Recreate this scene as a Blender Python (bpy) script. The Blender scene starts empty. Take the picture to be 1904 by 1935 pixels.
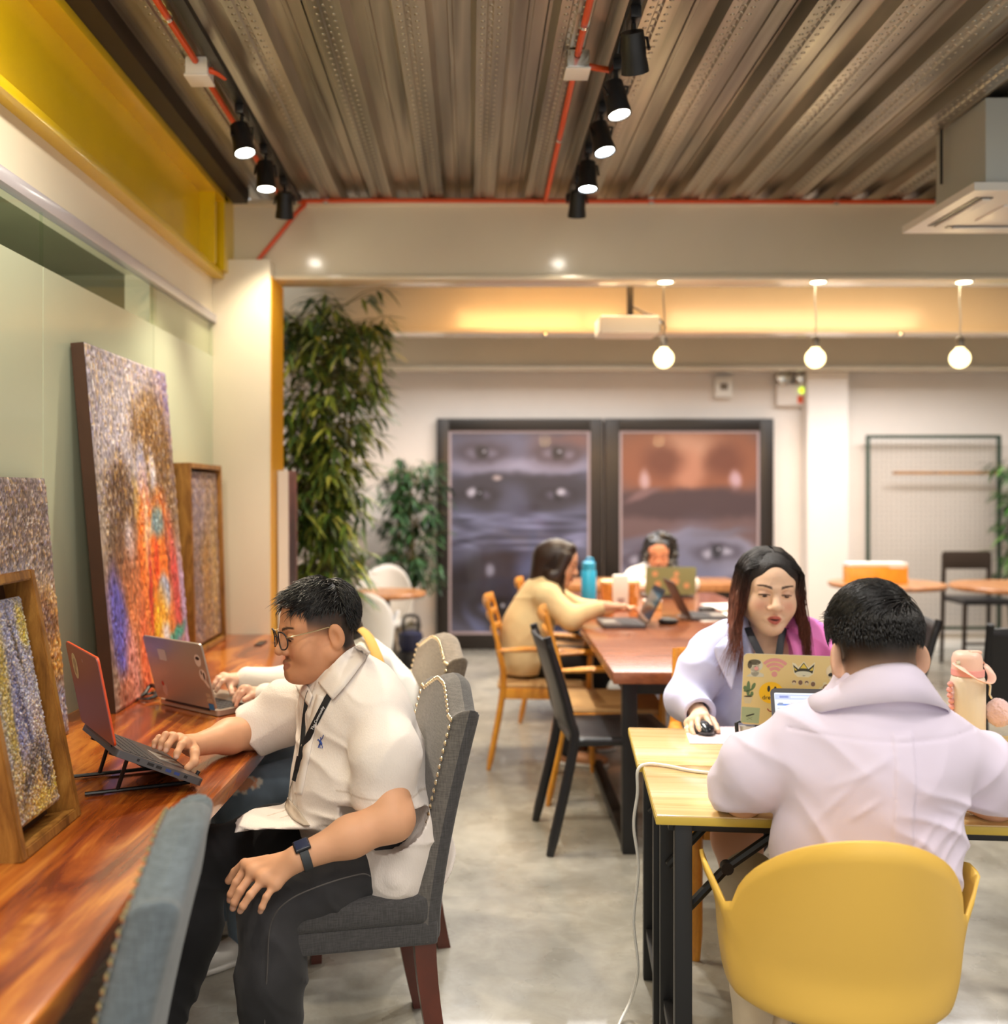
import bpy, bmesh, math, random
import numpy as np
from mathutils import Vector, Matrix, Euler
random.seed(7)
rng = np.random.default_rng(11)
SC = bpy.context.scene
COL = SC.collection
H, FPX, VX, VY = 1.45, 1890.0, 889.0, 930.0
PI = math.pi
def P(px, py, d):                       # point seen at pixel (px,py) at distance d
    return Vector(((px-VX)*d/FPX, d, H-(py-VY)*d/FPX))
def PX(px, d): return (px-VX)*d/FPX
def lin(c):
    c = c/255.0
    return c/12.92 if c <= .04045 else ((c+.055)/1.055)**2.4
def rgb(r, g, b, a=1): return (lin(r), lin(g), lin(b), a)
def srgb_np(a):
    a = np.clip(np.asarray(a, float)/255.0, 0, 1)
    return np.where(a <= .04045, a/12.92, ((a+.055)/1.055)**2.4)

# ------------------------------------------------------------------ materials
class NT:
    def __init__(s, name):
        s.m = bpy.data.materials.new(name); s.m.use_nodes = True
        s.t = s.m.node_tree; s.t.nodes.clear()
        s.out = s.n('ShaderNodeOutputMaterial'); s.b = s.n('ShaderNodeBsdfPrincipled')
        s.l(s.b.outputs[0], s.out.inputs[0])
    def n(s, typ, **kw):
        x = s.t.nodes.new(typ)
        for k, v in kw.items(): setattr(x, k, v)
        return x
    def l(s, a, b): s.t.links.new(a, b)
    def set(s, **kw):
        for k, v in kw.items(): s.b.inputs[k.replace('_', ' ')].default_value = v
    def coord(s, kind='Object', scale=(1, 1, 1), rot=(0, 0, 0)):
        tc = s.n('ShaderNodeTexCoord'); mp = s.n('ShaderNodeMapping')
        mp.inputs['Scale'].default_value = scale; mp.inputs['Rotation'].default_value = rot
        s.l(tc.outputs[kind], mp.inputs[0]); return mp.outputs[0]
    def noise(s, co, scale=5, detail=4, rough=.55, dist=0):
        x = s.n('ShaderNodeTexNoise'); x.inputs['Scale'].default_value = scale
        x.inputs['Detail'].default_value = detail; x.inputs['Roughness'].default_value = rough
        x.inputs['Distortion'].default_value = dist
        s.l(co, x.inputs['Vector']); return x.outputs['Fac']
    def ramp(s, fac, stops):
        r = s.n('ShaderNodeValToRGB'); e = r.color_ramp.elements
        while len(e) < len(stops): e.new(.5)
        for i, (p, c) in enumerate(stops): e[i].position = p; e[i].color = c
        s.l(fac, r.inputs[0]); return r.outputs[0]
    def mix(s, fac, a, b, mode='MIX'):
        x = s.n('ShaderNodeMix', data_type='RGBA', blend_type=mode)
        for sock, v in ((x.inputs[0], fac), (x.inputs[6], a), (x.inputs[7], b)):
            if hasattr(v, 'is_output'): s.l(v, sock)
            else: sock.default_value = v
        return x.outputs[2]
    def math(s, op, a, b=0):
        x = s.n('ShaderNodeMath', operation=op)
        for i, v in enumerate((a, b)):
            if hasattr(v, 'is_output'): s.l(v, x.inputs[i])
            else: x.inputs[i].default_value = v
        return x.outputs[0]
    def bump(s, h, strength=.3, dist=.01):
        x = s.n('ShaderNodeBump'); x.inputs['Strength'].default_value = strength
        x.inputs['Distance'].default_value = dist
        s.l(h, x.inputs['Height']); s.l(x.outputs[0], s.b.inputs['Normal']); return x
    def color(s, c): s.l(c, s.b.inputs['Base Color'])

def pbr(name, col, rough=.5, metal=0, coat=0, var=0, vscale=6, bump=0, bscale=60, emit=None, estr=0, sss=0, spec=None, sheen=0, bdist=.004):
    t = NT(name); t.set(Base_Color=col, Roughness=rough, Metallic=metal)
    t.b.inputs['Coat Weight'].default_value = coat
    t.b.inputs['Coat Roughness'].default_value = .12
    if spec is not None: t.b.inputs['Specular IOR Level'].default_value = spec
    if sheen: t.b.inputs['Sheen Weight'].default_value = sheen
    if sss:
        t.b.inputs['Subsurface Weight'].default_value = sss
        t.b.inputs['Subsurface Radius'].default_value = (.012, .005, .003)
        t.b.inputs['Subsurface Scale'].default_value = .6
    co = None
    if var:
        co = t.coord()
        f = t.noise(co, vscale, 5)
        d = tuple(max(0, c*(1-var)) for c in col[:3])+(1,); u = tuple(min(1, c*(1+var)) for c in col[:3])+(1,)
        t.color(t.ramp(f, [(.3, d), (.7, u)]))
    if bump:
        co = co or t.coord()
        t.bump(t.noise(co, bscale, 3), bump, bdist)
    if emit:
        t.b.inputs['Emission Color'].default_value = emit; t.b.inputs['Emission Strength'].default_value = estr
    return t.m

def vcol_mat(name, rough=.5, coat=0, bump=0, bscale=200, bdist=.002, sss=0, stretch=(1, 1, 1), sheen=0, spec=None):
    t = NT(name); a = t.n('ShaderNodeVertexColor'); a.layer_name = 'Col'
    t.color(a.outputs[0]); t.set(Roughness=rough)
    t.b.inputs['Coat Weight'].default_value = coat
    if spec is not None: t.b.inputs['Specular IOR Level'].default_value = spec
    if sheen: t.b.inputs['Sheen Weight'].default_value = sheen
    if sss:
        t.b.inputs['Subsurface Weight'].default_value = sss
        t.b.inputs['Subsurface Radius'].default_value = (.012, .005, .003)
        t.b.inputs['Subsurface Scale'].default_value = .5
    if bump: t.bump(t.noise(t.coord(scale=stretch), bscale, 3), bump, bdist)
    return t.m

def wood(name, stops, scale=(12, 1.2, 12), nscale=1.6, rough=.35, coat=.3, dist=1.2, rot=(0, 0, 0), fine=.25):
    t = NT(name); co = t.coord(scale=scale, rot=rot)
    f = t.noise(co, nscale, 6, .6, dist)
    c = t.ramp(f, stops)
    if fine:
        g = t.noise(t.coord(scale=tuple(x*9 for x in scale), rot=rot), nscale*2, 3, .6)
        c = t.mix(fine, c, t.ramp(g, [(.3, (0.25, .2, .15, 1)), (.7, (1, 1, 1, 1))]), 'MULTIPLY')
    t.color(c); t.set(Roughness=rough); t.b.inputs['Coat Weight'].default_value = coat
    t.b.inputs['Coat Roughness'].default_value = .15
    return t.m

def fabric(name, col, rough=.9, scale=900, var=.25, bump=.4, sheen=.2, weave=True):
    t = NT(name); co = t.coord()
    f = t.noise(t.coord(scale=(1, 1, .12)), scale*.35, 2); g = t.noise(t.coord(scale=(.12, .12, 1)), scale*.35, 2)
    h = t.math('ADD', f, g)
    d = tuple(c*(1-var) for c in col[:3])+(1,); u = tuple(min(1, c*(1+var)) for c in col[:3])+(1,)
    t.color(t.ramp(t.math('MULTIPLY', h, .5), [(.38, d), (.62, u)]))
    t.set(Roughness=rough); t.b.inputs['Sheen Weight'].default_value = sheen
    t.bump(h, bump, .0015)
    return t.m

# ------------------------------------------------------------------ objects
def props(o, label=None, cat=None, group=None, kind=None):
    if label: o['label'] = label
    if cat: o['category'] = cat
    if group: o['group'] = group
    if kind: o['kind'] = kind
    return o
def thing(name, label, cat, loc=(0, 0, 0), rotz=0, group=None):
    o = bpy.data.objects.new(name, None); COL.objects.link(o)
    o.empty_display_size = .05
    o.location = loc; o.rotation_euler = (0, 0, rotz)
    return props(o, label, cat, group)
def finish(me, angle=40):
    me.polygons.foreach_set('use_smooth', np.ones(len(me.polygons), bool))
    if angle is not None and angle < 180: me.set_sharp_from_angle(angle=math.radians(angle))
    me.update()
def obj(name, bm, mat, parent=None, world=False, angle=40, label=None):
    me = bpy.data.meshes.new(name)
    if isinstance(bm, bmesh.types.BMesh):
        bmesh.ops.recalc_face_normals(bm, faces=bm.faces[:])
        bm.to_mesh(me); bm.free()
    else:
        v, f = bm[0], bm[1]; fill_mesh(me, v, f)
        if len(bm) > 2 and bm[2] is not None: set_cols(me, bm[2])
    if mat: me.materials.append(mat)
    finish(me, angle)
    o = bpy.data.objects.new(name, me); COL.objects.link(o)
    if parent is not None:
        o.parent = parent
        if world:
            p = parent; off = Vector((0, 0, 0))
            while p is not None: off += p.location; p = p.parent
            me.transform(Matrix.Translation(-off))
    if label: o['label'] = label
    return o
def fill_mesh(me, v, f):
    v = np.asarray(v, np.float32); f = np.asarray(f, np.int32); n = f.shape[1]
    me.vertices.add(len(v)); me.vertices.foreach_set('co', v.ravel())
    me.loops.add(f.size); me.loops.foreach_set('vertex_index', f.ravel())
    me.polygons.add(len(f)); me.polygons.foreach_set('loop_start', np.arange(0, f.size, n, dtype=np.int32))
    me.update(calc_edges=True); me.validate()
def set_cols(me, c):
    c = np.asarray(c, np.float32)
    if c.shape[1] == 3: c = np.concatenate([c, np.ones((len(c), 1), np.float32)], 1)
    a = me.color_attributes.new('Col', 'FLOAT_COLOR', 'POINT'); a.data.foreach_set('color', c.ravel())
def struct(name, bm, mat, angle=40):
    o = obj(name, bm, mat, None, angle=angle); o['kind'] = 'structure'; return o
def copy_thing(r, loc, rotz=None, label=None, mats=None):
    def rec(o, parent):
        c = o.copy(); COL.objects.link(c)
        if parent is not None: c.parent = parent
        for ch in list(o.children): rec(ch, c)
        return c
    n = rec(r, None); n.location = loc
    if rotz is not None: n.rotation_euler = (0, 0, rotz)
    if label: n['label'] = label
    return n

def BM(): return bmesh.new()
def box(bm, c, s, R=None, bev=0, seg=2):
    M = Matrix.Translation(Vector(c)) @ (R.to_4x4() if R is not None else Matrix.Identity(4)) @ Matrix.Diagonal((s[0], s[1], s[2], 1))
    g = bmesh.ops.create_cube(bm, size=1, matrix=M)
    if bev:
        es = list({e for v in g['verts'] for e in v.link_edges})
        bmesh.ops.bevel(bm, geom=es, offset=bev, segments=seg, profile=.6, affect='EDGES')
    return bm
def bx(bm, lo, hi, bev=0, seg=2):
    lo, hi = Vector(lo), Vector(hi)
    return box(bm, (lo+hi)/2, hi-lo, None, bev, seg)
def frame_of(d):
    d = Vector(d).normalized()
    u = d.cross(Vector((0, 0, 1)))
    if u.length < 1e-4: u = Vector((1, 0, 0))
    u.normalize(); v = d.cross(u).normalized()
    return u, v
def tube(bm, pts, r, n=10, cap=True, flat=1.0, up=None):
    pts = [Vector(p) for p in pts]; rs = r if hasattr(r, '__len__') else [r]*len(pts)
    rings = []; pu = None
    for i, p in enumerate(pts):
        d = (pts[min(i+1, len(pts)-1)]-pts[max(i-1, 0)])
        if d.length < 1e-9: d = Vector((0, 0, 1))
        d.normalize()
        if up is not None: u = d.cross(Vector(up))
        elif pu is not None: u = pu-d*pu.dot(d)
        else: u = frame_of(d)[0]
        if u.length < 1e-6: u = frame_of(d)[0]
        u.normalize(); pu = u; v = d.cross(u)
        rings.append([bm.verts.new(p+u*math.cos(2*PI*k/n)*rs[i]+v*math.sin(2*PI*k/n)*rs[i]*flat) for k in range(n)])
    for a, b in zip(rings, rings[1:]):
        for k in range(n): bm.faces.new((a[k], a[(k+1) % n], b[(k+1) % n], b[k]))
    if cap:
        bm.faces.new(rings[0][::-1]); bm.faces.new(rings[-1])
    return bm
def cyl(bm, a, b, r1, r2=None, n=24): return tube(bm, [a, b], [r1, r1 if r2 is None else r2], n)
def lathe(bm, prof, c=(0, 0, 0), n=28, R=None):
    c = Vector(c); rings = []
    for r, z in prof:
        ring = []
        for k in range(n):
            p = Vector((max(r, 1e-5)*math.cos(2*PI*k/n), max(r, 1e-5)*math.sin(2*PI*k/n), z))
            ring.append(bm.verts.new(c+(R @ p if R is not None else p)))
        rings.append(ring)
    for a, b in zip(rings, rings[1:]):
        for k in range(n): bm.faces.new((a[k], a[(k+1) % n], b[(k+1) % n], b[k]))
    bm.faces.new(rings[0][::-1]); bm.faces.new(rings[-1]); return bm
def prism(bm, poly, o, u, v, w):        # polygon in plane (u,v) at o, extruded by w
    o, u, v, w = Vector(o), Vector(u), Vector(v), Vector(w)
    a = [bm.verts.new(o+u*x+v*y) for x, y in poly]; b = [bm.verts.new(p.co+w) for p in a]
    bm.faces.new(a[::-1]); bm.faces.new(b); n = len(a)
    for i in range(n): bm.faces.new((a[i], a[(i+1) % n], b[(i+1) % n], b[i]))
    return bm
def smoothpath(pts, n=8):
    pts = [np.array(p, float) for p in pts]; out = []
    for i in range(len(pts)-1):
        p0 = pts[max(i-1, 0)]; p1 = pts[i]; p2 = pts[i+1]; p3 = pts[min(i+2, len(pts)-1)]
        for k in range(n):
            t = k/n
            out.append(.5*((2*p1)+(-p0+p2)*t+(2*p0-5*p1+4*p2-p3)*t*t+(-p0+3*p1-3*p2+p3)*t**3))
    out.append(pts[-1]); return [Vector(p) for p in out]
def grid_mesh(fn, nu, nv, cfn=None):
    u, v = np.meshgrid(np.linspace(0, 1, nu), np.linspace(0, 1, nv), indexing='ij')
    p = fn(u.ravel(), v.ravel()); i = np.arange(nu*nv).reshape(nu, nv)
    q = np.stack([i[:-1, :-1], i[1:, :-1], i[1:, 1:], i[:-1, 1:]], -1).reshape(-1, 4)
    return p, q, (cfn(u.ravel(), v.ravel()) if cfn else None)

# ------------------------------------------------------------------ noise
_T = rng.random((32, 32, 32)).astype(np.float32)
def vnoise(x, y, z):
    x, y, z = np.broadcast_arrays(np.asarray(x, np.float32), np.asarray(y, np.float32), np.asarray(z, np.float32))
    i = np.floor(x).astype(np.int32); j = np.floor(y).astype(np.int32); k = np.floor(z).astype(np.int32)
    f = x-i; g = y-j; h = z-k
    f = f*f*(3-2*f); g = g*g*(3-2*g); h = h*h*(3-2*h)
    i0, j0, k0 = i & 31, j & 31, k & 31; i1, j1, k1 = (i+1) & 31, (j+1) & 31, (k+1) & 31
    a = _T[i0, j0, k0]*(1-f)+_T[i1, j0, k0]*f; b = _T[i0, j1, k0]*(1-f)+_T[i1, j1, k0]*f
    c = _T[i0, j0, k1]*(1-f)+_T[i1, j0, k1]*f; d = _T[i0, j1, k1]*(1-f)+_T[i1, j1, k1]*f
    return (a*(1-g)+b*g)*(1-h)+(c*(1-g)+d*g)*h
def fbm(x, y, z, o=4):
    s = 0; a = .5
    for q in range(o):
        s = s+a*vnoise(x+q*7.3, y+q*3.1, z+q*5.7); x = x*2; y = y*2; z = z*2; a *= .5
    return s
def sstep(a, b, x):
    t = np.clip((x-a)/(b-a), 0, 1); return t*t*(3-2*t)

# ------------------------------------------------------------------ smooth solid modelling
def _v(a): return np.array(a, np.float32)
def ell(c, r, R=None):
    c = _v(c); r = _v(r); A = np.eye(3, dtype=np.float32) if R is None else np.array(R, np.float32)
    def fn(X, Y, Z):
        x, y, z = X-c[0], Y-c[1], Z-c[2]
        q = [A[0, i]*x+A[1, i]*y+A[2, i]*z for i in range(3)]
        k0 = np.sqrt((q[0]/r[0])**2+(q[1]/r[1])**2+(q[2]/r[2])**2)
        k1 = np.sqrt((q[0]/r[0]**2)**2+(q[1]/r[1]**2)**2+(q[2]/r[2]**2)**2)
        return k0*(k0-1)/np.maximum(k1, 1e-6)
    m = float(max(r)); ext = np.sqrt(((A*r[None, :])**2).sum(1))
    return fn, c-ext, c+ext
def cap(a, b, ra, rb=None, side=None, flat=1.0, flat2=None):
    a, b = _v(a), _v(b); rb = ra if rb is None else rb; ab = b-a; L2 = float(ab@ab) or 1e-9; m = max(ra, rb)*max(1, flat)
    f2 = flat if flat2 is None else flat2
    if side is not None:
        t_ = ab/math.sqrt(L2); s_ = _v(side); s_ = s_-t_*(s_@t_); s_ /= np.linalg.norm(s_); n_ = np.cross(t_, s_)
    def fn(X, Y, Z):
        x, y, z = X-a[0], Y-a[1], Z-a[2]
        t = np.clip((x*ab[0]+y*ab[1]+z*ab[2])/L2, 0, 1); r = ra+(rb-ra)*t
        x, y, z = x-t*ab[0], y-t*ab[1], z-t*ab[2]
        if side is None: return np.sqrt(x*x+y*y+z*z)-r
        fl = flat+(f2-flat)*t
        qs = x*s_[0]+y*s_[1]+z*s_[2]; qn = x*n_[0]+y*n_[1]+z*n_[2]; qt = x*t_[0]+y*t_[1]+z*t_[2]
        rn = r*fl
        k0 = np.sqrt((qs/r)**2+(qn/rn)**2+(qt/r)**2); k1 = np.sqrt((qs/r**2)**2+(qn/rn**2)**2+(qt/r**2)**2)
        return k0*(k0-1)/np.maximum(k1, 1e-6)
    return fn, np.minimum(a, b)-m, np.maximum(a, b)+m
def rbx(c, h, R=None, r=.01):
    c = _v(c); h = _v(h)-r; A = np.eye(3, dtype=np.float32) if R is None else np.array(R, np.float32)
    def fn(X, Y, Z):
        x, y, z = X-c[0], Y-c[1], Z-c[2]
        q = [np.abs(A[0, i]*x+A[1, i]*y+A[2, i]*z)-h[i] for i in range(3)]
        o = np.sqrt(sum(np.maximum(w, 0)**2 for w in q)); return o+np.minimum(np.maximum(np.maximum(q[0], q[1]), q[2]), 0)-r
    e = np.abs(A)@(h+r); return fn, c-e, c+e
def plane_cut(p, n):                     # keeps the side n points away from
    p, n = _v(p), _v(n); n = n/np.linalg.norm(n)
    return lambda X, Y, Z: (X-p[0])*n[0]+(Y-p[1])*n[1]+(Z-p[2])*n[2]
def smin(a, b, k):
    if k <= 0: return np.minimum(a, b)
    h = np.maximum(k-np.abs(a-b), 0)/k; return np.minimum(a, b)-h*h*k*.25
class Field:
    def __init__(s): s.ops = []; s.disp = []
    def u(s, prim, k=.02): s.ops.append(('u', prim, k)); return s
    def sub(s, prim, k=.01): s.ops.append(('s', prim, k)); return s
    def chain(s, pts, rs, k=.02, side=None, flat=1.0):
        for i in range(len(pts)-1): s.u(cap(pts[i], pts[i+1], rs[i], rs[i+1], side, flat), k)
        return s
    def group(s, fields, k=.01): s.ops.append(('g', fields, k)); return s      # fields stay apart from each other
    def cut(s, fn): s.ops.append(('c', fn, 0)); return s
    def bounds(s):
        lo = _v((9e9,)*3); hi = -lo
        for m, p, k in s.ops:
            if m == 'u': lo = np.minimum(lo, p[1]); hi = np.maximum(hi, p[2])
            if m == 'g':
                for f in p: a, b = f.bounds(); lo = np.minimum(lo, a); hi = np.maximum(hi, b)
        return lo, hi
    def ev(s, ax, pad):
        D = np.full(tuple(len(a) for a in ax), 1.0, np.float32)
        def slab(lo, hi, m):
            sl = []
            for i in range(3):
                a = np.searchsorted(ax[i], lo[i]-m); b = np.searchsorted(ax[i], hi[i]+m)
                sl.append(slice(int(a), int(b)))
            return tuple(sl)
        def g(sl): return ax[0][sl[0]][:, None, None], ax[1][sl[1]][None, :, None], ax[2][sl[2]][None, None, :]
        for m, p, k in s.ops:
            if m in 'us':
                sl = slab(p[1], p[2], k+pad)
                if any(q.stop <= q.start for q in sl): continue
                d = p[0](*g(sl)).astype(np.float32)
                D[sl] = smin(D[sl], d, k) if m == 'u' else -smin(-D[sl], d, k)
            elif m == 'g':
                E = np.full(D.shape, 1.0, np.float32)
                for f in p:
                    lo, hi = f.bounds(); sl = slab(lo, hi, k+pad)
                    if any(q.stop <= q.start for q in sl): continue
                    E[sl] = np.minimum(E[sl], f.ev([ax[i][sl[i]] for i in range(3)], pad))
                D = smin(D, E, k)
            else:
                D = np.maximum(D, p(*g((slice(None),)*3)).astype(np.float32))
        for fn in s.disp:
            D = D+fn(*g((slice(None),)*3), D).astype(np.float32)
        return D
    def mesh(s, res, lo=None, hi=None):
        a, b = s.bounds(); pad = 3*res
        lo = a-pad if lo is None else np.maximum(_v(lo), a-pad); hi = b+pad if hi is None else np.minimum(_v(hi), b+pad)
        ax = [np.arange(lo[i], hi[i]+res*.5, res).astype(np.float32) for i in range(3)]
        D = s.ev(ax, 4*res); return nets(D, ax, res)
def nets(D, ax, res):
    S = D < 0; n = D.shape
    c = np.zeros((n[0]-1, n[1]-1, n[2]-1), np.int8); offs = [(i, j, k) for i in (0, 1) for j in (0, 1) for k in (0, 1)]
    for i, j, k in offs: c += S[i:n[0]-1+i, j:n[1]-1+j, k:n[2]-1+k]
    act = (c > 0) & (c < 8); I = np.argwhere(act)
    if not len(I): return np.zeros((0, 3)), np.zeros((0, 4), int)
    idx = np.full(act.shape, -1, np.int32); idx[act] = np.arange(len(I))
    val = {o: D[I[:, 0]+o[0], I[:, 1]+o[1], I[:, 2]+o[2]] for o in offs}
    acc = np.zeros((len(I), 3)); cnt = np.zeros(len(I))
    for o in offs:
        for q in range(3):
            if o[q] == 0:
                p = list(o); p[q] = 1; p = tuple(p); a, b = val[o], val[p]; m = (a < 0) != (b < 0)
                t = np.where(m, a/np.where(m, a-b, 1), 0)
                pos = np.tile(np.array(o, float), (len(I), 1)); pos[:, q] += t
                acc += pos*m[:, None]; cnt += m
    V = (I+acc/cnt[:, None])*res+np.array([ax[0][0], ax[1][0], ax[2][0]])
    F = []
    for q in range(3):
        r, t = (q+1) % 3, (q+2) % 3
        sa = [slice(None)]*3; sb = [slice(None)]*3; sa[q] = slice(0, n[q]-1); sb[q] = slice(1, n[q])
        for w in (r, t): sa[w] = slice(1, n[w]-1); sb[w] = slice(1, n[w]-1)
        A, B = S[tuple(sa)], S[tuple(sb)]; E = np.argwhere(A != B)
        if not len(E): continue
        E[:, r] += 1; E[:, t] += 1
        sgn = S[E[:, 0], E[:, 1], E[:, 2]]
        def cell(dr, dt):
            G = E.copy(); G[:, r] += dr; G[:, t] += dt; return idx[G[:, 0], G[:, 1], G[:, 2]]
        qd = np.stack([cell(-1, -1), cell(0, -1), cell(0, 0), cell(-1, 0)], 1)
        qd[~sgn] = qd[~sgn][:, ::-1]; F.append(qd)
    F = np.concatenate(F); F = F[(F >= 0).all(1)]
    return V, F
def join_parts(parts):
    V = []; F = []; C = []; o = 0
    for p in parts:
        V.append(p[0]); F.append(np.asarray(p[1])+o); o += len(p[0])
        if len(p) > 2 and p[2] is not None: C.append(p[2])
    return np.concatenate(V), np.concatenate(F), (np.concatenate(C) if C else None)
def strands(paths, r0, r1, n=4, cols=None, flat=.5):     # paths (N,S,3) -> tapered locks
    Pn = np.asarray(paths, float); N, S, _ = Pn.shape
    T = np.gradient(Pn, axis=1); T /= np.linalg.norm(T, axis=2, keepdims=True)+1e-9
    ref = np.where(np.abs(T[..., 2:3]) > .9, np.array([1., 0, 0]), np.array([0, 0, 1.]))
    U = np.cross(T, ref); U /= np.linalg.norm(U, axis=2, keepdims=True)+1e-9; W = np.cross(T, U)
    s = np.linspace(0, 1, S); prof = (np.minimum(1, .45+s*4)*np.sqrt(np.clip(1-s**3, 0.02, 1)))[None, :]
    R = (np.asarray(r0)*np.ones(N))[:, None]*prof*(1-s[None, :])+(np.asarray(r1)*np.ones(N))[:, None]*prof*s[None, :]
    rings = []
    for k in range(n):
        a = 2*PI*k/n; rings.append(Pn+(U*math.cos(a)+W*math.sin(a)*flat)*R[..., None])
    V = np.stack(rings, 2).reshape(-1, 3)
    b = np.arange(N*S).reshape(N, S)*n; F = []
    for k in range(n):
        k2 = (k+1) % n
        F.append(np.stack([b[:, :-1]+k, b[:, :-1]+k2, b[:, 1:]+k2, b[:, 1:]+k], -1).reshape(-1, 4))
    C = None
    if cols is not None: C = np.repeat(np.asarray(cols), S*n, axis=0)
    return V, np.concatenate(F), C
# ================================================================== setting
M = {}
M['cream'] = pbr('cream_paint', rgb(236, 226, 204), .45, var=.04, vscale=1.5)
M['beam'] = pbr('gloss_cream_paint', rgb(232, 220, 194), .22, coat=.5, var=.03, vscale=2, bump=.02, bscale=8)
M['wall'] = pbr('wall_paint', rgb(236, 228, 220), .7, var=.05, vscale=1.2)
M['yellow_paint'] = pbr('yellow_enamel', rgb(232, 196, 12), .3, coat=.4, var=.06, vscale=3)
M['ochre_paint'] = pbr('ochre_paint', rgb(240, 176, 20), .45)
M['dark_steel'] = pbr('dark_brown_steel', rgb(46, 34, 24), .5)
M['black'] = pbr('black_metal', rgb(20, 20, 22), .45)
M['black_plastic'] = pbr('black_plastic', rgb(30, 30, 33), .35)
M['white_plastic'] = pbr('white_plastic', rgb(238, 236, 230), .35)
M['chrome'] = pbr('chrome', rgb(225, 222, 215), .18, 1)
M['orange'] = pbr('orange_conduit', rgb(226, 84, 28), .45)
M['rail'] = pbr('lavender_grey_rail', rgb(206, 202, 212), .25, coat=.4)
M['paper'] = pbr('white_paper', rgb(240, 240, 240), .8)

def bezel(name, o): return o
# concrete floor
t = NT('polished_concrete'); co = t.coord()
c = t.ramp(t.noise(co, 1.1, 8, .62, .6), [(.25, rgb(112, 109, 102)), (.42, rgb(142, 139, 130)), (.60, rgb(172, 167, 154)), (.78, rgb(128, 125, 118))])
c2 = t.ramp(t.noise(co, 9, 6, .7, .4), [(.35, (.72, .7, .66, 1)), (.6, (1, 1, 1, 1))])
c = t.mix(.75, c, c2, 'MULTIPLY'); t.color(c)
t.l(t.ramp(t.noise(co, 3, 4), [(.3, (.2, .2, .2, 1)), (.7, (.42, .42, .42, 1))]), t.b.inputs['Roughness'])
t.b.inputs['Coat Weight'].default_value = .25; M['concrete'] = t.m
struct('floor', bx(BM(), (-2.6, -1.0, -.08), (6.1, 9.5, 0)), M['concrete'])

# steel deck ceiling
t = NT('galvanised_deck'); co = t.coord()
ox = t.n('ShaderNodeSeparateXYZ'); t.l(t.n('ShaderNodeTexCoord').outputs['Object'], ox.inputs[0])
xx, yy = ox.outputs[0], ox.outputs[1]
ph = t.math('FRACT', t.math('DIVIDE', xx, .256))
fx = t.math('SUBTRACT', t.math('FRACT', t.math('DIVIDE', xx, .0256)), .5); fy = t.math('SUBTRACT', t.math('FRACT', t.math('DIVIDE', yy, .045)), .5)
rr = t.math('ADD', t.math('MULTIPLY', fx, fx), t.math('MULTIPLY', t.math('MULTIPLY', fy, fy), 2.6))
dot = t.math('SUBTRACT', 1, t.math('MULTIPLY', t.math('MINIMUM', rr, .09), 11.1))
band = t.math('MULTIPLY', t.math('GREATER_THAN', ph, .10), t.math('LESS_THAN', ph, .40))
dot = t.math('MULTIPLY', dot, band)
n1 = t.noise(t.coord(scale=(7, .35, 1)), 1.2, 3)
t.color(t.mix(t.math('MULTIPLY', dot, .75), t.ramp(n1, [(.30, rgb(98, 93, 84)), (.46, rgb(150, 144, 132)), (.58, rgb(182, 175, 160)), (.72, rgb(118, 111, 100))]), rgb(236, 226, 204)))
t.set(Metallic=.7, Roughness=.32); t.bump(dot, 1, .012); M['deck'] = t.m
def deck():
    bm = BM(); prof = []; x0, x1, p = -1.15, 6.1, .256
    k = math.floor(x0/p)
    while k*p < x1:
        b = k*p
        for dx, z in ((0, 2.972), (.018, 2.922), (.05, 2.922), (.056, 2.929), (.066, 2.929), (.072, 2.922), (.118, 2.922), (.136, 2.972), (.18, 2.972), (.184, 2.966), (.196, 2.966), (.2, 2.972)):
            if x0 <= b+dx <= x1: prof.append((b+dx, z))
        if k % 3 == 0: prof += [(b+.24, 2.972), (b+.241, 2.99), (b+.245, 2.99), (b+.246, 2.972)]
        k += 1
    a = [bm.verts.new((x, -1.0, z)) for x, z in prof]; c = [bm.verts.new((x, 9.4, z)) for x, z in prof]
    for i in range(len(a)-1): bm.faces.new((a[i], a[i+1], c[i+1], c[i]))
    top = [bm.verts.new((v.co.x, v.co.y, 3.06)) for v in (a[0], a[-1], c[-1], c[0])]
    bm.faces.new(top)
    return bm
struct('ceiling', deck(), M['deck'], angle=15)

# left wall: painted band, glazing in three panes, wall under the counter, room behind the glass
GX = -1.27
bm = BM(); bx(bm, (GX-.12, -1, 2.325), (GX, 4.93, 2.50)); bx(bm, (GX-.12, -1, 2.50), (GX-.02, 5.06, 2.98)); bx(bm, (GX-.12, -1, 0), (GX, 4.93, .70))
struct('wall_left', bm, M['cream'])
bm = BM(); bx(bm, (GX-.02, -1, 2.282), (GX+.018, 4.93, 2.325), .004); struct('trim_1', bm, M['rail'])
t = NT('frosted_film'); t.set(Base_Color=rgb(206, 216, 190), Roughness=.32); t.b.inputs['Coat Weight'].default_value = .25; M['frost'] = t.m
t = NT('clear_glass'); tr = t.n('ShaderNodeBsdfTransparent'); tr.inputs[0].default_value = (.92, .96, .91, 1)
gl = t.n('ShaderNodeBsdfGlossy'); gl.inputs['Roughness'].default_value = .02; fr = t.n('ShaderNodeFresnel'); fr.inputs[0].default_value = 1.35; gm_ = t.n('ShaderNodeNewGeometry'); fac_ = t.math('MULTIPLY', fr.outputs[0], t.math('SUBTRACT', 1, gm_.outputs['Backfacing']))
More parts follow.
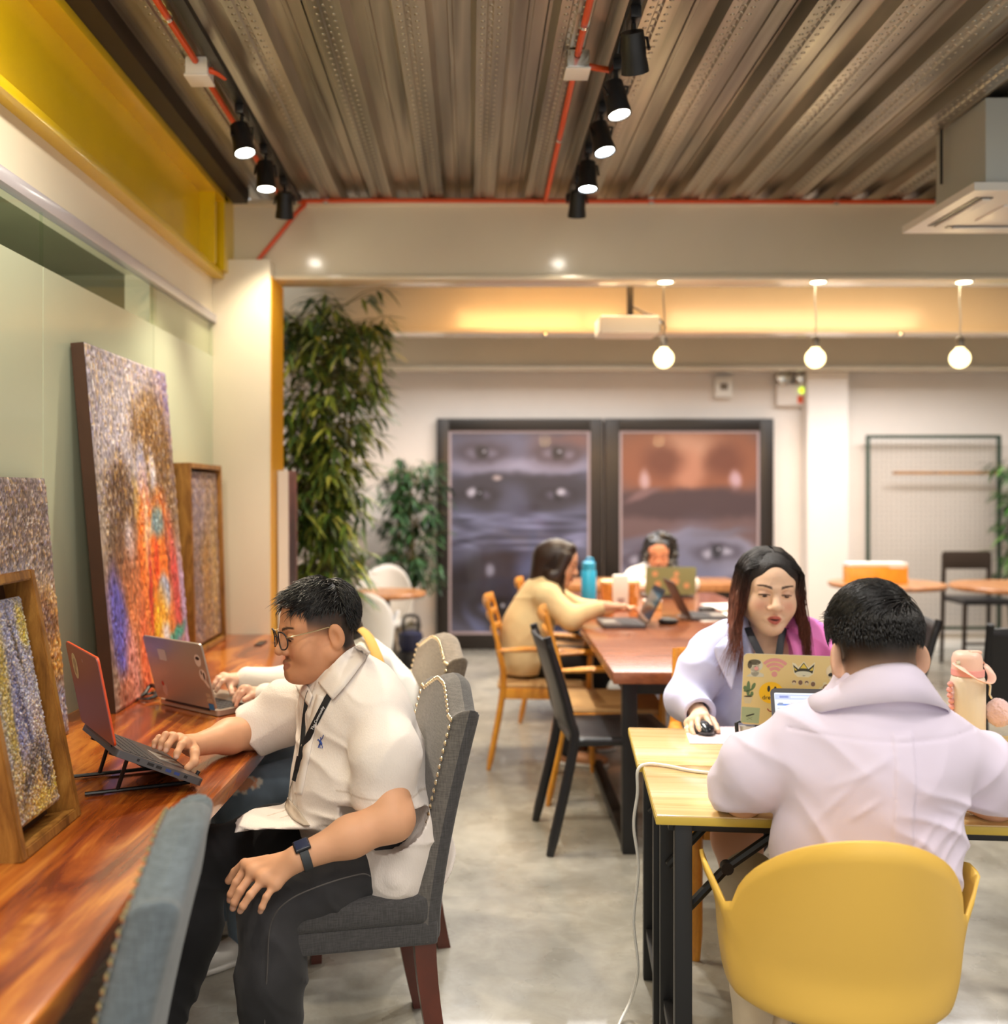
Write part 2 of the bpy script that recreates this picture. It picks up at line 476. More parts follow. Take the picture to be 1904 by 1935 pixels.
mx = t.n('ShaderNodeMixShader'); t.l(fac_, mx.inputs[0]); t.l(tr.outputs[0], mx.inputs[1]); t.l(gl.outputs[0], mx.inputs[2]); t.l(mx.outputs[0], t.out.inputs[0]); M['glass'] = t.m
for i, (a, b) in enumerate(((1.94, 2.97), (2.974, 4.005), (4.009, 4.93))):
    w = struct('window_%d' % (i+1), bx(BM(), (GX-.012, a, .70), (GX, b, 2.12)), M['frost'])
    obj('clear_pane', bx(BM(), (GX-.012, a, 2.12), (GX, b, 2.285)), M['glass'], w)
w = struct('window_4', bx(BM(), (GX-.012, -1, .70), (GX, 1.936, 2.12)), M['frost'])
obj('clear_pane', bx(BM(), (GX-.012, -1, 2.12), (GX, 1.936, 2.285)), M['glass'], w)
M['office'] = pbr('office_wall', rgb(150, 152, 124), .8, var=.2, vscale=.9)
bm = BM(); bx(bm, (-2.5, -1, 0), (-2.44, 4.9, 2.98)); bx(bm, (-2.44, 4.84, 0), (GX-.12, 4.9, 2.98)); bx(bm, (-2.44, -1, 2.5), (GX-.12, 4.84, 2.56)); struct('wall_office', bm, M['office'])
struct('trim_2', bx(BM(), (GX-.12, 4.02, .70), (GX-.02, 4.93, 2.325)), M['cream'])
# yellow I-beam along the left side
bm = BM(); bx(bm, (-1.34, -1, 2.5), (-1.215, 4.93, 2.532), .003); bx(bm, (-1.295, -1, 2.532), (-1.275, 4.93, 2.87)); bx(bm, (-1.34, -1, 2.865), (-1.195, 4.93, 2.90), .003)
bx(bm, (-1.29, 4.70, 2.53), (-1.20, 4.72, 2.87)); bx(bm, (-1.34, 4.86, 2.53), (-1.195, 5.05, 2.90))
struct('trim_3', bm, M['yellow_paint'])
struct('trim_4', bx(BM(), (-1.21, -1, 2.90), (-1.12, 5.06, 2.985)), M['dark_steel'])
# column with an ochre return
col = struct('trim_5', bx(BM(), (GX-.02, 4.93, 0), (-.9886, 5.25, 2.598), .006), M['cream'])
obj('ochre_return', bx(BM(), (-.9886, 4.95, 0), (-.984, 5.26, 2.52)), M['ochre_paint'], col)
# transverse beams
bm = BM(); bx(bm, (-1.2, 5.05, 2.53), (6.1, 5.20, 2.92)); bx(bm, (-1.2, 5.03, 2.519), (6.1, 5.22, 2.545), .006); bx(bm, (-1.2, 5.03, 2.895), (6.1, 5.22, 2.921), .004)
struct('trim_6', bm, M['beam'])
for i, (y, z) in enumerate(((6.8, 2.53), (8.95, 2.545))):
    bm = BM(); bx(bm, (-1.9, y, z+.02), (6.1, y+.16, 2.92)); bx(bm, (-1.9, y-.03, z), (6.1, y+.19, z+.03), .006)
    struct('trim_%d' % (7+i), bm, M['beam'])
struct('wall_back', bx(BM(), (-2.6, 9.3, 0), (6.1, 9.42, 3.0)), M['wall'])
struct('wall_rear_left', bx(BM(), (-1.72, 5.25, 0), (-1.6, 9.3, 3.0)), M['wall'])
struct('wall_right', bx(BM(), (6.0, -1, 0), (6.12, 9.3, 3.0)), M['wall'])
struct('trim_9', bx(BM(), (PX(1525, 9.1), 9.1, 0), (PX(1603, 9.1), 9.3, 2.545), .01), M['wall'])
struct('trim_10', bx(BM(), (-1.6, 9.16, 0), (PX(690, 9.16), 9.3, 2.545), .01), M['wall'])
bm = BM(); bx(bm, (PX(1603, 9.2), 9.2, 0), (6.0, 9.3, .15), .006); struct('baseboard_back', bm, M['white_plastic'])

# conduits, boxes
def conduit(pts, label, r=.011, straps=()):
    o = obj('conduit', tube(BM(), smoothpath(pts, 6), r, 8), M['orange']); props(o, label, 'pipe')
    for s in straps:
        p = Vector(s); bm = BM(); lathe(bm, [(r+.006, -.008), (r+.006, .008)], p, 12, Matrix.Rotation(PI/2, 3, 'X')); obj('strap', bm, M['chrome'], o)
    return o
conduit([(-.93, -.5, 2.90), (-.925, 2.9, 2.90), (-.925, 3.36, 2.90)], 'orange conduit under the deck at left, nearer half before the junction box', straps=[(-.925, 3.05, 2.90)])
conduit([(-.925, 3.47, 2.90), (-.93, 4.0, 2.90), (-.935, 4.98, 2.90)], 'orange conduit at left running on from the junction box to the beam', straps=[(-.93, 4.0, 2.90)])
conduit([(-.905, 3.40, 2.885), (-.87, 3.40, 2.88), (-.85, 3.46, 2.885)], 'short orange conduit curving from the left junction box to the track')
conduit([(.345, -.5, 2.90), (.352, 2.9, 2.90), (.356, 3.30, 2.90)], 'orange conduit in mid ceiling, nearer half before the junction box', straps=[(.352, 3.1, 2.9)])
conduit([(.357, 3.42, 2.90), (.365, 4.2, 2.90), (.372, 4.99, 2.90)], 'orange conduit in mid ceiling running on from the junction box to the beam', straps=[(.365, 4.1, 2.9)])
conduit([(.375, 3.36, 2.885), (.42, 3.37, 2.88), (.47, 3.40, 2.885)], 'short orange conduit curving from the middle junction box to the track')
conduit([PX and P(1765, 381, 5.02), P(1200, 380, 5.02), P(620, 379, 5.02), P(575, 388, 5.02), P(530, 440, 5.02), P(487, 492, 5.0)], 'long orange conduit along the beam top bending down to the column', straps=[P(1580, 381, 5.02), P(1230, 380, 5.02), P(615, 379, 5.02)])
for x, y, l in ((-.925, 3.415, 'cream junction box on the left ceiling conduit'), (.357, 3.36, 'grey junction box on the middle ceiling conduit')):
    t_ = thing('junction_box', l, 'electrical box', (x, y, 2.87))
    obj('box_body', bx(BM(), (-.038, -.045, -.012), (.038, .045, .05), .006), M['white_plastic'] if x < 0 else M['chrome'], t_)
    obj('cover', bx(BM(), (-.042, -.05, -.018), (.042, .05, -.010), .004), M['white_plastic'], t_)

# track lights
LAMPS = []
M['lamp_on'] = pbr('lamp_glow', (1, 1, 1, 1), .5, emit=(1, .93, .80, 1), estr=30)
M['lamp_cool'] = pbr('lamp_glow_cool', (1, 1, 1, 1), .5, emit=(.80, .93, 1, 1), estr=30)
for x, l in ((-.85, 'black lighting track beside the left conduit'), (.485, 'black lighting track in mid ceiling')):
    t_ = thing('lighting_track', l, 'track light rail', (x, 0, 2.89))
    obj('rail', bx(BM(), (-.018, -.6, -.012), (.018, 4.88, .012), .003), M['black'], t_)
    obj('end_cap', bx(BM(), (-.02, 4.88, -.015), (.02, 4.91, .015), .003), M['black_plastic'], t_)
def spotlight(x, y, tilt, yaw, mat, label, group, energy, lcol, z=2.72):
    t_ = thing('spotlight', label, 'spotlight', (x, y, 2.878), 0, group)
    obj('adapter', bx(BM(), (-.016, -.05, -.035), (.016, .05, 0), .004), M['black_plastic'], t_)
    obj('stem', tube(BM(), [(0, 0, -.03), (0, 0, -.075)], .008, 10), M['black'], t_)
    R = Matrix.Rotation(yaw, 3, 'Z') @ Matrix.Rotation(tilt, 3, 'X')
    c = Vector((0, 0, -.115))
    obj('yoke', tube(BM(), [c+R @ Vector((-.046, 0, 0)), c+Vector((-.04, 0, .04)), Vector((0, 0, -.07)), c+Vector((.04, 0, .04)), c+R @ Vector((.046, 0, 0))], .005, 8), M['black'], t_)
    bm = BM(); lathe(bm, [(.012, .058), (.034, .055), (.036, .03), (.037, .028), (.037, -.02), (.041, -.045), (.042, -.06), (.036, -.06), (.034, -.05)], c, 24, R)
    obj('lamp_head', bm, M['black'], t_)
    bm = BM(); lathe(bm, [(.001, -.052), (.034, -.052), (.034, -.056), (.001, -.056)], c, 24, R); obj('lens', bm, mat, t_)
    d = R @ Vector((0, 0, -1))
    if energy:
        L = bpy.data.lights.new('spot_beam', 'SPOT'); L.energy = energy; L.spot_size = math.radians(95); L.spot_blend = .7; L.color = lcol; L.shadow_soft_size = .034
        lo = bpy.data.objects.new('spot_beam', L); COL.objects.link(lo); lo.location = Vector((x, y, 2.878))+c+d*.07
        lo.rotation_euler = d.to_track_quat('-Z', 'Y').to_euler()
    return t_
WARM = (1, .85, .63); NEUT = (1, .93, .82); COOL = (.92, .96, 1)
EN = 76
spotlight(-.85, 3.72, -.30, .9, M['lamp_on'], 'lit black spotlight on the left track, nearest of its three', 'left track spotlights', EN, WARM)
spotlight(-.85, 4.15, -.12, .5, M['lamp_on'], 'lit black spotlight on the left track, middle of its three', 'left track spotlights', EN, WARM)
spotlight(-.85, 4.57, .42, .2, M['lamp_on'], 'black spotlight at the far end of the left track', 'left track spotlights', EN*.28, WARM)
spotlight(.485, 2.98, .62, -.3, M['lamp_cool'], 'black spotlight nearest the camera on the middle track, lens turned away', 'middle track spotlights', EN*.7, NEUT)
spotlight(.485, 3.34, -.25, .8, M['lamp_on'], 'lit spotlight on the middle track beside the junction box', 'middle track spotlights', EN*.6, NEUT)
spotlight(.485, 3.71, -.3, .7, M['lamp_cool'], 'cool white lit spotlight, middle of the five on the middle track', 'middle track spotlights', EN*.6, COOL)
spotlight(.485, 4.15, -.12, 0, M['lamp_cool'], 'lit spotlight on the middle track, second from its far end', 'middle track spotlights', EN, NEUT)
spotlight(.485, 4.55, .45, 0, M['lamp_on'], 'black spotlight at the far end of the middle track by the beam', 'middle track spotlights', EN*.5, WARM)

# cassette air conditioner
t_ = thing('air_conditioner', 'white ceiling cassette air conditioner hanging at upper right', 'air conditioner', (1.93, 3.75, 0))
obj('casing', bx(BM(), (0, .0, 2.60), (.6, .40, 2.93), .004), pbr('galvanised_casing', rgb(196, 198, 192), .45, .2), t_)
bm = BM(); o_ = .085
prism(bm, [(-o_, -o_), (.6+o_, -o_), (.6+o_, .4+o_+.04), (-o_, .4+o_+.04)], (0, 0, 2.556), (1, 0, 0), (0, 1, 0), (0, 0, .03)); obj('panel', bm, M['white_plastic'], t_)
obj('grille', bx(BM(), (.12, .1, 2.548), (.48, .32, 2.557), .003), M['white_plastic'], t_)
for nm, lo, hi in (('louver', (-.035, 0.0, 2.553), (.03, .40, 2.5565)), ('louver', (.05, .40, 2.553), (.55, .43, 2.5565))):
    o = obj(nm, bx(BM(), lo, hi), M['black_plastic'], t_)
    lo2, hi2 = Vector(lo), Vector(hi); obj('vane', bx(BM(), lo2+Vector((.026, .008, -.008)), hi2-Vector((.008, .006, .001)), .002), M['white_plastic'], o)
for x, y in ((.04, .36), (.56, .36)):
    obj('hanger_rod', tube(BM(), [(x-.06, y-.05, 2.7), (x-.06, y-.05, 2.96)], .006, 8), M['black'], t_)
# pendant bulbs with downlights in the beam
M['bulb'] = pbr('bulb_glow', (1, 1, 1, 1), .3, emit=(1, .78, .36, 1), estr=2.4)
M['socket'] = pbr('socket_grey', rgb(150, 140, 130), .35, .5)
for i, (px, l) in enumerate(((1254, 'left'), (1540, 'middle'), (1813, 'right'))):
    x = PX(px, 5.12); zb = 2.135
    t_ = thing('pendant_lamp', ('glowing globe bulb on a cord, '+l+' of the three under the beam'), 'pendant lamp', (x, 5.12, zb), 0, 'globe bulbs under the beam')
    bm = BM(); prof = [(.0515*math.sin(a), -.0515*math.cos(a)) for a in np.linspace(0.02, 2.55, 16)]+[(.018, .058)]
    lathe(bm, prof, (0, 0, 0), 28); obj('bulb', bm, M['bulb'], t_)
    bm = BM(); lathe(bm, [(.018, .055), (.022, .06), (.022, .1), (.012, .112), (.004, .115)]); obj('socket', bm, M['socket'], t_)
    obj('cord', tube(BM(), smoothpath([(0, 0, .11), (.004, 0, .2), (-.002, 0, .3), (0, 0, 2.519-zb)], 5), .0035, 8), M['white_plastic'] if i else M['socket'], t_)
    L = bpy.data.lights.new('bulb_light', 'POINT'); L.energy = 7; L.color = (1, .72, .36); L.shadow_soft_size = .06
    lo = bpy.data.objects.new('bulb_light', L); COL.objects.link(lo); lo.location = (x, 5.12, zb)
    lo.location.y += .0
    dl = thing('downlight', 'small lit round downlight in the beam above the '+l+' globe bulb', 'downlight', (x-.001, 5.075, 2.519), 0, 'downlights in the beam')
    bm = BM(); lathe(bm, [(.036, -.004), (.048, -.006), (.05, 0), (.036, 0)]); obj('trim_ring', bm, M['white_plastic'], dl)
    bm = BM(); lathe(bm, [(.001, -.008), (.036, -.006), (.036, -.001), (.001, -.001)]); obj('lens', bm, pbr('downlight_glow', (1, 1, 1, 1), .5, emit=(1, .84, .5, 1), estr=10) if i == 0 else bpy.data.materials['downlight_glow'], dl)
# projector
pj = thing('projector', 'white projector on a black ceiling pole near the globe bulbs', 'projector', tuple(P(1185, 617, 5.6)))
obj('housing', bx(BM(), (-.165, -.1, -.05), (.165, .14, .045), .012, 3), M['white_plastic'], pj)
obj('pole', tube(BM(), [(.02, .03, .05), (.02, .03, 2.93-pj.location.z)], .018, 12), M['black'], pj)
obj('mount', bx(BM(), (-.06, -.04, .045), (.10, .1, .06), .004), M['black'], pj)
bm = BM(); cyl(bm, (.165, .02, .0), (.19, .02, .0), .028); obj('lens', bm, M['black_plastic'], pj)
obj('cable', tube(BM(), smoothpath([(.03, .03, .12), (.10, .02, .08), (.17, .0, .05), (.21, 0, .0), (.2, 0, -.03)], 6), .006, 8), M['black'], pj)
# wall devices
em = thing('emergency_light', 'twin-head emergency light unit with green lamp on back wall', 'emergency light', tuple(P(1497, 738, 9.24)))
obj('housing', bx(BM(), (-.15, -.02, -.14), (.15, .06, .06), .01), M['wall'], em)
for sx in (-.09, .09):
    bm = BM(); lathe(bm, [(.03, .05), (.068, .01), (.07, 0), (.062, -.006)], (sx, -.04, .12), 20, Matrix.Rotation(-PI/2, 3, 'X')); h = obj('lamp_head', bm, M['chrome'], em)
obj('indicator', lathe(BM(), [(.001, -.01), (.026, -.008), (.026, .01)], (.08, -.025, .0), 16, Matrix.Rotation(PI/2, 3, 'X')), pbr('green_led', rgb(190, 220, 20), .4, emit=(.55, .75, .03, 1), estr=1.5), em)
obj('sticker', bx(BM(), (.04, -.023, -.12), (.13, -.0195, -.05)), M['orange'], em)
sp = thing('wall_speaker', 'small white wall speaker box above the posters', 'speaker', tuple(P(1366, 731, 9.24)))
obj('housing', bx(BM(), (-.08, -.03, -.1), (.08, .06, .09), .015), M['white_plastic'], sp)
obj('grille', bx(BM(), (-.035, -.034, -.03), (.035, -.028, .03), .003), pbr('grille_grey', rgb(120, 110, 96), .6), sp)
for px, l in ((1030, 'tiny bright hook on the rear beam left of the second bulb'), (1700, 'tiny bright hook on the rear beam beside the right bulb')):
    p = P(px, 632, 6.76); o = obj('ceiling_hook', lathe(BM(), [(.001, -.022), (.018, -.016), (.022, 0), (.018, .016), (.001, .02)], p, 12), M['chrome']); props(o, l, 'hook')

# ------------------------------------------------------------------ pictures
def blobs(u, v, base, items, warp=.03, ws=6, seed=0):
    uw = u+warp*(fbm(u*ws+seed, v*ws, 3.3+seed)-.5)*2; vw = v+warp*(fbm(u*ws+9+seed, v*ws, 7.7)-.5)*2
    c = np.tile(np.array(base, float), (len(u), 1)) if not isinstance(base, np.ndarray) else base.copy()
    for cu, cv, ru, rv, rot, colr, soft in items:
        a = math.radians(rot); x, y = uw-cu, (vw-cv)
        x2 = (x*math.cos(a)+y*math.sin(a))/ru; y2 = (-x*math.sin(a)+y*math.cos(a))/rv
        m = 1-sstep(1-soft, 1+soft, np.sqrt(x2*x2+y2*y2)); c = c*(1-m[:, None])+np.array(colr, float)*m[:, None]
    return c
def impasto(u, v, c, w, h, su=60, sv=26, amp=.45, pal=None, pmix=.4, seed=0):
    x, y = u*w, v*h
    n = vnoise(x*su*2+seed, y*sv*2, seed+.5); n2 = vnoise(x*su*2+50, y*sv*2+seed, 5.5); n3 = vnoise(x*su*4, y*sv*4+9, 1.5+seed)
    if pal is not None:
        pal = np.array(pal, float); k = np.clip((n2*1.25-.12)*len(pal), 0, len(pal)-1).astype(int)
        m = (sstep(.35, .6, n)*pmix)[:, None]; c = c*(1-m)+pal[k]*m
    return srgb_np(c*(1+amp*(n3-.5)*1.6+amp*(n-.5))[:, None]), (n+n3*.8)
def relief_picture(parent, name, corners, nu, nv, cfn, relief, w, h, mat, nrm, thick):
    A, B, C, D = [np.array(q) for q in corners]   # BL BR TR TL
    nrm = np.array(nrm, float)
    u, v = np.meshgrid(np.linspace(0, 1, nu), np.linspace(0, 1, nv), indexing='ij'); u, v = u.ravel(), v.ravel()
    col, hh = cfn(u, v)
    e = np.minimum(np.minimum(u, 1-u)*w, np.minimum(v, 1-v)*h); hh = hh*sstep(0, .01, e)
    p = (A*((1-u)*(1-v))[:, None]+B*(u*(1-v))[:, None]+C*(u*v)[:, None]+D*((1-u)*v)[:, None])+nrm*(hh*relief)[:, None]
    i = np.arange(nu*nv).reshape(nu, nv); q = np.stack([i[:-1, :-1], i[1:, :-1], i[1:, 1:], i[:-1, 1:]], -1).reshape(-1, 4)
    return obj(name, (p, q, col), mat, parent, angle=180)
M['impasto'] = vcol_mat('impasto_paint', .42, coat=.15)
M['ply_brown'] = pbr('dark_brown_edge', rgb(72, 44, 26), .6, var=.15)
M['gold_wood'] = wood('honey_frame_wood', [(.3, rgb(112, 70, 26)), (.5, rgb(164, 112, 48)), (.7, rgb(192, 140, 66))], (14, 14, 3), 2, .45, .1)
def leaning(name, label, xb, xt, y0, y1, z0, z1, thick, frame, pf, nu, nv, relief, inset=.0, edge=None, fdepth=0):
    # slab leaning on the glass: front plane from (xb,z0) to (xt,z1); spans y0..y1
    t_ = thing(name, label, 'painting', (xb, y0, z0)); L = math.hypot(xt-xb, z1-z0)
    up = Vector((xt-xb, 0, z1-z0)).normalized(); nr = Vector((up.z, 0, -up.x)); w = y1-y0
    def q(a, b, c): return tuple(Vector((0, a, 0))+up*b+nr*c)
    if frame:
        f = frame
        for lo, hi, rr in (((0, 0), (f, L), 0), ((w-f, 0), (w, L), 0), ((f, 0), (w-f, f), 1), ((f, L-f), (w-f, L), 1)):
            bm = BM(); pts = [(lo[0], lo[1]), (hi[0], lo[1]), (hi[0], hi[1]), (lo[0], hi[1])]
            prism(bm, pts, q(0, 0, -thick), (0, 1, 0), tuple(up), tuple(nr*thick))
            bmesh.ops.bevel(bm, geom=bm.edges[:], offset=.003, segments=2, affect='EDGES'); obj('frame_rail', bm, M['gold_wood'], t_)
        bm = BM(); prism(bm, [(f, f), (w-f, f), (w-f, L-f), (f, L-f)], q(0, 0, -thick), (0, 1, 0), tuple(up), tuple(nr*.012)); obj('backing', bm, M['ply_brown'], t_)
        g = f+inset
        bm = BM(); prism(bm, [(g, g), (w-g, g), (w-g, L-g), (g, L-g)], q(0, 0, -thick+.012), (0, 1, 0), tuple(up), tuple(nr*(thick-.012-fdepth-.002))); obj('panel', bm, edge or M['ply_brown'], t_)
        c = [q(g, g, -fdepth), q(w-g, g, -fdepth), q(w-g, L-g, -fdepth), q(g, L-g, -fdepth)]
    else:
        bm = BM(); prism(bm, [(0, 0), (w, 0), (w, L), (0, L)], q(0, 0, -thick), (0, 1, 0), tuple(up), tuple(nr*(thick-.001))); obj('panel', bm, edge or M['ply_brown'], t_)
        c = [q(0, 0, 0), q(w, 0, 0), q(w, L, 0), q(0, L, 0)]
    relief_picture(t_, 'painted_surface', c, nu, nv, pf, relief, w, L, M['impasto'], nr, thick)
    return t_
CT = .7508    # counter top height
SPK = [(214, 210, 226), (112, 104, 164), (104, 76, 50), (212, 172, 96), (232, 228, 226), (84, 66, 60), (146, 156, 206), (170, 150, 180)]
def pf1(u, v):
    b = blobs(u, v, (168, 160, 160), [(.5, .85, .5, .2, 0, (150, 152, 186), .5), (.2, .6, .16, .5, 0, (186, 160, 70), .6), (.65, .5, .3, .25, 10, (176, 176, 206), .5), (.5, .5, .06, .26, 24, (70, 70, 104), .6), (.35, .35, .10, .3, -8, (112, 116, 170), .6), (.86, .86, .12, .1, 0, (206, 176, 60), .5), (.62, .78, .03, .2, 30, (84, 74, 70), .6), (.8, .3, .14, .2, 0, (196, 170, 160), .6), (.5, .12, .6, .14, 0, (196, 150, 76), .6), (.4, .2, .3, .05, 20, (80, 66, 56), .7), (.7, .06, .5, .05, 10, (222, 178, 60), .6), (.78, .2, .1, .12, 40, (60, 54, 60), .6)], .05, 5, 1)
    return impasto(u, v, b, .26, .5, 150, 110, .75, SPK+[(230, 200, 90)], .5, 1)
def pf2(u, v):
    b = blobs(u, v, (150, 140, 152), [(.7, .75, .3, .3, 0, (132, 116, 112), .5), (.6, .55, .4, .12, 0, (160, 168, 200), .5), (.8, .3, .4, .3, 0, (206, 146, 64), .4), (.7, .1, .4, .12, 0, (130, 140, 180), .5), (.75, .45, .2, .08, 0, (110, 70, 50), .6)], .05, 5, 2)
    return impasto(u, v, b, .5, .74, 90, 50, .6, SPK, .4, 2)
def pf3(u, v):
    it = [(.5, .9, .7, .2, 0, (178, 170, 190), .5), (.25, .8, .25, .25, 0, (186, 180, 196), .6), (.92, .82, .14, .25, 0, (136, 120, 178), .6), (.65, .78, .22, .12, 0, (118, 82, 40), .45), (.78, .6, .22, .3, -6, (116, 82, 46), .45), (.52, .62, .06, .12, 0, (168, 174, 214), .5), (.66, .66, .045, .06, 0, (212, 206, 220), .6), (.24, .56, .18, .13, 0, (96, 68, 46), .4), (.22, .36, .2, .16, 6, (86, 66, 48), .4), (.3, .45, .05, .06, 20, (196, 198, 222), .6), (.44, .52, .05, .1, 10, (198, 160, 66), .6), (.55, .2, .45, .26, 0, (206, 120, 74), .6),
          (.50, .40, .10, .22, -6, (240, 104, 24), .45), (.62, .46, .20, .10, 24, (244, 116, 30), .45), (.50, .40, .028, .19, -6, (252, 214, 176), .7), (.60, .50, .12, .02, 20, (252, 206, 160), .7), (.6, .36, .035, .12, -10, (228, 70, 20), .7), (.74, .38, .09, .18, 10, (246, 120, 30), .45), (.79, .37, .022, .13, 10, (252, 200, 150), .7), (.68, .27, .1, .07, 0, (160, 172, 206), .4), (.66, .5, .09, .05, 0, (110, 140, 150), .5), (.6, .17, .12, .13, 30, (246, 172, 40), .6), (.45, .2, .05, .2, -6, (240, 130, 60), .6), (.86, .28, .06, .2, 6, (206, 80, 76), .6), (.96, .2, .05, .2, 4, (176, 150, 190), .6), (.78, .12, .16, .025, 8, (60, 160, 140), .5), (.1, .22, .1, .16, 12, (98, 92, 186), .4), (.2, .08, .08, .12, 0, (232, 150, 140), .6), (.12, .03, .1, .05, 0, (196, 120, 96), .6), (.52, .05, .1, .1, 20, (248, 190, 40), .6), (.36, .07, .06, .16, -10, (236, 110, 70), .6), (.72, .05, .14, .05, -20, (210, 84, 60), .6), (.66, .14, .06, .04, 0, (230, 220, 224), .6), (.86, .05, .07, .06, 0, (120, 130, 180), .6), (.5, .3, .02, .14, -6, (190, 50, 30), .7), (.78, .4, .02, .14, 8, (150, 60, 40), .7)]
    b = blobs(u, v, (168, 152, 140), it, .035, 7, 3)
    top = sstep(.35, .6, v)
    c, h = impasto(u, v, b*1.06, .87, 1.22, 40, 14, .4, SPK, 0, 3)
    c2, h2 = impasto(u, v, b, .87, 1.22, 46, 24, .42, SPK, .42, 3)
    return c*(1-top[:, None])+c2*top[:, None], h2
def pf4(u, v):
    b = blobs(u, v, (132, 108, 106), [(.5, .5, .16, .5, 4, (176, 128, 62), .7), (.8, .35, .12, .5, 0, (188, 150, 90), .7), (.3, .8, .3, .2, 0, (142, 124, 138), .6)], .06, 6, 4)
    return impasto(u, v, b, .5, .82, 60, 22, .6, SPK, .35, 4)
leaning('painting', 'small deep-framed textured painting at the near left end of the counter', -.842, -.945, 1.885, 2.168, CT, 1.285, .075, .022, pf1, 110, 230, .006, .03, M['paper'], .02)
leaning('painting', 'frameless speckled painting on the glass behind the small framed one', -1.165, -1.235, 2.35, 2.90, CT, 1.49, .03, 0, pf2, 120, 190, .006)
leaning('painting', 'largest painting, tall orange and brown figure panel leaning on the glass', -1.12, -1.222, 3.16, 4.0, CT, 1.925, .042, 0, pf3, 190, 330, .006)
leaning('painting', 'small framed brown painting beside the cream column', -1.16, -1.185, 4.22, 4.76, CT, 1.575, .08, .022, pf4, 110, 190, .005, .012, M['ply_brown'], .02)
def pf5(u, v):
    b = blobs(u, v, (150, 100, 100), [(.4, .7, .4, .2, 0, (70, 50, 56), .6), (.6, .3, .3, .2, 0, (210, 130, 130), .6)], .05, 5, 5); return impasto(u, v, b, .7, 1.5, 30, 20, .4, None, 0, 5)
leaning('painting', 'white-edged canvas standing on the floor past the cream column', -.918, -.925, 5.08, 5.32, 0, 1.56, .055, 0, pf5, 50, 80, .003, 0, M['white_plastic'])

# posters of eyes on the back wall
M['photo'] = vcol_mat('poster_print', .3, coat=.4)
M['poster_frame'] = pbr('black_poster_frame', rgb(30, 24, 20), .35)
M['pale_line'] = pbr('pale_grey_line', rgb(176, 160, 164), .5)
def eye(cu, cv, s, lid=(40, 36, 46), white=(150, 150, 178)):
    mixc = tuple(a*.6+b*.4 for a, b in zip(lid, white))
    return [(cu, cv, s, s*.34, 0, mixc, .7), (cu, cv, s*.8, s*.2, 0, lid, .6), (cu-s*.3, cv-.003, s*.24, s*.11, 0, white, .8), (cu+s*.34, cv-.003, s*.22, s*.10, 0, white, .8), (cu, cv, s*.22, s*.16, 0, tuple(c*.55 for c in lid), .6), (cu+s*.08, cv+s*.04, s*.05, s*.035, 0, (206, 206, 226), .8), (cu, cv+s*.48, s*1.0, s*.1, 4, mixc, .8)]
def poster_l(u, v):
    it = [(.5, .88, .6, .12, 0, (110, 108, 138), .4), (.5, .83, .6, .04, 0, (160, 156, 186), .6), (.85, .95, .2, .06, 0, (150, 96, 84), .7)]+eye(.22, .90, .2, (74, 62, 76), (120, 112, 136))+eye(.78, .90, .2, (84, 66, 74), (130, 116, 136))
    it += [(.5, .70, .6, .1, 0, (58, 52, 64), .3), (.45, .65, .12, .1, 0, (84, 84, 110), .6)]+eye(.2, .69, .16, (44, 36, 44), (90, 84, 104))+eye(.78, .69, .16, (44, 36, 44), (90, 84, 104))
    it += [(.15, .70, .035, .025, 20, (190, 186, 206), .5), (.8, .70, .035, .02, 0, (190, 186, 206), .5), (.34, .77, .03, .012, 0, (190, 170, 170), .5)]
    it += [(.5, .20, .6, .21, 0, (44, 36, 46), .2), (.62, .28, .16, .14, 10, (92, 98, 140), .6), (.3, .3, .14, .08, 0, (62, 56, 70), .6), (.28, .31, .03, .03, 0, (150, 150, 176), .6), (.18, .06, .1, .05, -35, (110, 124, 184), .5), (.62, .08, .2, .1, 0, (70, 76, 120), .6)]+eye(.35, .12, .26, (34, 26, 34), (84, 90, 130))
    b = blobs(u, v, (92, 94, 124), it, .025, 8, 6)
    sea = (sstep(.40, .43, v)*(1-sstep(.58, .61, v)))[:, None]; n = vnoise(u*7+2*vnoise(u*3, v*20, 2), v*55, 1.5)[:, None]
    b = b*(1-sea)+(np.array([[46, 46, 66]])+n*np.array([[104, 108, 134]]))*sea
    return srgb_np((b*.86+b.mean(1, keepdims=True)*.14)*.86)
def poster_r(u, v):
    it = [(.5, .86, .7, .2, 0, (150, 86, 56), .3), (.5, .9, .22, .1, 0, (206, 150, 120), .7), (.5, .8, .1, .12, 0, (196, 130, 100), .7), (.3, .86, .14, .08, 0, (120, 62, 40), .6), (.75, .86, .14, .08, 0, (120, 62, 40), .6), (.17, .76, .03, .05, 0, (200, 160, 160), .6), (.83, .76, .04, .05, 0, (200, 160, 170), .6), (.5, .64, .7, .08, 0, (78, 54, 56), .3), (.15, .69, .12, .02, 15, (130, 96, 96), .6)]
    it += [(.5, .24, .7, .27, 0, (150, 150, 178), .1), (.3, .2, .2, .16, 0, (178, 180, 204), .6), (.86, .18, .12, .09, 0, (58, 46, 56), .5), (.55, .3, .2, .2, 0, (120, 122, 154), .7), (.2, .43, .2, .04, 0, (90, 84, 104), .6)]+eye(.7, .40, .2, (74, 66, 84), (180, 178, 200))+eye(.16, .36, .2, (70, 62, 80), (170, 168, 190))
    b = blobs(u, v, (112, 84, 84), it, .025, 8, 8); return srgb_np((b*.9+b.mean(1, keepdims=True)*.1)*.88)
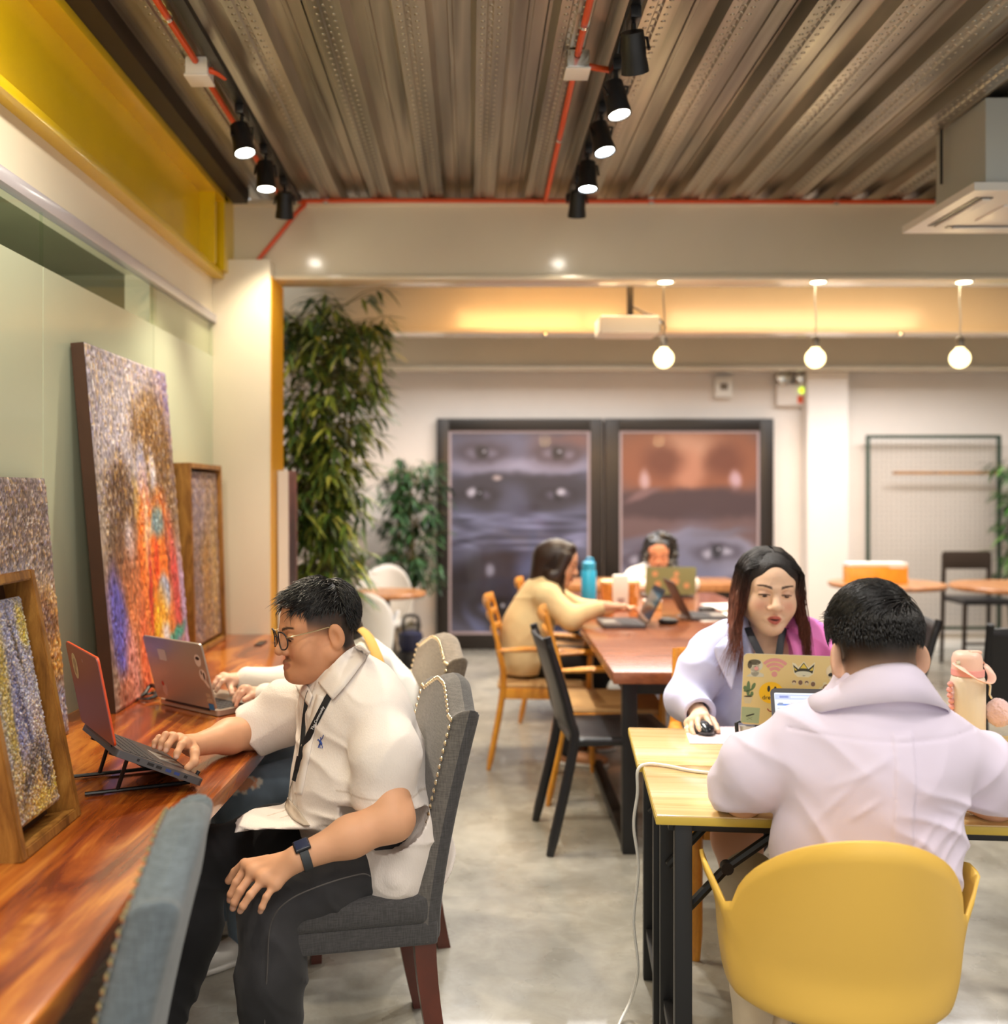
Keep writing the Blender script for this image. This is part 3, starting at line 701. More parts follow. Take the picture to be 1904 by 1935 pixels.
for (x0, x1, px0, px1, pf, l) in ((825, 1138, 852, 1110, poster_l, 'black framed poster of eyes nearest the small potted plant, blue grey bands'), (1142, 1460, 1174, 1430, poster_r, 'black framed poster of eyes with an orange brown top band')):
    d = 9.22; a, b = P(x0, 1216, d), P(x1, 791, d); a.z = max(a.z, .012)
    t_ = thing('poster', l, 'poster', ((a.x+b.x)/2, d, 0)); cx = t_.location.x; w = (b.x-a.x)/2
    i0, i1, zt, zb = PX(px0, d)-cx, PX(px1, d)-cx, P(0, 818, d).z, P(0, 1194, d).z
    obj('backboard', bx(BM(), (-w, .0, 0.005), (w, .07, b.z), .006), M['poster_frame'], t_)
    for lo, hi in (((-w, -.03, .005), (i0-.02, .0, b.z)), ((i1+.02, -.03, .005), (w, 0, b.z)), ((i0-.02, -.03, zt+.02), (i1+.02, 0, b.z)), ((i0-.02, -.03, .005), (i1+.02, 0, zb-.02))):
        obj('frame_rail', bx(BM(), lo, hi, .004), M['poster_frame'], t_)
    bm = BM(); g = .022
    for lo, hi in (((i0-g, -.012, zb-g), (i0, -.001, zt+g)), ((i1, -.012, zb-g), (i1+g, -.001, zt+g)), ((i0, -.012, zt), (i1, -.001, zt+g)), ((i0, -.012, zb-g), (i1, -.001, zb))): bx(bm, lo, hi)
    obj('border', bm, M['pale_line'], t_)
    p, q, c = grid_mesh(lambda u, v: np.stack([i0+(i1-i0)*u, np.full_like(u, -.004), zb+(zt-zb)*v], 1), 130, 190, pf)
    obj('print', (p, q, c), M['photo'], t_)
# wire grid panel on the back wall
gp = thing('grid_panel', 'tall wire grid panel with dark green frame on back wall', 'display panel', (PX(1763, 9.17), 9.17, 0)); w2 = PX(1890, 9.17)-gp.location.x
zt, zb = P(0, 822, 9.17).z, P(0, 1190, 9.17).z; M['green_steel'] = pbr('dark_green_steel', rgb(44, 66, 52), .45); M['wire'] = pbr('wire', rgb(170, 166, 158), .45)
for lo, hi in (((-w2, -.015, zb), (-w2+.03, .015, zt)), ((w2-.03, -.015, zb), (w2, .015, zt)), ((-w2+.03, -.015, zt-.03), (w2-.03, .015, zt)), ((-w2+.03, -.015, zb), (w2-.03, .015, zb+.03))): obj('frame_bar', bx(BM(), lo, hi, .003), M['green_steel'], gp)
bm = BM()
for x in np.arange(-w2+.05, w2-.03, .045): bx(bm, (x-.003, -.006, zb+.02), (x+.003, -.001, zt-.02))
for z in np.arange(zb+.05, zt-.03, .045): bx(bm, (-w2+.02, -.001, z-.002), (w2-.02, .004, z+.004))
obj('wire_mesh', bm, M['wire'], gp)
obj('hanging_rail', bx(BM(), (-w2+.24, -.02, zt-.36), (w2-.03, -.008, zt-.335)), M['gold_wood'], gp)
# ================================================================== counter
t = NT('red_slab_wood'); co = t.coord(scale=(5.5, .9, 5))
f = t.noise(co, 1.15, 7, .55, 2.2)
c = t.ramp(f, [(.22, rgb(72, 26, 10)), (.40, rgb(128, 54, 18)), (.52, rgb(172, 86, 28)), (.63, rgb(216, 134, 52)), (.78, rgb(140, 60, 20))])
g = t.noise(t.coord(scale=(90, 2.5, 40)), 1.0, 4, .6)
c = t.mix(.45, c, t.ramp(g, [(.3, (.45, .36, .3, 1)), (.65, (1, 1, 1, 1))]), 'MULTIPLY')
sx = t.n('ShaderNodeSeparateXYZ'); t.l(t.n('ShaderNodeTexCoord').outputs['Object'], sx.inputs[0])
wob = t.math('MULTIPLY', t.math('SUBTRACT', t.noise(t.coord(scale=(0, 1.5, 0)), 1.5, 2), .5), .09)
def line_at(x0, wd):
    dd = t.math('ABSOLUTE', t.math('SUBTRACT', t.math('ADD', sx.outputs[0], wob), x0)); return t.math('LESS_THAN', dd, wd)
c = t.mix(line_at(-.935, .004), c, rgb(214, 160, 70)); c = t.mix(t.math('MULTIPLY', line_at(-.93, .035), .35), c, rgb(226, 160, 60))
c = t.mix(t.math('MULTIPLY', line_at(-1.12, .003), .7), c, rgb(214, 160, 70))
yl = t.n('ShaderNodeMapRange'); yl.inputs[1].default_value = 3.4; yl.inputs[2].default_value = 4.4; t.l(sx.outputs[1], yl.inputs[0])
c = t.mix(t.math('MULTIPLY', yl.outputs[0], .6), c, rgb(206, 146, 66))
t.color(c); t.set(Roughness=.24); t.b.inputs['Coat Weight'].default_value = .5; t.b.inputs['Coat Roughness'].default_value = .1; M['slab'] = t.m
def edge_x(y): return -.580+.008*math.sin(y*1.9+.6)+.005*math.sin(y*5.3)
ct = thing('counter', 'long glossy red-brown live-edge wooden counter along the glass', 'counter', (-.9, 3.0, 0))
bm = BM(); ys = np.linspace(.55, 4.925, 90); rows = []
for y in ys:
    e = edge_x(y); rows.append([bm.verts.new((x+.9, y-3.0, z)) for x, z in ((-1.268, .685), (-1.268, .75), (-.93, .75), (e-.012, .75), (e-.003, .746), (e, .738), (e-.006, .70), (e-.03, .685), (-.93, .685))])
for a, b in zip(rows, rows[1:]):
    for k in range(9): bm.faces.new((a[k], a[(k+1) % 9], b[(k+1) % 9], b[k]))
bm.faces.new(rows[0]); bm.faces.new(rows[-1][::-1])
sl = obj('slab', bm, M['slab'], ct, angle=30)
M['slab'].node_tree.nodes  # coordinates are the slab's own; seams sit along its length
for y in (1.2, 4.7):
    obj('leg_frame', bx(BM(), (-.34, y-3.03, 0), (-.29, y-2.98, .685), .004), M['black'], ct); obj('leg_frame', bx(BM(), (.16, y-3.03, 0), (.21, y-2.98, .685), .004), M['black'], ct)
bm = BM()
for (x, y, w, h) in ((-.02, 1.62, .012, .06), (-.24, .62, .012, .07)): bx(bm, (x, y, .7495), (x+w, y+h, .7505))
obj('crack_fill', bm, M['dark_steel'], ct)

# ------------------------------------------------------------------ upholstered chairs
M['grey_fab'] = fabric('grey_linen', rgb(100, 95, 90), scale=900)
M['taupe_fab'] = fabric('taupe_linen', rgb(118, 106, 92), scale=900)
M['dark_fab'] = fabric('charcoal_linen', rgb(70, 68, 68), scale=900)
M['bluegrey_fab'] = fabric('blue_grey_linen', rgb(96, 105, 110), scale=900)
M['mahogany'] = pbr('mahogany', rgb(92, 38, 22), .35, coat=.3, var=.2, vscale=14)
M['nail'] = pbr('antique_nail', rgb(230, 212, 180), .25, 1)
def cspace(n, e): return np.concatenate([[0], np.array([.0025, .007, .013, .022, .034])/1.0, np.linspace(.05, e-.05, n), e-np.array([.034, .022, .013, .007, .0025]), [e]])
def parsons(name, label, loc, rotz, fab, fab2, legmat=None, group='upholstered chairs at the counter'):
    t_ = thing(name, label, 'chair', loc, rotz, group)
    W, Z0 = .47, .37
    top = lambda y: .925+.042*(1-sstep(.12, .78, np.abs(y)/(W/2)))-.012*np.exp(-((np.abs(y)/(W/2)-.82)/.12)**2)
    leanx = lambda z: -.005-.115*np.maximum(0, (z-.42)/.55)**1.35
    sy = cspace(14, W)-W/2; sv = cspace(16, .58)/.58
    Y, V = np.meshgrid(sy, sv, indexing='ij'); Z = Z0+V*(top(Y)-Z0)
    e = np.minimum(np.minimum(W/2-np.abs(Y), top(Y)-Z), Z-Z0); th = .037*np.sqrt(np.clip(1-(1-np.clip(e/.022, 0, 1))**2, 0, 1))+.010*sstep(.02, .12, e)
    X = leanx(Z); fr = np.stack([X+th, Y, Z], -1).reshape(-1, 3); bk = np.stack([X-th*.9, Y, Z], -1).reshape(-1, 3)
    n, m = Y.shape; i = np.arange(n*m).reshape(n, m); q = np.stack([i[:-1, :-1], i[1:, :-1], i[1:, 1:], i[:-1, 1:]], -1).reshape(-1, 4)
    bo = obj('backrest', (fr, q), fab, t_, angle=180)
    bb = obj('back_panel', (bk, q[:, ::-1]), fab2, t_, angle=180)
    bm = BM(); ny = W/2-.014; pts = []
    for z in np.linspace(.47, .90, 24): pts += [(leanx(z), -ny, z), (leanx(z), ny, z)]
    for y in np.linspace(-ny+.02, ny-.02, 22): pts.append((leanx(top(y)-.014), y, top(y)-.014))
    for p in pts: lathe(bm, [(.0068, 0), (.0055, .0035), (.002, .0055), (.0001, .0058)], (p[0]+.036, p[1], p[2]), 8, Matrix.Rotation(PI/2, 3, 'Y'))
    obj('nailhead_trim', bm, M['nail'], t_)
    obj('seat_cushion', box(BM(), (.185, 0, .452), (.39, .485, .075), None, .03, 4), fab2, t_)
    obj('seat_frame', bx(BM(), (-.03, -.235, .365), (.375, .235, .425), .012, 3), fab2, t_)
    lm = legmat or M['mahogany']
    for s in (-1, 1):
        bm = BM(); pts = [(.44, s*.205, .37), (.445, s*.207, .0)]
        for k, (w, z) in enumerate(((.024, .37), (.017, 0))): pass
        a = [bm.verts.new((.345+dx*.022, s*.205+dy*.022, .37)) for dx, dy in ((-1, -1), (1, -1), (1, 1), (-1, 1))]; b = [bm.verts.new((.35+dx*.016, s*.207+dy*.016, 0)) for dx, dy in ((-1, -1), (1, -1), (1, 1), (-1, 1))]
        bm.faces.new(a); bm.faces.new(b[::-1]); [bm.faces.new((a[k], b[k], b[(k+1) % 4], a[(k+1) % 4])) for k in range(4)]
        obj('leg', bm, lm, t_)
        bm = BM(); pr = []
        for z in np.linspace(.375, 0, 8):
            x = .0-.055*((.375-z)/.375)**1.6; w = .026-.006*((.375-z)/.375)
            pr.append([bm.verts.new((x+dx*w, s*.203+dy*.021, z)) for dx, dy in ((-1, -1), (1, -1), (1, 1), (-1, 1))])
        for a, b in zip(pr, pr[1:]):
            for k in range(4): bm.faces.new((a[k], a[(k+1) % 4], b[(k+1) % 4], b[k]))
        bm.faces.new(pr[0]); bm.faces.new(pr[-1]); obj('leg', bm, lm, t_)
    return t_
ROT12 = PI+math.radians(12)
parsons('upholstered_chair', 'dark grey nailhead chair with the man in glasses seated on it', (-.155, 2.62, 0), ROT12, M['grey_fab'], M['dark_fab'])
parsons('upholstered_chair', 'taupe nailhead chair behind the man in glasses, empty camel back showing', (-.195, 3.38, 0), ROT12+.06, M['taupe_fab'], M['taupe_fab'])
parsons('upholstered_chair', 'blurred blue-grey chair tucked under the counter nearest the camera', (-.545, 1.50, 0), PI+math.radians(9), M['bluegrey_fab'], M['bluegrey_fab'])

# ------------------------------------------------------------------ wooden armchairs
M['honey'] = wood('honey_chair_wood', [(.3, rgb(196, 122, 30)), (.55, rgb(226, 154, 48)), (.75, rgb(236, 172, 70))], (10, 10, 2), 2, .4, .2)
M['seat_pad'] = pbr('tan_seat', rgb(190, 150, 100), .7, var=.1)
def armchair(label, loc, rotz, group='yellow wooden armchairs'):
    t_ = thing('wooden_armchair', label, 'chair', loc, rotz, group); w = M['honey']
    for s in (-1, 1):
        obj('leg', tube(BM(), smoothpath([(.24, s*.25, .62), (.235, s*.25, .42), (.25, s*.255, 0)], 4), [.02]*4+[.021]*4+[.014], 10, flat=.8), w, t_)
        obj('leg', tube(BM(), smoothpath([(-.30, s*.22, .88), (-.235, s*.235, .62), (-.215, s*.24, .42), (-.29, s*.25, 0)], 5), [.015]*5+[.022]*10+[.014], 10, flat=.75), w, t_)
        obj('armrest', tube(BM(), smoothpath([(-.245, s*.235, .62), (-.05, s*.262, .635), (.14, s*.268, .63), (.27, s*.255, .61)], 5), [.02]*3+[.026]*10+[.018]*3, 10, flat=.55, up=(0, 0, 1)), w, t_)
        obj('rail', bx(BM(), (-.22, s*.235-.012, .37), (.235, s*.235+.012, .425), .004), w, t_)
    obj('seat', box(BM(), (.005, 0, .435), (.50, .48, .028), None, .012, 3), M['seat_pad'], t_)
    obj('rail', bx(BM(), (.222, -.23, .37), (.246, .23, .425), .004), w, t_)
    for z, x in ((.855, -.295), (.78, -.275), (.70, -.252)):
        bm = BM(); tube(bm, smoothpath([(x, -.22, z), (x-.03, 0, z+.008), (x, .22, z)], 6), .012, 8, flat=2.4 if z > .8 else 1.6, up=(0, 0, 1)); obj('back_slat', bm, w, t_)
    return t_
armchair('yellow wooden armchair with the woman in the beige sweater sitting on it', (.40, 5.45, 0), math.radians(-4))
armchair('empty yellow wooden armchair behind the black side chair', (.66, 4.86, 0), math.radians(-3))
armchair('yellow wooden armchair at the back of the table beyond the blue bottle', (.62, 6.5, 0), math.radians(-5))
armchair('yellow wooden armchair with the woman in the two-tone blazer sitting on it', (.96, 3.34, 0), math.radians(-92))
armchair('empty yellow wooden armchair across the big table behind the woman in the blazer', (1.84, 5.55, 0), math.radians(176))
# ------------------------------------------------------------------ black side chairs
def sidechair(label, loc, rotz, group='black side chairs'):
    t_ = thing('side_chair', label, 'chair', loc, rotz, group); m = M['black_plastic']
    p, q, _ = grid_mesh(lambda u, v: np.stack([-.20-.10*v**1.3-.035*(1-(2*u-1)**2), (2*u-1)*(.21+.01*v), .50+.36*v-.015*(2*u-1)**2*v], 1), 14, 10)
    o = obj('backrest', (p, q), m, t_, angle=180); s_ = o.modifiers.new('Solid', 'SOLIDIFY'); s_.thickness = .018; s_.offset = 0
    p, q, _ = grid_mesh(lambda u, v: np.stack([-.21+.43*v, (2*u-1)*.215, .45-.012*np.sin(PI*u)*np.sin(PI*v)], 1), 10, 10)
    o = obj('seat', (p, q), m, t_, angle=180); s_ = o.modifiers.new('Solid', 'SOLIDIFY'); s_.thickness = .03; s_.offset = 0
    for s in (-1, 1):
        obj('leg', tube(BM(), smoothpath([(-.31, s*.205, .87), (-.22, s*.205, .55), (-.205, s*.205, .42), (-.30, s*.215, 0)], 5), [.017]*5+[.021]*10+[.016], 8), m, t_)
        obj('leg', tube(BM(), [(.19, s*.195, .44), (.215, s*.21, 0)], [.019, .014], 8), m, t_)
    return t_
sidechair('black side chair at the near end of the big wooden table', (.60, 4.22, 0), math.radians(4))
sidechair('black chair turned away at the right edge behind the pink bottle', (PX(1935, 4.6), 4.65, 0), math.radians(78))
sidechair('black chair half hidden behind the head of the man in the lilac shirt', (1.82, 4.75, 0), math.radians(178))
# ------------------------------------------------------------------ shell chairs
def shell_chair(label, loc, rotz, mat, legmat, group, scale=1.0):
    t_ = thing('shell_chair', label, 'chair', loc, rotz, group)
    na, nr = 72, 22
    A, T = np.meshgrid(np.linspace(0, 2*PI, na, endpoint=False), np.linspace(0.02, 1, nr), indexing='ij')
    a = np.abs(((A+PI) % (2*PI))-PI)          # angle measured from the rear
    dx, dy = -np.cos(A), np.sin(A)               # A=0 points to the rear
    s = np.sin(np.minimum(a, PI/2))/.915
    arch = np.clip(1-s**2.0, 0, 1)**.55; arch[a > PI/2] = 0
    arm = sstep(1.14, 1.42, a)*(1-sstep(1.85, 2.3, a))
    h = .580+.240*arch+.085*arm-.160*sstep(1.65, 2.4, a)-.03*sstep(2.4, 3.0, a)
    Rx = np.where(dx < 0, .235, .25); Ry = .246
    front = sstep(1.9, 2.6, a)
    w_ = np.clip((T-.40)/.60, 0, 1); fr = np.where(T < .40, .90*(T/.40), .90+.10*(1-(1-w_)**2.2)); fz = .03*np.clip(T/.4, 0, 1)**3+.97*w_**1.35
    lean = np.maximum(0, (.42+(h-.42)*fz)-.52)*np.maximum(0, -dx)**2*.34
    rr = fr*(1+.13*arm*sstep(.75, 1, T)**2)
    X = dx*Rx*rr-lean+.01; Y = dy*Ry*rr*(1-.06*front); Z = .395+(h-.395)*fz-.02*front*fr**4
    V = np.stack([X, Y, Z], -1).reshape(-1, 3)*scale; i = np.arange(na*nr).reshape(na, nr)
    q = np.stack([i[:, :-1], np.roll(i, -1, 0)[:, :-1], np.roll(i, -1, 0)[:, 1:], i[:, 1:]], -1).reshape(-1, 4)
    V = np.concatenate([V, [[.01, 0, .42]]]); V = np.asarray(V)
    o = obj('shell', (V[:-1], q), mat, t_, angle=180); md = o.modifiers.new('Solid', 'SOLIDIFY'); md.thickness = .007; md.offset = 0
    for sx in (-1, 1):
        for sy in (-1, 1):
            obj('leg', tube(BM(), [(.02+sx*.11, sy*.12, .405), (.02+sx*.23, sy*.22, 0)], [.016, .010], 10), legmat, t_)
    bm = BM()
    for sx, sy in ((1, 1), (1, -1)): tube(bm, [(.02+sx*.15, sy*.15, .27), (.02-sx*.11, -sy*.12, .40)], .004, 6)
    tube(bm, [(-.09, -.12, .405), (.13, -.12, .405), (.13, .12, .405), (-.09, .12, .405), (-.09, -.12, .405)], .006, 6); obj('brace', bm, M['black'], t_)
    return t_
M['yellow_shell'] = pbr('yellow_shell', rgb(244, 198, 92), .38, spec=.4)
M['white_shell'] = pbr('white_shell', rgb(226, 230, 234), .4)
M['grey_shell'] = pbr('pale_grey_shell', rgb(206, 202, 194), .5)
M['beech'] = pbr('beech', rgb(196, 176, 150), .45, var=.1)
shell_chair('yellow plastic shell armchair under the man in the lilac shirt', (.775, 2.125, 0), math.radians(82), M['yellow_shell'], M['beech'], 'shell armchairs')
shell_chair('glossy white shell armchair behind the man in glasses', (PX(674, 6.55), 6.55, 0), math.radians(104), M['white_shell'], M['beech'], 'shell armchairs', 1.0)
shell_chair('pale grey shell armchair at the small round table beside the plant', (PX(720, 7.95), 7.95, 0), math.radians(-95), M['grey_shell'], M['beech'], 'shell armchairs', 1.04)
# navy chair and black stool by the plant
M['navy'] = pbr('navy_plastic', rgb(26, 30, 62), .5)
nc = thing('office_chair', 'navy backed chair behind the pale grey shell chair', 'chair', (PX(650, 8.75), 8.75, 0))
obj('backrest', box(BM(), (0, 0, .80), (.30, .06, .16), Matrix.Rotation(math.radians(3), 3, 'Y'), .02, 3), M['navy'], nc)
obj('seat', bx(BM(), (-.22, -.02, .44), (.22, -.44, .50), .02), M['navy'], nc)
obj('post', tube(BM(), [(0, 0, .73), (0, 0, .5), (0, -.1, .46)], .02, 8), M['black'], nc)
for a in range(5): obj('leg', tube(BM(), [(0, -.22, .10), (.26*math.cos(a*1.2566), -.22+.26*math.sin(a*1.2566), .03)], .022, 8), M['black'], nc)
obj('column', tube(BM(), [(0, -.22, .45), (0, -.22, .08)], .025, 10), M['black'], nc)
bk = thing('bucket_bag', 'small navy and black bag on the floor below the small plant', 'bag', (PX(776, 7.6), 7.6, 0))
obj('body', lathe(BM(), [(.02, 0), (.12, .005), (.13, .12), (.10, .24), (.08, .25)], (0, 0, 0), 18), M['black'], bk)
obj('flap', lathe(BM(), [(.08, .25), (.10, .30), (.09, .38), (.03, .40)], (0, 0, 0), 18), M['navy'], bk)
obj('handle', tube(BM(), smoothpath([(-.06, 0, .38), (-.05, 0, .50), (.05, 0, .50), (.06, 0, .38)], 6), .012, 8), M['black'], bk)

# ------------------------------------------------------------------ tables
M['round_wood'] = wood('table_wood', [(.3, rgb(150, 98, 58)), (.55, rgb(188, 132, 84)), (.75, rgb(204, 152, 104))], (8, 1, 8), 2, .35, .2)
def round_table(label, loc, r, top, group='round wooden tables'):
    t_ = thing('round_table', label, 'table', loc, 0, group)
    obj('tabletop', lathe(BM(), [(.001, top-.035), (r-.012, top-.035), (r, top-.022), (r, top-.006), (r-.006, top), (.001, top)], (0, 0, 0), 48), M['round_wood'], t_)
    obj('pedestal', tube(BM(), [(0, 0, .02), (0, 0, top-.035)], .035, 14), M['black'], t_)
    obj('base', lathe(BM(), [(.001, 0), (.24, 0), (.24, .012), (.06, .03), (.04, .06)], (0, 0, 0), 32), M['black'], t_)
round_table('small round wooden table between the pale shell chair and the plant', (PX(728, 7.35), 7.35, 0), .30, .72)
round_table('round wooden table holding the amber box by the wire grid panel', (PX(1675, 7.9), 7.9, 0), .44, .735)
round_table('round wooden table at the right edge with a black stool behind it', (PX(1925, 7.2), 7.2, 0), .46, .78)
tb = thing('side_table', 'pale wooden table behind the curly-haired woman, under the right poster', 'table', (PX(1228, 8.1), 8.1, 0))
obj('tabletop', bx(BM(), (-.70, -.3, .67), (.70, .3, .735), .015), M['round_wood'], tb)
for sx in (-.62, .62):
    for sy in (-.24, .24): obj('leg', bx(BM(), (sx-.025, sy-.025, 0), (sx+.025, sy+.025, .67)), M['black'], tb)
obj('apron', bx(BM(), (-.64, -.25, .54), (.64, -.22, .67)), M['dark_steel'], tb)
am = thing('display_box', 'amber acrylic box on the round table before the wire grid panel', 'box', (PX(1653, 7.85), 7.85, .735))
M['amber'] = pbr('amber_acrylic', rgb(240, 170, 60), .2, coat=.5, var=.12, vscale=14)
obj('body', bx(BM(), (-.225, -.08, 0), (.225, .08, .135), .006), M['amber'], am)
obj('lid', bx(BM(), (-.225, -.082, .135), (.225, .082, .165), .006), M['white_plastic'], am)
obj('front_label', bx(BM(), (.08, -.085, .125), (.2, -.082, .16)), M['paper'], am)
st = thing('bar_stool', 'tall dark bar stool behind the right round table', 'stool', (PX(1845, 8.3), 8.3, 0), 0)
for sx in (-.19, .19):
    obj('leg', tube(BM(), [(sx, .17, .93), (sx*1.05, .2, 0)], [.02, .016], 8), M['dark_steel'], st); obj('leg', tube(BM(), [(sx*.95, -.17, .56), (sx*1.1, -.2, 0)], [.02, .016], 8), M['dark_steel'], st)
obj('seat', bx(BM(), (-.2, -.2, .53), (.2, .19, .58), .02), M['black_plastic'], st)
obj('backrest', bx(BM(), (-.2, .155, .80), (.2, .185, .95), .012), M['dark_steel'], st)
obj('footrest', tube(BM(), [(-.2, -.19, .22), (.2, -.19, .22)], .012, 8), M['dark_steel'], st)

# folding tables (two, side by side)
M['laminate'] = wood('striped_laminate', [(.25, rgb(206, 160, 96)), (.42, rgb(222, 186, 122)), (.55, rgb(234, 206, 146)), (.68, rgb(212, 170, 104)), (.8, rgb(238, 216, 162))], (.6, 26, 6), 1.1, .22, .5, .4, fine=.12)
M['lam_edge'] = pbr('table_edge', rgb(206, 176, 70), .4)
TR = -math.radians(5.6)
def folding_table(label, loc, w=1.2, dpt=.41):
    t_ = thing('folding_table', label, 'table', loc, TR, 'light wood folding tables'); h = .74
    obj('tabletop', bx(BM(), (0, 0, h-.022), (w, dpt, h), .003), M['laminate'], t_)
    obj('edge_band', bx(BM(), (-.0015, -.0015, h-.021), (w+.0015, dpt+.0015, h-.003), .002), M['lam_edge'], t_)
    m = M['black']
    for x in (.06, w-.06):
        for y in (.03, dpt-.03): obj('leg', bx(BM(), (x-.019, y-.019, 0), (x+.019, y+.019, h-.022), .003), m, t_)
        s = 1 if x < .5 else -1
        obj('leg_crossbar', bx(BM(), (x-.012, .045, .13), (x+.012, dpt-.045, .155), .002), m, t_)
        for y in (.055, dpt-.055):
            o = obj('folding_brace', tube(BM(), [(x, y, h-.24), (x+s*.10, y, h-.13), (x+s*.22, y, h-.04)], .011, 8), m, t_)
            obj('hinge_knob', lathe(BM(), [(.001, -.012), (.014, -.012), (.014, .012), (.001, .012)], (x+s*.10, y, h-.13), 12, Matrix.Rotation(PI/2, 3, 'X')), m, t_)
    for y in (.05, dpt-.05): obj('rail', bx(BM(), (.03, y-.01, h-.047), (w-.03, y+.01, h-.022), .002), m, t_)
    obj('cross_rail', bx(BM(), (.14, dpt/2-.015, h-.05), (w-.14, dpt/2+.015, h-.022), .002), m, t_)
    return t_
T1 = Vector((.4086, 2.20, 0)); Tu = Vector((math.cos(TR), math.sin(TR), 0)); Tv = Vector((-math.sin(TR), math.cos(TR), 0))
folding_table('folding table with yellow wood top nearer the camera, under the lilac sleeves', T1)
folding_table('folding table with yellow wood top holding the mouse and the sticker laptop', T1+Tv*.415-Tu*.012)
def onT(u, v, z=.74): return T1+Tu*u+Tv*v+Vector((0, 0, z))
# big wooden table
M['red_table'] = wood('red_table_wood', [(.25, rgb(112, 58, 36)), (.5, rgb(156, 90, 56)), (.72, rgb(180, 114, 76))], (2, 9, 6), 1.6, .22, .5)
bt = thing('dining_table', 'big red-brown wooden table with black steel frame in mid room', 'table', (.555, 3.89, 0), -math.radians(1.1))
obj('tabletop', bx(BM(), (0, 0, .702), (1.08, 3.1, .75), .006), M['red_table'], bt)
for y in (.14, 2.9):
    for x in (.08, 1.0): obj('leg', bx(BM(), (x-.03, y-.03, 0), (x+.03, y+.03, .70), .004), M['black'], bt)
    obj('cross_bar', bx(BM(), (.08, y-.02, .64), (1.0, y+.02, .70), .004), M['black'], bt)
for x in (.08, 1.0): obj('floor_rail', bx(BM(), (x-.025, .17, .0), (x+.025, 2.87, .045), .004), M['black'], bt)
obj('side_rail', bx(BM(), (.06, .17, .64), (.10, 2.87, .70)), M['black'], bt)
# ================================================================== people
M['skin'] = vcol_mat('skin', .52, sss=.12, bump=.06, bscale=500, bdist=.001, spec=.45)
M['hair_black'] = pbr('black_hair', rgb(22, 19, 18), .34, spec=.65, bump=.35, bscale=380, bdist=.002)
M['lens'] = None
M['hair_v'] = vcol_mat('brown_hair', .45, bump=.8, bscale=420, bdist=.004, spec=.5, stretch=(1, 1, .12))
M['eyeball'] = pbr('eye_white', rgb(230, 224, 216), .15)
def lens_mat():
    if M['lens'] is None:
        t = NT('spectacle_lens'); tr = t.n('ShaderNodeBsdfTransparent'); gl = t.n('ShaderNodeBsdfGlossy'); gl.inputs['Roughness'].default_value = .03; mx = t.n('ShaderNodeMixShader'); mx.inputs[0].default_value = .08
        t.l(tr.outputs[0], mx.inputs[1]); t.l(gl.outputs[0], mx.inputs[2]); t.l(mx.outputs[0], t.out.inputs[0]); M['lens'] = t.m
    return M['lens']
def nrm(v): v = np.array(v, float); return v/np.linalg.norm(v)
def basis(yaw_vec, pitch=0, roll=0):
    f = nrm((yaw_vec[0], yaw_vec[1], 0)); r = np.cross(f, (0, 0, 1.))
    f2 = f*math.cos(pitch)-np.array([0, 0, 1.])*math.sin(pitch); u = np.cross(r, f2)
    r2 = r*math.cos(roll)+u*math.sin(roll); u2 = np.cross(r2, f2)
    return np.stack([r2, f2, u2], 1)
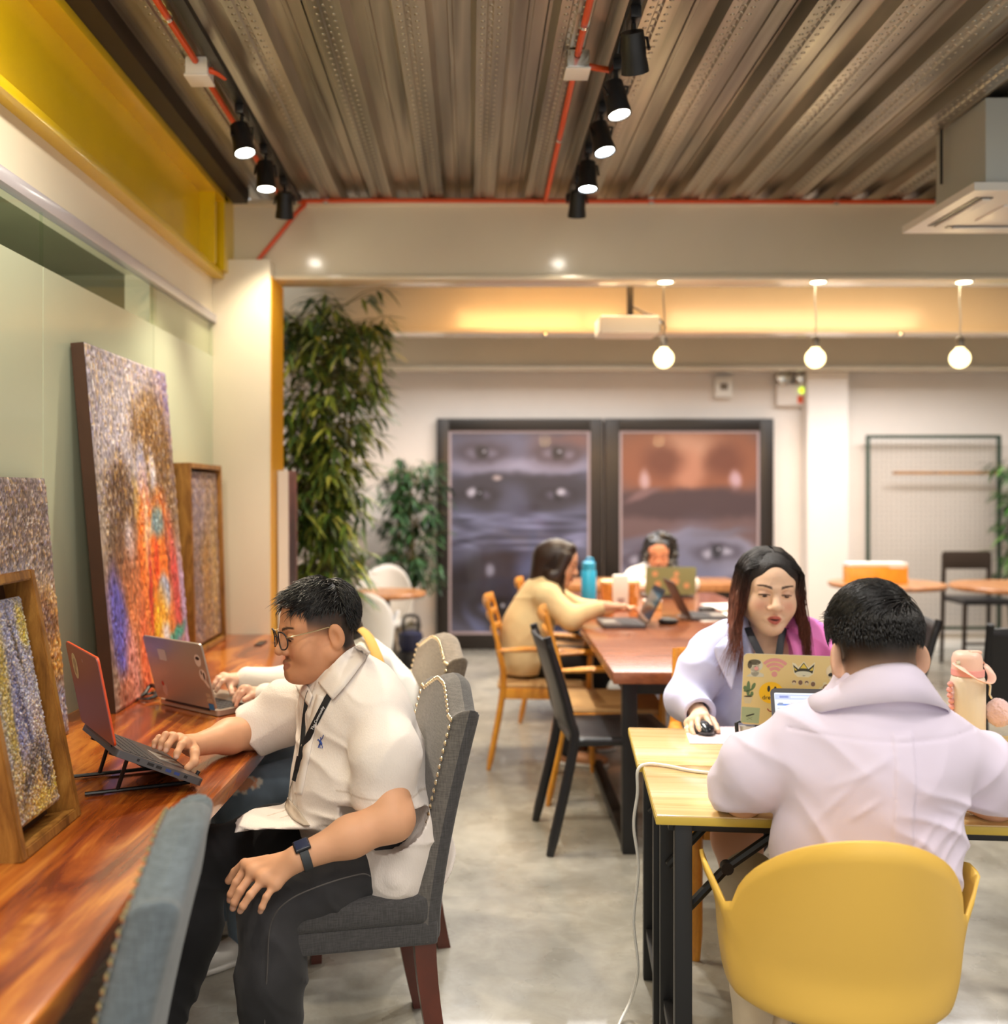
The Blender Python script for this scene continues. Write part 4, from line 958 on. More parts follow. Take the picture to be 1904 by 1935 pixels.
def head(F, c, R, s=1.0, neck=None, nr=.056, cheek=1.0, jaw=1.0, open_mouth=.0018, ear_out=25, ears=True, nose=1.0, female=False, pout=0, chin=0, eo=0, wx=1):
    c = np.array(c, float); T = lambda x, y, z: c+R@(np.array([x*wx, y, z])*s)
    E = lambda p, r, k, A=None: F.u(ell(T(*p), np.array(r)*s*(np.array((wx, 1, 1)) if A is None else 1), R if A is None else R@A), k*s)
    E((0, -.012, .028), (.077, .097, .087), 0)
    E((0, .033, .03), (.064, .057, .062), .03)
    E((0, .040, -.04), (.058*jaw, .050, .068), .03)
    for q in (-1, 1):
        F.u(cap(T(q*.050*jaw, -.005, -.062), T(q*.012, .058, -.100), .026*s*jaw, .024*s), .03*s)
        E((q*.036, .055, -.040), (.030*cheek, .027*cheek, .034*cheek), .022)
        F.u(cap(T(q*.044, .068, .020), T(q*.010, .086, .016), .010*s, .011*s), .018*s)
    E((0, .070+chin, -.106), (.024, .020, .018), .02)
    if chin > .004: E((0, .060+chin*.6, -.09), (.036, .026, .022), .03)
    for q in (-1, 1): F.sub(ell(T(q*.032, .101, -.001), np.array((.019, .016, .012))*s, R), .014*s)
    for q in (-1, 1): E((q*.032, .079, -.001), (.0165, .0145, .0125), .006)
    F.u(cap(T(0, .086, .006), T(0, .104*1.0+.004*nose, -.032), .0085*s, .0125*s*nose), .012*s)
    E((0, .107+.003*nose, -.036), (.0125*nose, .012, .0105), .006)
    for q in (-1, 1): E((q*.0145*nose, .098, -.040), (.0095, .0115, .0085), .006)
    for q in (-1, 1): F.sub(ell(T(q*.007, .106, -.0475), np.array((.0042, .005, .004))*s, R), .003*s)
    for q in (-1, 1):
        F.u(cap(T(q*.024, .080, -.0735), T(q*.004, .096+pout, -.0675), .0050*s, .0068*s), .008*s)
        F.u(cap(T(q*.020, .081, -.0785), T(0, .094+pout, -.0815), .0060*s, .0090*s), .008*s)
        F.sub(cap(T(q*.021, .090, -.0750), T(0, .106+pout, -.0745), .0012*s, open_mouth*s), .0025*s)
    if ears:
        for q in (-1, 1):
            A = np.array(Matrix.Rotation(math.radians(q*ear_out), 3, 'Z')) @ np.array(Matrix.Rotation(math.radians(-8), 3, 'X'))
            o = np.array([q*(.078+eo), -.012, -.014]); o2 = o+A@np.array([q*.006, -.010, 0])
            E(tuple(o2), (.0075, .020, .032), .008, A); E(tuple(o+A@np.array([q*.004, -.002, -.024])), (.006, .010, .012), .008, A)
            F.sub(ell(T(*(o+A@np.array([q*.016, -.004, -.002]))), np.array((.009, .0115, .019))*s, R@A), .006*s)
    if neck is not None:
        F.u(cap(T(0, -.022, -.055), neck, nr*s, nr*1.08), .03)
    return T
def skin_cols(V, c, R, s, tone, lip=(150, 88, 78), brow=(52, 36, 28), brows=True, fade=None, lash=True, blush=0, lidc=(60, 40, 34), iris=None, stub=0, lw=.025):
    L = ((V-np.array(c))@R)/s; x, y, z = np.abs(L[:, 0]), L[:, 1], L[:, 2]
    col = np.tile(np.array(tone, float), (len(V), 1))*(1+.10*(fbm(V[:, 0]*40, V[:, 1]*40, V[:, 2]*40)-.5))[:, None]
    def m(mask, cc): nonlocal col; mask = np.clip(mask, 0, 1)[:, None]; col = col*(1-mask)+np.array(cc, float)*mask
    face = (y > .05)
    if blush: m(.35*blush*np.exp(-((x-.042)/.018)**2-((z+.036)/.016)**2)*face, (214, 120, 104))
    m(.9*(1-sstep(.75, 1.05, np.sqrt((x/lw)**2+((z+.0745)/(.0140*(1-.25*(x/lw)**2)))**2)))*(y > .078), lip)
    if stub: m(stub*(1-sstep(.7, 1.2, np.sqrt((x/.024)**2+((z+.060)/.007)**2)))*(y > .07), (90, 64, 50)); m(stub*(1-sstep(.6, 1.2, np.sqrt((x/.02)**2+((z+.10)/.016)**2)))*(y > .06), (96, 66, 50))
    if brows:
        bz = .019+.006*np.sin(np.clip((x-.012)/.042, 0, 1)*PI*.75); w = .0042*(1-.45*np.clip((x-.015)/.04, 0, 1))
        m(.85*(1-sstep(.6, 1.25, np.abs(z-bz)/w))*sstep(.011, .017, x)*(1-sstep(.048, .056, x))*(y > .03), brow)
    if lash:
        ez = -.0045+.0035*np.cos((x-.032)/.018*1.3); on = sstep(.015, .018, x)*(1-sstep(.047, .050, x))*face
        m(.95*(1-sstep(.5, 1.2, np.abs(z-ez)/.0019))*on, lidc)
        if iris is not None:
            m(.9*(1-sstep(.8, 1.1, np.sqrt(((x-.032)/.0075)**2+((z+.0065)/.0032)**2)))*face, iris)
            m(.22*(1-sstep(.6, 1.2, np.sqrt(((x-.033)/.019)**2+((z-.006)/.009)**2)))*face, (150, 92, 74))
    if fade is not None: m(fade(L), (34, 26, 24))
    return srgb_np(col)
def finger_field(pts, rs, k=.004):
    f = Field(); f.chain([np.array(p) for p in pts], rs, k); return f
def hand(F, wrist, mcps, fingers, thumb, rf=.0088, rp=.0125, wr=.026, k=.012):
    # palm hung between wrist and knuckles, five separate fingers
    w = np.array(wrist, float); g = []
    for a, b in zip(mcps, mcps[1:]): F.u(cap(a, b, rp, rp), k)
    for m_ in mcps: F.u(cap(w, m_, wr*.72, rp), k)
    c = np.mean([np.array(m_) for m_ in mcps], 0)
    rad = [1.0, 1.04, 1.0, .86]
    for i, ch in enumerate(fingers):
        r = rf*rad[i]; n = len(ch)
        g.append(finger_field([mcps[i]]+list(ch), [r*1.08]+[r*(1.0-.10*j) for j in range(n)]))
    F.group(g, .006)
    F.group([finger_field([w*.45+np.array(thumb[0])*.55]+list(thumb), [rf*1.45]+[rf*(1.25-.12*j) for j in range(len(thumb))])], .012)
def folds(amp, items, base=.0):
    # items: (direction, wavelength, seed); soft creases running across the direction
    def fn(X, Y, Z, D):
        m = np.abs(D) < .03
        ii = np.nonzero(m); out = np.zeros(D.shape, np.float32)
        x, y, z = np.broadcast_arrays(X, Y, Z); x, y, z = x[ii], y[ii], z[ii]; o = 0
        for d, wl, sd in items:
            d = nrm(d); t = (x*d[0]+y*d[1]+z*d[2])/wl
            n = vnoise(t+1.2*vnoise(x/wl*.6+sd, y/wl*.6, z/wl*.6+sd), x*3+sd, z*3+y*3)
            o = o+(1-np.abs(2*n-1))**2-.33
        out[ii] = o*amp; return -out
    return fn
def hair_paths(roots, dirs, lens, surf, S=8, lift=.006, grav=0, jitter=.0):
    # strands that hug an ellipsoidal shell: roots (N,3) local, dirs (N,3) local
    Pn = np.zeros((len(roots), S, 3)); p = roots.copy(); d = dirs.copy(); c, r = surf
    for i in range(S):
        Pn[:, i] = p
        st = (lens/(S-1))[:, None]
        nr_ = (p-c)/r**2; nr_ /= np.linalg.norm(nr_, axis=1, keepdims=True)
        d = d-nr_*(d*nr_).sum(1, keepdims=True)*(.8); d[:, 2] -= grav
        d += rng.normal(0, jitter, d.shape); d /= np.linalg.norm(d, axis=1, keepdims=True)
        p = p+d*st
        q = (p-c)/r; k = np.linalg.norm(q, axis=1, keepdims=True); tgt = 1+lift/r.mean()*np.sin(min(1, (i+1)/S*1.2)*PI*.5)
        p = np.where(k < tgt, c+q/k*tgt*r, p)
    return Pn
def root_pts(n, fn, c, r):
    out = []
    while len(out) < n:
        v = rng.normal(size=(4000, 3)); v /= np.linalg.norm(v, axis=1, keepdims=True); p = c+v*r
        out += list(p[fn(p)])
    return np.array(out[:n])
def to_world(Pn, c, R, s): return np.array(c)+(Pn*s)@R.T
def shoe(parent, name, heel, fwd, mat, sole, L=.27, label=None):
    h = np.array(heel, float); f = nrm((fwd[0], fwd[1], 0)); sd = np.cross((0, 0, 1.), f); R = np.stack([sd, f, (0, 0, 1.)], 1)
    F = Field(); Tt = lambda x, y, z: h+R@np.array([x, y, z])
    F.u(ell(Tt(0, .05, .045), (.036, .06, .05), R)).u(ell(Tt(0, .17, .035), (.046, .095, .034), R), .04).u(cap(Tt(0, .04, .05), Tt(0, .03, .10), .034, .038), .03)
    F.cut(plane_cut(Tt(0, 0, .016), (0, 0, -1)))
    o = obj(name, F.mesh(.006), mat, parent, True, 60, label)
    F = Field(); F.u(ell(Tt(0, .05, .012), (.039, .062, .03), R)).u(ell(Tt(0, .17, .012), (.049, .1, .03), R), .04); F.cut(plane_cut(Tt(0, 0, .018), (0, 0, 1))); F.cut(plane_cut(Tt(0, 0, .0), (0, 0, -1)))
    obj('sole', F.mesh(.006), sole, parent=o, world=False) if False else obj('shoe_sole', F.mesh(.006), sole, parent, True, 60)
PP = lambda x, y, d: np.array(P(x, y, d))
from mathutils.bvhtree import BVHTree
def surf(*meshes):                       # where a sight line first meets the given surfaces
    V, Fc, _ = join_parts([(m[0], m[1]) for m in meshes]); T = BVHTree.FromPolygons(V.tolist(), Fc.tolist()); o = Vector((0, 0, H))
    def hit(px, py, lift=.004, d=2.5):
        v = (P(px, py, 1.0)-o).normalized(); r = T.ray_cast(o, v)
        return np.array(r[0]-v*lift) if r[0] is not None else np.array(P(px, py, d))
    return hit
def draped(hit, rows, lift, d=2.5, n=6, nv=5):   # rows of picture points laid on a surface
    A = [np.array([list(q) for q in smoothpath([(x, y, 0) for x, y in r], n)]) for r in rows]; m = min(len(a) for a in A); out = []
    for v in np.linspace(0, len(rows)-1, nv):
        i = min(int(v), len(rows)-2); t = v-i; r = A[i][:m]*(1-t)+A[i+1][:m]*t; out.append([hit(x, y, lift, d) for x, y, _ in r])
    return out
def sheet(name, G, th, mat, parent, label=None):
    G = np.array(G); a, b, _ = G.shape; i = np.arange(a*b).reshape(a, b); q = np.stack([i[:-1, :-1], i[1:, :-1], i[1:, 1:], i[:-1, 1:]], -1).reshape(-1, 4)
    o = obj(name, (G.reshape(-1, 3), q), mat, parent, True, 180, label); m = o.modifiers.new('Solid', 'SOLIDIFY'); m.thickness = th; m.offset = 0; return o
def person(label, loc): return thing('person', label, 'person', loc)

# ---------------------------------------------------------------- man in glasses at the counter
def man_glasses():
    p = person('man in glasses, cream short-sleeved shirt and lanyard seated at the counter typing', (-.25, 2.6, 0))
    f = nrm((-.866, -.5, 0)); lf = np.array([.5, -.866, 0])
    hc = np.array([-.394, 2.585, 1.098]); hs = .985; hR = basis((-.89, -.455), math.radians(9), math.radians(0))
    neck = np.array([-.335, 2.61, .965])
    elL = PP(742, 1548, 2.34); wrL = PP(562, 1622, 2.27); dL_ = -.055
    elR = np.array([-.60, 2.735, .798]); wrR = PP(366, 1409, 2.53)
    B = Field()
    head(B, hc, hR, hs, neck, .063, 1.24, 1.12, .0014, 24, nose=1.05, pout=.002, chin=.014)
    B.u(ell(hc+hR@np.array([0, .02, -.095]), (.055, .055, .035), hR), .03)
    B.u(cap(PP(725, 1400, 2.42), elL, .050, .047), .02).u(cap(elL, elL*.55+wrL*.45, .047, .043), .03).u(cap(elL*.55+wrL*.45, wrL, .043, .0285), .03)
    B.u(cap((-.45, 2.755, .87), elR, .05, .047), .02).u(cap(elR, elR*.6+wrR*.4, .047, .042), .03).u(cap(elR*.6+wrR*.4, wrR, .042, .027), .03)
    mL = [PP(467, 1636, 2.37), PP(479, 1648, 2.335), PP(499, 1660, 2.31), PP(520, 1670, 2.30)]
    sh_ = lambda q: PP(VX+q[0]*FPX/q[1], VY-(q[2]-H)*FPX/q[1], q[1]+dL_)
    mL = [sh_(q) for q in mL]
    hand(B, wrL, mL, [[sh_(q) for q in c_] for c_ in [[PP(446, 1668, 2.35), PP(436, 1690, 2.345), PP(434, 1701, 2.35)], [PP(454, 1683, 2.31), PP(443, 1705, 2.305), PP(440, 1716, 2.31)], [PP(473, 1691, 2.285), PP(459, 1712, 2.28), PP(454, 1721, 2.285)], [PP(503, 1695, 2.28), PP(495, 1714, 2.275), PP(492, 1722, 2.28)]]],
         [sh_(q) for q in (PP(462, 1632, 2.40), PP(444, 1648, 2.41), PP(432, 1664, 2.41))], rf=.0092, rp=.0135, wr=.030)
    mR = [PP(349, 1404, 2.45), PP(337, 1398, 2.48), PP(324, 1396, 2.505), PP(312, 1398, 2.53)]
    hand(B, wrR, mR, [[PP(342, 1408, 2.42), PP(335, 1422, 2.40), PP(333, 1430, 2.395)], [PP(328, 1393, 2.44), PP(317, 1408, 2.42), PP(314, 1418, 2.415)], [PP(313, 1389, 2.47), PP(306, 1402, 2.455), PP(303, 1414, 2.45)], [PP(300, 1394, 2.50), PP(293, 1402, 2.49), PP(291, 1411, 2.485)]],
         [PP(368, 1424, 2.43), PP(367, 1440, 2.41), PP(355, 1451, 2.40)], rf=.0092, rp=.0135, wr=.030)
    def fade(L):
        x, y, z = np.abs(L[:, 0]), L[:, 1], L[:, 2]
        lo = -.030+.028*sstep(-.04, .06, y); a = sstep(lo, lo+.05, z)*(1-sstep(.046, .052, y))
        back = sstep(-.075, -.045, z)*(1-sstep(-.045, -.028, y)); top = sstep(.058, .068, z)*(1-sstep(.06, .068, y))
        ear = (x > .079)
        return np.maximum(np.maximum(a*.82, back*.97), top)*(~ear)
    parts = []
    lo, hi = hc-.17, hc+.17
    wb = lambda *q: (np.min(q, 0)-.035, np.max(q, 0)+.035)
    for (a, b, res) in ((lo, hi, .0027), (*wb(wrL, *mL, PP(434, 1701, 2.36), PP(434, 1701, 2.29), PP(492, 1722, 2.22)), .0019), (*wb(wrR, *mR, PP(291, 1411, 2.485), PP(355, 1451, 2.4)), .0019)):
        parts.append(B.mesh(res, a, b))
    # arms between the fine regions and the sleeves
    aL = B.mesh(.005, np.minimum(elL, wrL)-.08, np.maximum(elL, PP(725, 1400, 2.42))+.08)
    aR = B.mesh(.005, np.minimum(elR, wrR)-.08, np.maximum(elR, np.array((-.45, 2.755, .87)))+.08)
    def outside(m, boxes):
        V, Fc = m; cen = V[Fc].mean(1); keep = np.ones(len(Fc), bool)
        for a, b in boxes: keep &= ~((cen > a+.002) & (cen < b-.002)).all(1)
        return V, Fc[keep]
    bl = wb(wrL, *mL, PP(434, 1701, 2.36), PP(434, 1701, 2.29), PP(492, 1722, 2.22)); br = wb(wrR, *mR, PP(291, 1411, 2.485), PP(355, 1451, 2.4))
    parts += [outside(aL, [bl, (lo, hi)]), outside(aR, [br, (lo, hi)])]
    V, Fc, _ = join_parts(parts)
    cols = skin_cols(V, hc, hR, hs, (214, 152, 112), (168, 104, 84), (44, 32, 26), True, fade, True, .4, stub=.35)
    far = np.linalg.norm(V-hc, axis=1) > .25
    tip = np.zeros(len(V))
    for q in (PP(433, 1700, 2.287), PP(439, 1716, 2.247), PP(453, 1722, 2.222), PP(491, 1723, 2.217), PP(333, 1431, 2.387), PP(313, 1418, 2.407), PP(303, 1414, 2.442), PP(291, 1411, 2.477)):
        tip = np.maximum(tip, 1-sstep(.004, .0085, np.linalg.norm(V-q, axis=1)))
    base = srgb_np(np.array([[222, 166, 128]]))*np.ones((len(V), 1))*(1+.08*(fbm(V[:, 0]*60, V[:, 1]*60, V[:, 2]*60)-.5))[:, None]
    cols[far] = base[far]; cols = cols*(1-.55*tip[:, None])+srgb_np(np.array([[240, 192, 176]]))*.55*tip[:, None]
    obj('body', (V, Fc, cols), M['skin'], p, True, 180); skinm = (V, Fc)
    # eyes
    for q in (-1, 1):
        c = hc+hR@(np.array([q*.032, .0815, -.0055])*hs); F = Field(); F.u(ell(c, (.0125, .0125, .008), hR)); obj('eye', F.mesh(.0016), pbr('dark_eye', rgb(40, 26, 20), .15) if q < 0 else bpy.data.materials['dark_eye'], p, True, 180)
    # shirt
    S = Field(); sh = dict(side=lf)
    S.u(cap((-.225, 2.585, .540), (-.280, 2.595, .70), .198, .187, lf, .86, .90), 0)
    S.u(cap((-.285, 2.60, .70), (-.30, 2.60, .85), .185, .180, lf, .86, .74), .06)
    S.u(cap((-.238, 2.475, .888), (-.40, 2.755, .892), .064, .064), .07)
    S.u(cap((-.318, 2.61, .87), (-.340, 2.61, .985), .10, .060, lf, .9, .95), .05)
    cuL = PP(725, 1512, 2.395); cuR = np.array([-.592, 2.735, .800])
    S.u(cap((-.235, 2.465, .882), PP(727, 1430, 2.405), .070, .080), .010).u(cap(PP(727, 1430, 2.405), cuL, .080, .068), .02)
    S.u(cap((-.40, 2.755, .885), (-.50, 2.75, .845), .072, .080), .012).u(cap((-.50, 2.75, .845), cuR, .080, .070), .02)
    S.u(cap(PP(580, 1540, 2.52), PP(503, 1550, 2.50), .095, .066, lf, .15), .035)
    S.u(cap(PP(748, 1640, 2.42), PP(775, 1560, 2.44), .058, .07), .06)
    S.sub(cap(cuL*1.35-np.array(PP(728, 1430, 2.405))*.35, cuL*.7+np.array(PP(728, 1430, 2.405))*.3, .063, .06), .004)
    dR = nrm(cuR-np.array([-.50, 2.75, .85])); S.sub(cap(cuR+dR*.05, cuR-dR*.02, .063, .06), .004)
    dL = nrm(cuL-np.array(PP(728, 1430, 2.405)))
    def cuffcut(c, d, rad):
        pl = plane_cut(c, d)
        return lambda X, Y, Z: np.where((X-c[0])**2+(Y-c[1])**2+(Z-c[2])**2 < rad*rad, pl(X, Y, Z), -1)
    S.cut(cuffcut(cuL+dL*.012, dL, .11)); S.cut(cuffcut(cuR+dR*.012, dR, .11))
    S.sub(cap((-.345, 2.60, .955), (-.365, 2.59, 1.06), .058, .066), .01)
    S.disp.append(folds(.0085, [((.3, -.2, .9), .055, 3), ((-.6, .1, .7), .085, 9)]))
    S.cut(plane_cut((0, 0, .487), (0, 0, -1)))
    shirt = vcol_mat('seersucker', .85, 0, .32, 300, .0035, stretch=(1, 1, .4), sheen=.15)
    V, Fc = S.mesh(.0045)
    g = (V-np.array([-.30, 2.60, .8]))@f; sd = (V-np.array([-.30, 2.60, .8]))@lf
    plk = (np.abs(np.abs(sd+.005)-.017) < .0022) & (g > .03) & (V[:, 2] > .64)
    cc = np.tile(np.array([[240, 229, 220.]]), (len(V), 1)); cc[plk] = (214, 196, 180)
    # stitched seams of shoulder and cuff
    d1 = np.abs((V-(cuL-dL*.016))@dL); near = np.linalg.norm(V-cuL, axis=1) < .12; cc[(d1 < .0022) & near] = (212, 196, 182)
    so = obj('shirt', (V, Fc, srgb_np(cc)), shirt, p, True, 180)
    # collar
    st = M.setdefault('shirt_plain', pbr('cream_shirt', rgb(240, 229, 220), .85, bump=.3, bscale=380, bdist=.002))
    hit = surf((V, Fc), skinm); hs_ = surf((V, Fc))
    sheet('collar', draped(hit, [[(680, 1218), (655, 1230), (622, 1262), (601, 1290)], [(700, 1232), (678, 1262), (652, 1296), (628, 1322)]], .012), .003, st, so)
    sheet('collar', draped(hs_, [[(574, 1286), (584, 1302), (590, 1314)], [(558, 1296), (568, 1314), (583, 1334)]], .009, 2.47), .003, st, so)
    sheet('placket', draped(hs_, [[(598, 1312), (580, 1380), (566, 1450), (556, 1500)], [(612, 1316), (594, 1384), (580, 1452), (570, 1502)]], .003, nv=3), .002, st, so)
    # lanyard, buckle, badge
    lm = M['black_lanyard'] = pbr('black_lanyard', rgb(24, 24, 26), .7)
    def strap(pts, w, nm='lanyard', mat=lm, par=p):
        F = []; pts = smoothpath(pts, 6)
        bm = BM(); tube(bm, pts, w/2, 8, flat=.16, up=tuple(f*.8+np.array((.2, -.9, 0)))); return obj(nm, bm, mat, par, True, 60)
    Q = lambda pts, l=.007: [hs_(x, y, l) for x, y in pts]
    ly = strap(Q([(634, 1296), (622, 1314), (608, 1340), (592, 1372), (578, 1402), (571, 1424), (566, 1440)]), .017)
    strap(Q([(585, 1306), (580, 1320), (577, 1340), (574, 1365), (571, 1400), (567, 1430)], .005), .013)
    strap(Q([(567, 1430), (562, 1454)], .010), .020, 'buckle', M['black_plastic'])
    strap(Q([(562, 1450), (556, 1476)], .008), .016)
    obj('ring', tube(BM(), Q([(553, 1476), (549, 1488), (547, 1500), (545, 1508)], .006), .002, 6), M['chrome'], p, True)
    badge = [[PP(541, 1508, 2.384), PP(582, 1558, 2.372)], [PP(546, 1530, 2.396), PP(556, 1548, 2.39)]]
    bg = sheet('id_badge', draped(hs_, [[(543, 1507), (563, 1530), (586, 1560)], [(538, 1524), (551, 1545), (574, 1560)]], .010), .003, pbr('badge_plastic', rgb(206, 190, 172), .2, coat=.5), p)
    tv = hs_(579, 1402)-hs_(622, 1316); tn = np.array((-.35, -.93, .1))
    text_on(ly, 'The Community', hs_(600, 1357, .0105), -tv, tn, .0105, M['paper'])
    # little rider emblem left as a small blue stitch mark
    obj('embroidery', tube(BM(), Q([(603, 1399), (606, 1403), (608, 1407)], .001), [.0022, .0036, .0022], 8), pbr('blue_stitch', rgb(40, 70, 150), .8), so, True)
    for pts_ in ([(606, 1402), (606, 1395), (605.5, 1393)], [(606, 1398), (609, 1395), (611, 1389)], [(603, 1400), (601, 1397), (600, 1399)], [(604, 1404), (602, 1410), (601, 1413)], [(607.5, 1407), (609, 1411), (608, 1414)], [(605, 1405), (604, 1411), (605, 1414)]): obj('embroidery', tube(BM(), Q(pts_, .001), .0011, 6), bpy.data.materials['blue_stitch'], so, True)
    # hair
    cl = lambda *q: hc+hR@(np.array(q)*hs)
    Hh = Field(); Hh.u(ell(cl(0, -.014, .040), np.array((.076, .098, .087))*hs, hR)).u(ell(cl(0, .030, .092), np.array((.056, .056, .026))*hs, hR), .03)
    cutl = lambda X, Y, Z: hairline(X, Y, Z)
    def hairline(X, Y, Z):
        x = (X-hc[0]); y = (Y-hc[1]); z = (Z-hc[2]); l = [(hR[0, i]*x+hR[1, i]*y+hR[2, i]*z)/hs for i in range(3)]
        ax = np.abs(l[0]); lim = .048+.018*sstep(.02, .07, l[1])-.030*sstep(-.02, -.075, l[1])*0-.075*(1-sstep(-.085, -.04, l[1]))
        lim = np.where(ax < .05, np.where(l[1] > 0, .070, lim), lim)
        return (lim-l[2])*.8
    Hh.cut(hairline)
    hv = Hh.mesh(.004)
    c0, r0 = np.array([0, -.010, .038]), np.array([.078, .103, .091])
    rt = root_pts(2300, lambda q: (q[:, 2] > .052+.014*sstep(.02, .07, q[:, 1])-.07*(1-sstep(-.085, -.03, q[:, 1]))) & (q[:, 1] < .074), c0, r0)
    dr = np.stack([-.25*np.ones(len(rt))+rng.normal(0, .25, len(rt))+.3*np.sign(rt[:, 0])*(np.abs(rt[:, 0]) > .04), .9*np.ones(len(rt)), -.15-1.1*(rt[:, 2] < .07)+.2*rng.normal(size=len(rt))], 1)
    dr[rt[:, 1] < -.05] += np.array([0, -.8, -1.6])
    ln = np.where(rt[:, 2] > .07, rng.uniform(.030, .055, len(rt)), rng.uniform(.016, .026, len(rt)))
    hl_ = hair_paths(rt, dr, ln, (c0, r0), 7, .011, .0, .13)
    fq = (rt[:, 1] > .015) & (rt[:, 2] > .075); nf_ = int(fq.sum()); d0 = nrm_rows(np.stack([-.18+rng.normal(0, .22, nf_), np.full(nf_, .85), .55+rng.normal(0, .14, nf_)], 1)); L_ = rng.uniform(.022, .045, nf_)[:, None]
    for k_ in range(7):
        t_ = k_/6; hl_[fq, k_] = rt[fq]+d0*L_*t_+np.array([-.15, .25, -.55])*L_*(t_**2)
    hp = to_world(hl_, hc, hR, hs)
    sv = strands(hp, .0024, .0008, 5)
    V, Fc, _ = join_parts([hv, sv]); obj('hair', (V, Fc), M['hair_black'], p, True, 180)
    # glasses
    gl = thing('glasses', None, None, (0, 0, 0)); gl.parent = p; gl.location = -Vector(p.location)
    gm = M['black_plastic']
    for q in (-1, 1):
        c = np.array([q*.034, .112, -.004]); pts = [hc+hR@((c+np.array([.0255*math.cos(a)*(1+.06*abs(math.sin(2*a))), -.010*abs(math.cos(a))*(1 if q*math.cos(a) > 0 else .2), .0225*math.sin(a)*(1+.08*abs(math.sin(2*a)))]))*hs) for a in np.linspace(0, 2*PI, 33)]
        obj('rim', tube(BM(), pts, .0019, 8, cap=False), gm, gl, True)
        obj('temple', tube(BM(), smoothpath([hc+hR@(np.array(w)*hs) for w in ((q*.060, .103, .006), (q*.070, .09, .008), (q*.079, .03, .010), (q*.083, -.005, .012), (q*.084, -.025, -.004))], 5), .0016, 6), pbr('gold_temple', rgb(206, 186, 150), .25, 1) if q < 0 else bpy.data.materials['gold_temple'], gl, True)
        F = BM(); bmv = [F.verts.new(Vector(x)) for x in pts[:-1]]; F.faces.new(bmv); obj('lens', F, lens_mat(), gl, True)
    obj('bridge', tube(BM(), smoothpath([hc+hR@(np.array(w)*hs) for w in ((-.010, .113, .002), (0, .117, .006), (.010, .113, .002))], 5), .0016, 6), gm, gl, True)
    # watch
    wx = nrm(wrL-elL); wc = wrL*.93+elL*.07; up_ = nrm(np.array([-.25, -.55, .8])-wx*(np.array([-.25, -.55, .8])@wx)); sd_ = np.cross(wx, up_); WR = Matrix(np.stack([wx, sd_, up_], 1).tolist())
    wt = thing('wrist_watch', None, None); wt.parent = p; wt.location = -Vector(p.location)
    band = [wc+(math.cos(a)*up_*.0315+math.sin(a)*sd_*.0335) for a in np.linspace(0, 2*PI, 29)]
    obj('band', tube(BM(), band, .012, 8, cap=False, flat=.2, up=tuple(wx)) if False else ring_band(wc, wx, up_, sd_, .0315, .0335, .0105), pbr('watch_band', rgb(52, 56, 60), .6), wt, True)
    obj('case', box(BM(), wc+up_*.034, (.037, .032, .010), WR, .004, 3), pbr('graphite_case', rgb(60, 60, 64), .25, .8), wt, True)
    obj('screen', box(BM(), wc+up_*.0392, (.031, .026, .002), WR, .0008, 1), pbr('watch_glass', rgb(30, 40, 70), .08, coat=1), wt, True)
    # trousers
    Tr = Field(); hipL, knL, anL = np.array([-.20, 2.505, .545]), PP(514, 1708, 2.36), np.array([-.468, 2.345, .07]); hipR, knR, anR = np.array([-.29, 2.70, .545]), np.array([-.685, 2.63, .49]), np.array([-.80, 2.56, .07])
    Tr.u(cap((-.19, 2.50, .545), (-.28, 2.69, .545), .095, .095), .02)
    for h_, k_, a_ in ((hipL, knL, anL), (hipR, knR, anR)):
        Tr.u(cap(h_, h_*.4+k_*.6, .094, .088), .03).u(cap(h_*.4+k_*.6, k_, .086, .070), .04).u(cap(k_, k_*.6+a_*.4, .070, .073), .02).u(cap(k_*.6+a_*.4, a_, .073, .062), .04)
    Tr.disp.append(folds(.0085, [((.8, .3, .5), .05, 5), ((.2, .5, .85), .07, 15)]))
    jm = vcol_mat('black_denim', .85, 0, .3, 700, .001, sheen=.1)
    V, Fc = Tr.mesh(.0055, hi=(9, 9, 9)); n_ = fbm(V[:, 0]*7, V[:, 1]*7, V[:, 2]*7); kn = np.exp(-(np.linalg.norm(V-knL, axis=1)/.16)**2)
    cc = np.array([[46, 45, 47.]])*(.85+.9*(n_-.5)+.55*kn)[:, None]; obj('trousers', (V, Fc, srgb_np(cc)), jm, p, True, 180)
    obj('seam', tube(BM(), smoothpath([PP(700, 1656, 2.345), PP(680, 1652, 2.32), PP(610, 1672, 2.265), PP(545, 1702, 2.25), PP(512, 1745, 2.262), PP(505, 1830, 2.268), PP(500, 1935, 2.275)], 8), .0016, 6), pbr('seam_thread', rgb(86, 82, 80), .8), p, True)
    for a_, fw in ((anL, (-.95, -.3)), (anR, (-.95, .1))): shoe(p, 'shoe', (a_[0]+.05, a_[1], 0), fw, M['black_plastic'], M['white_plastic'])
    return p
def nrm_rows(a): return a/np.linalg.norm(a, axis=1, keepdims=True)
def ring_band(c, ax, u, v, ru, rv, hw):
    bm = BM(); rs = []
    for a in np.linspace(0, 2*PI, 40, endpoint=False):
        e = []
        for k, (dr, dx) in enumerate(((0, -hw), (.0028, -hw*.9), (.0028, hw*.9), (0, hw))): e.append(bm.verts.new(Vector(c+math.cos(a)*u*(ru+dr)+math.sin(a)*v*(rv+dr)+ax*dx)))
        rs.append(e)
    for i in range(40):
        a, b = rs[i], rs[(i+1) % 40]
        for k in range(4): bm.faces.new((a[k], a[(k+1) % 4], b[(k+1) % 4], b[k]))
    return bm
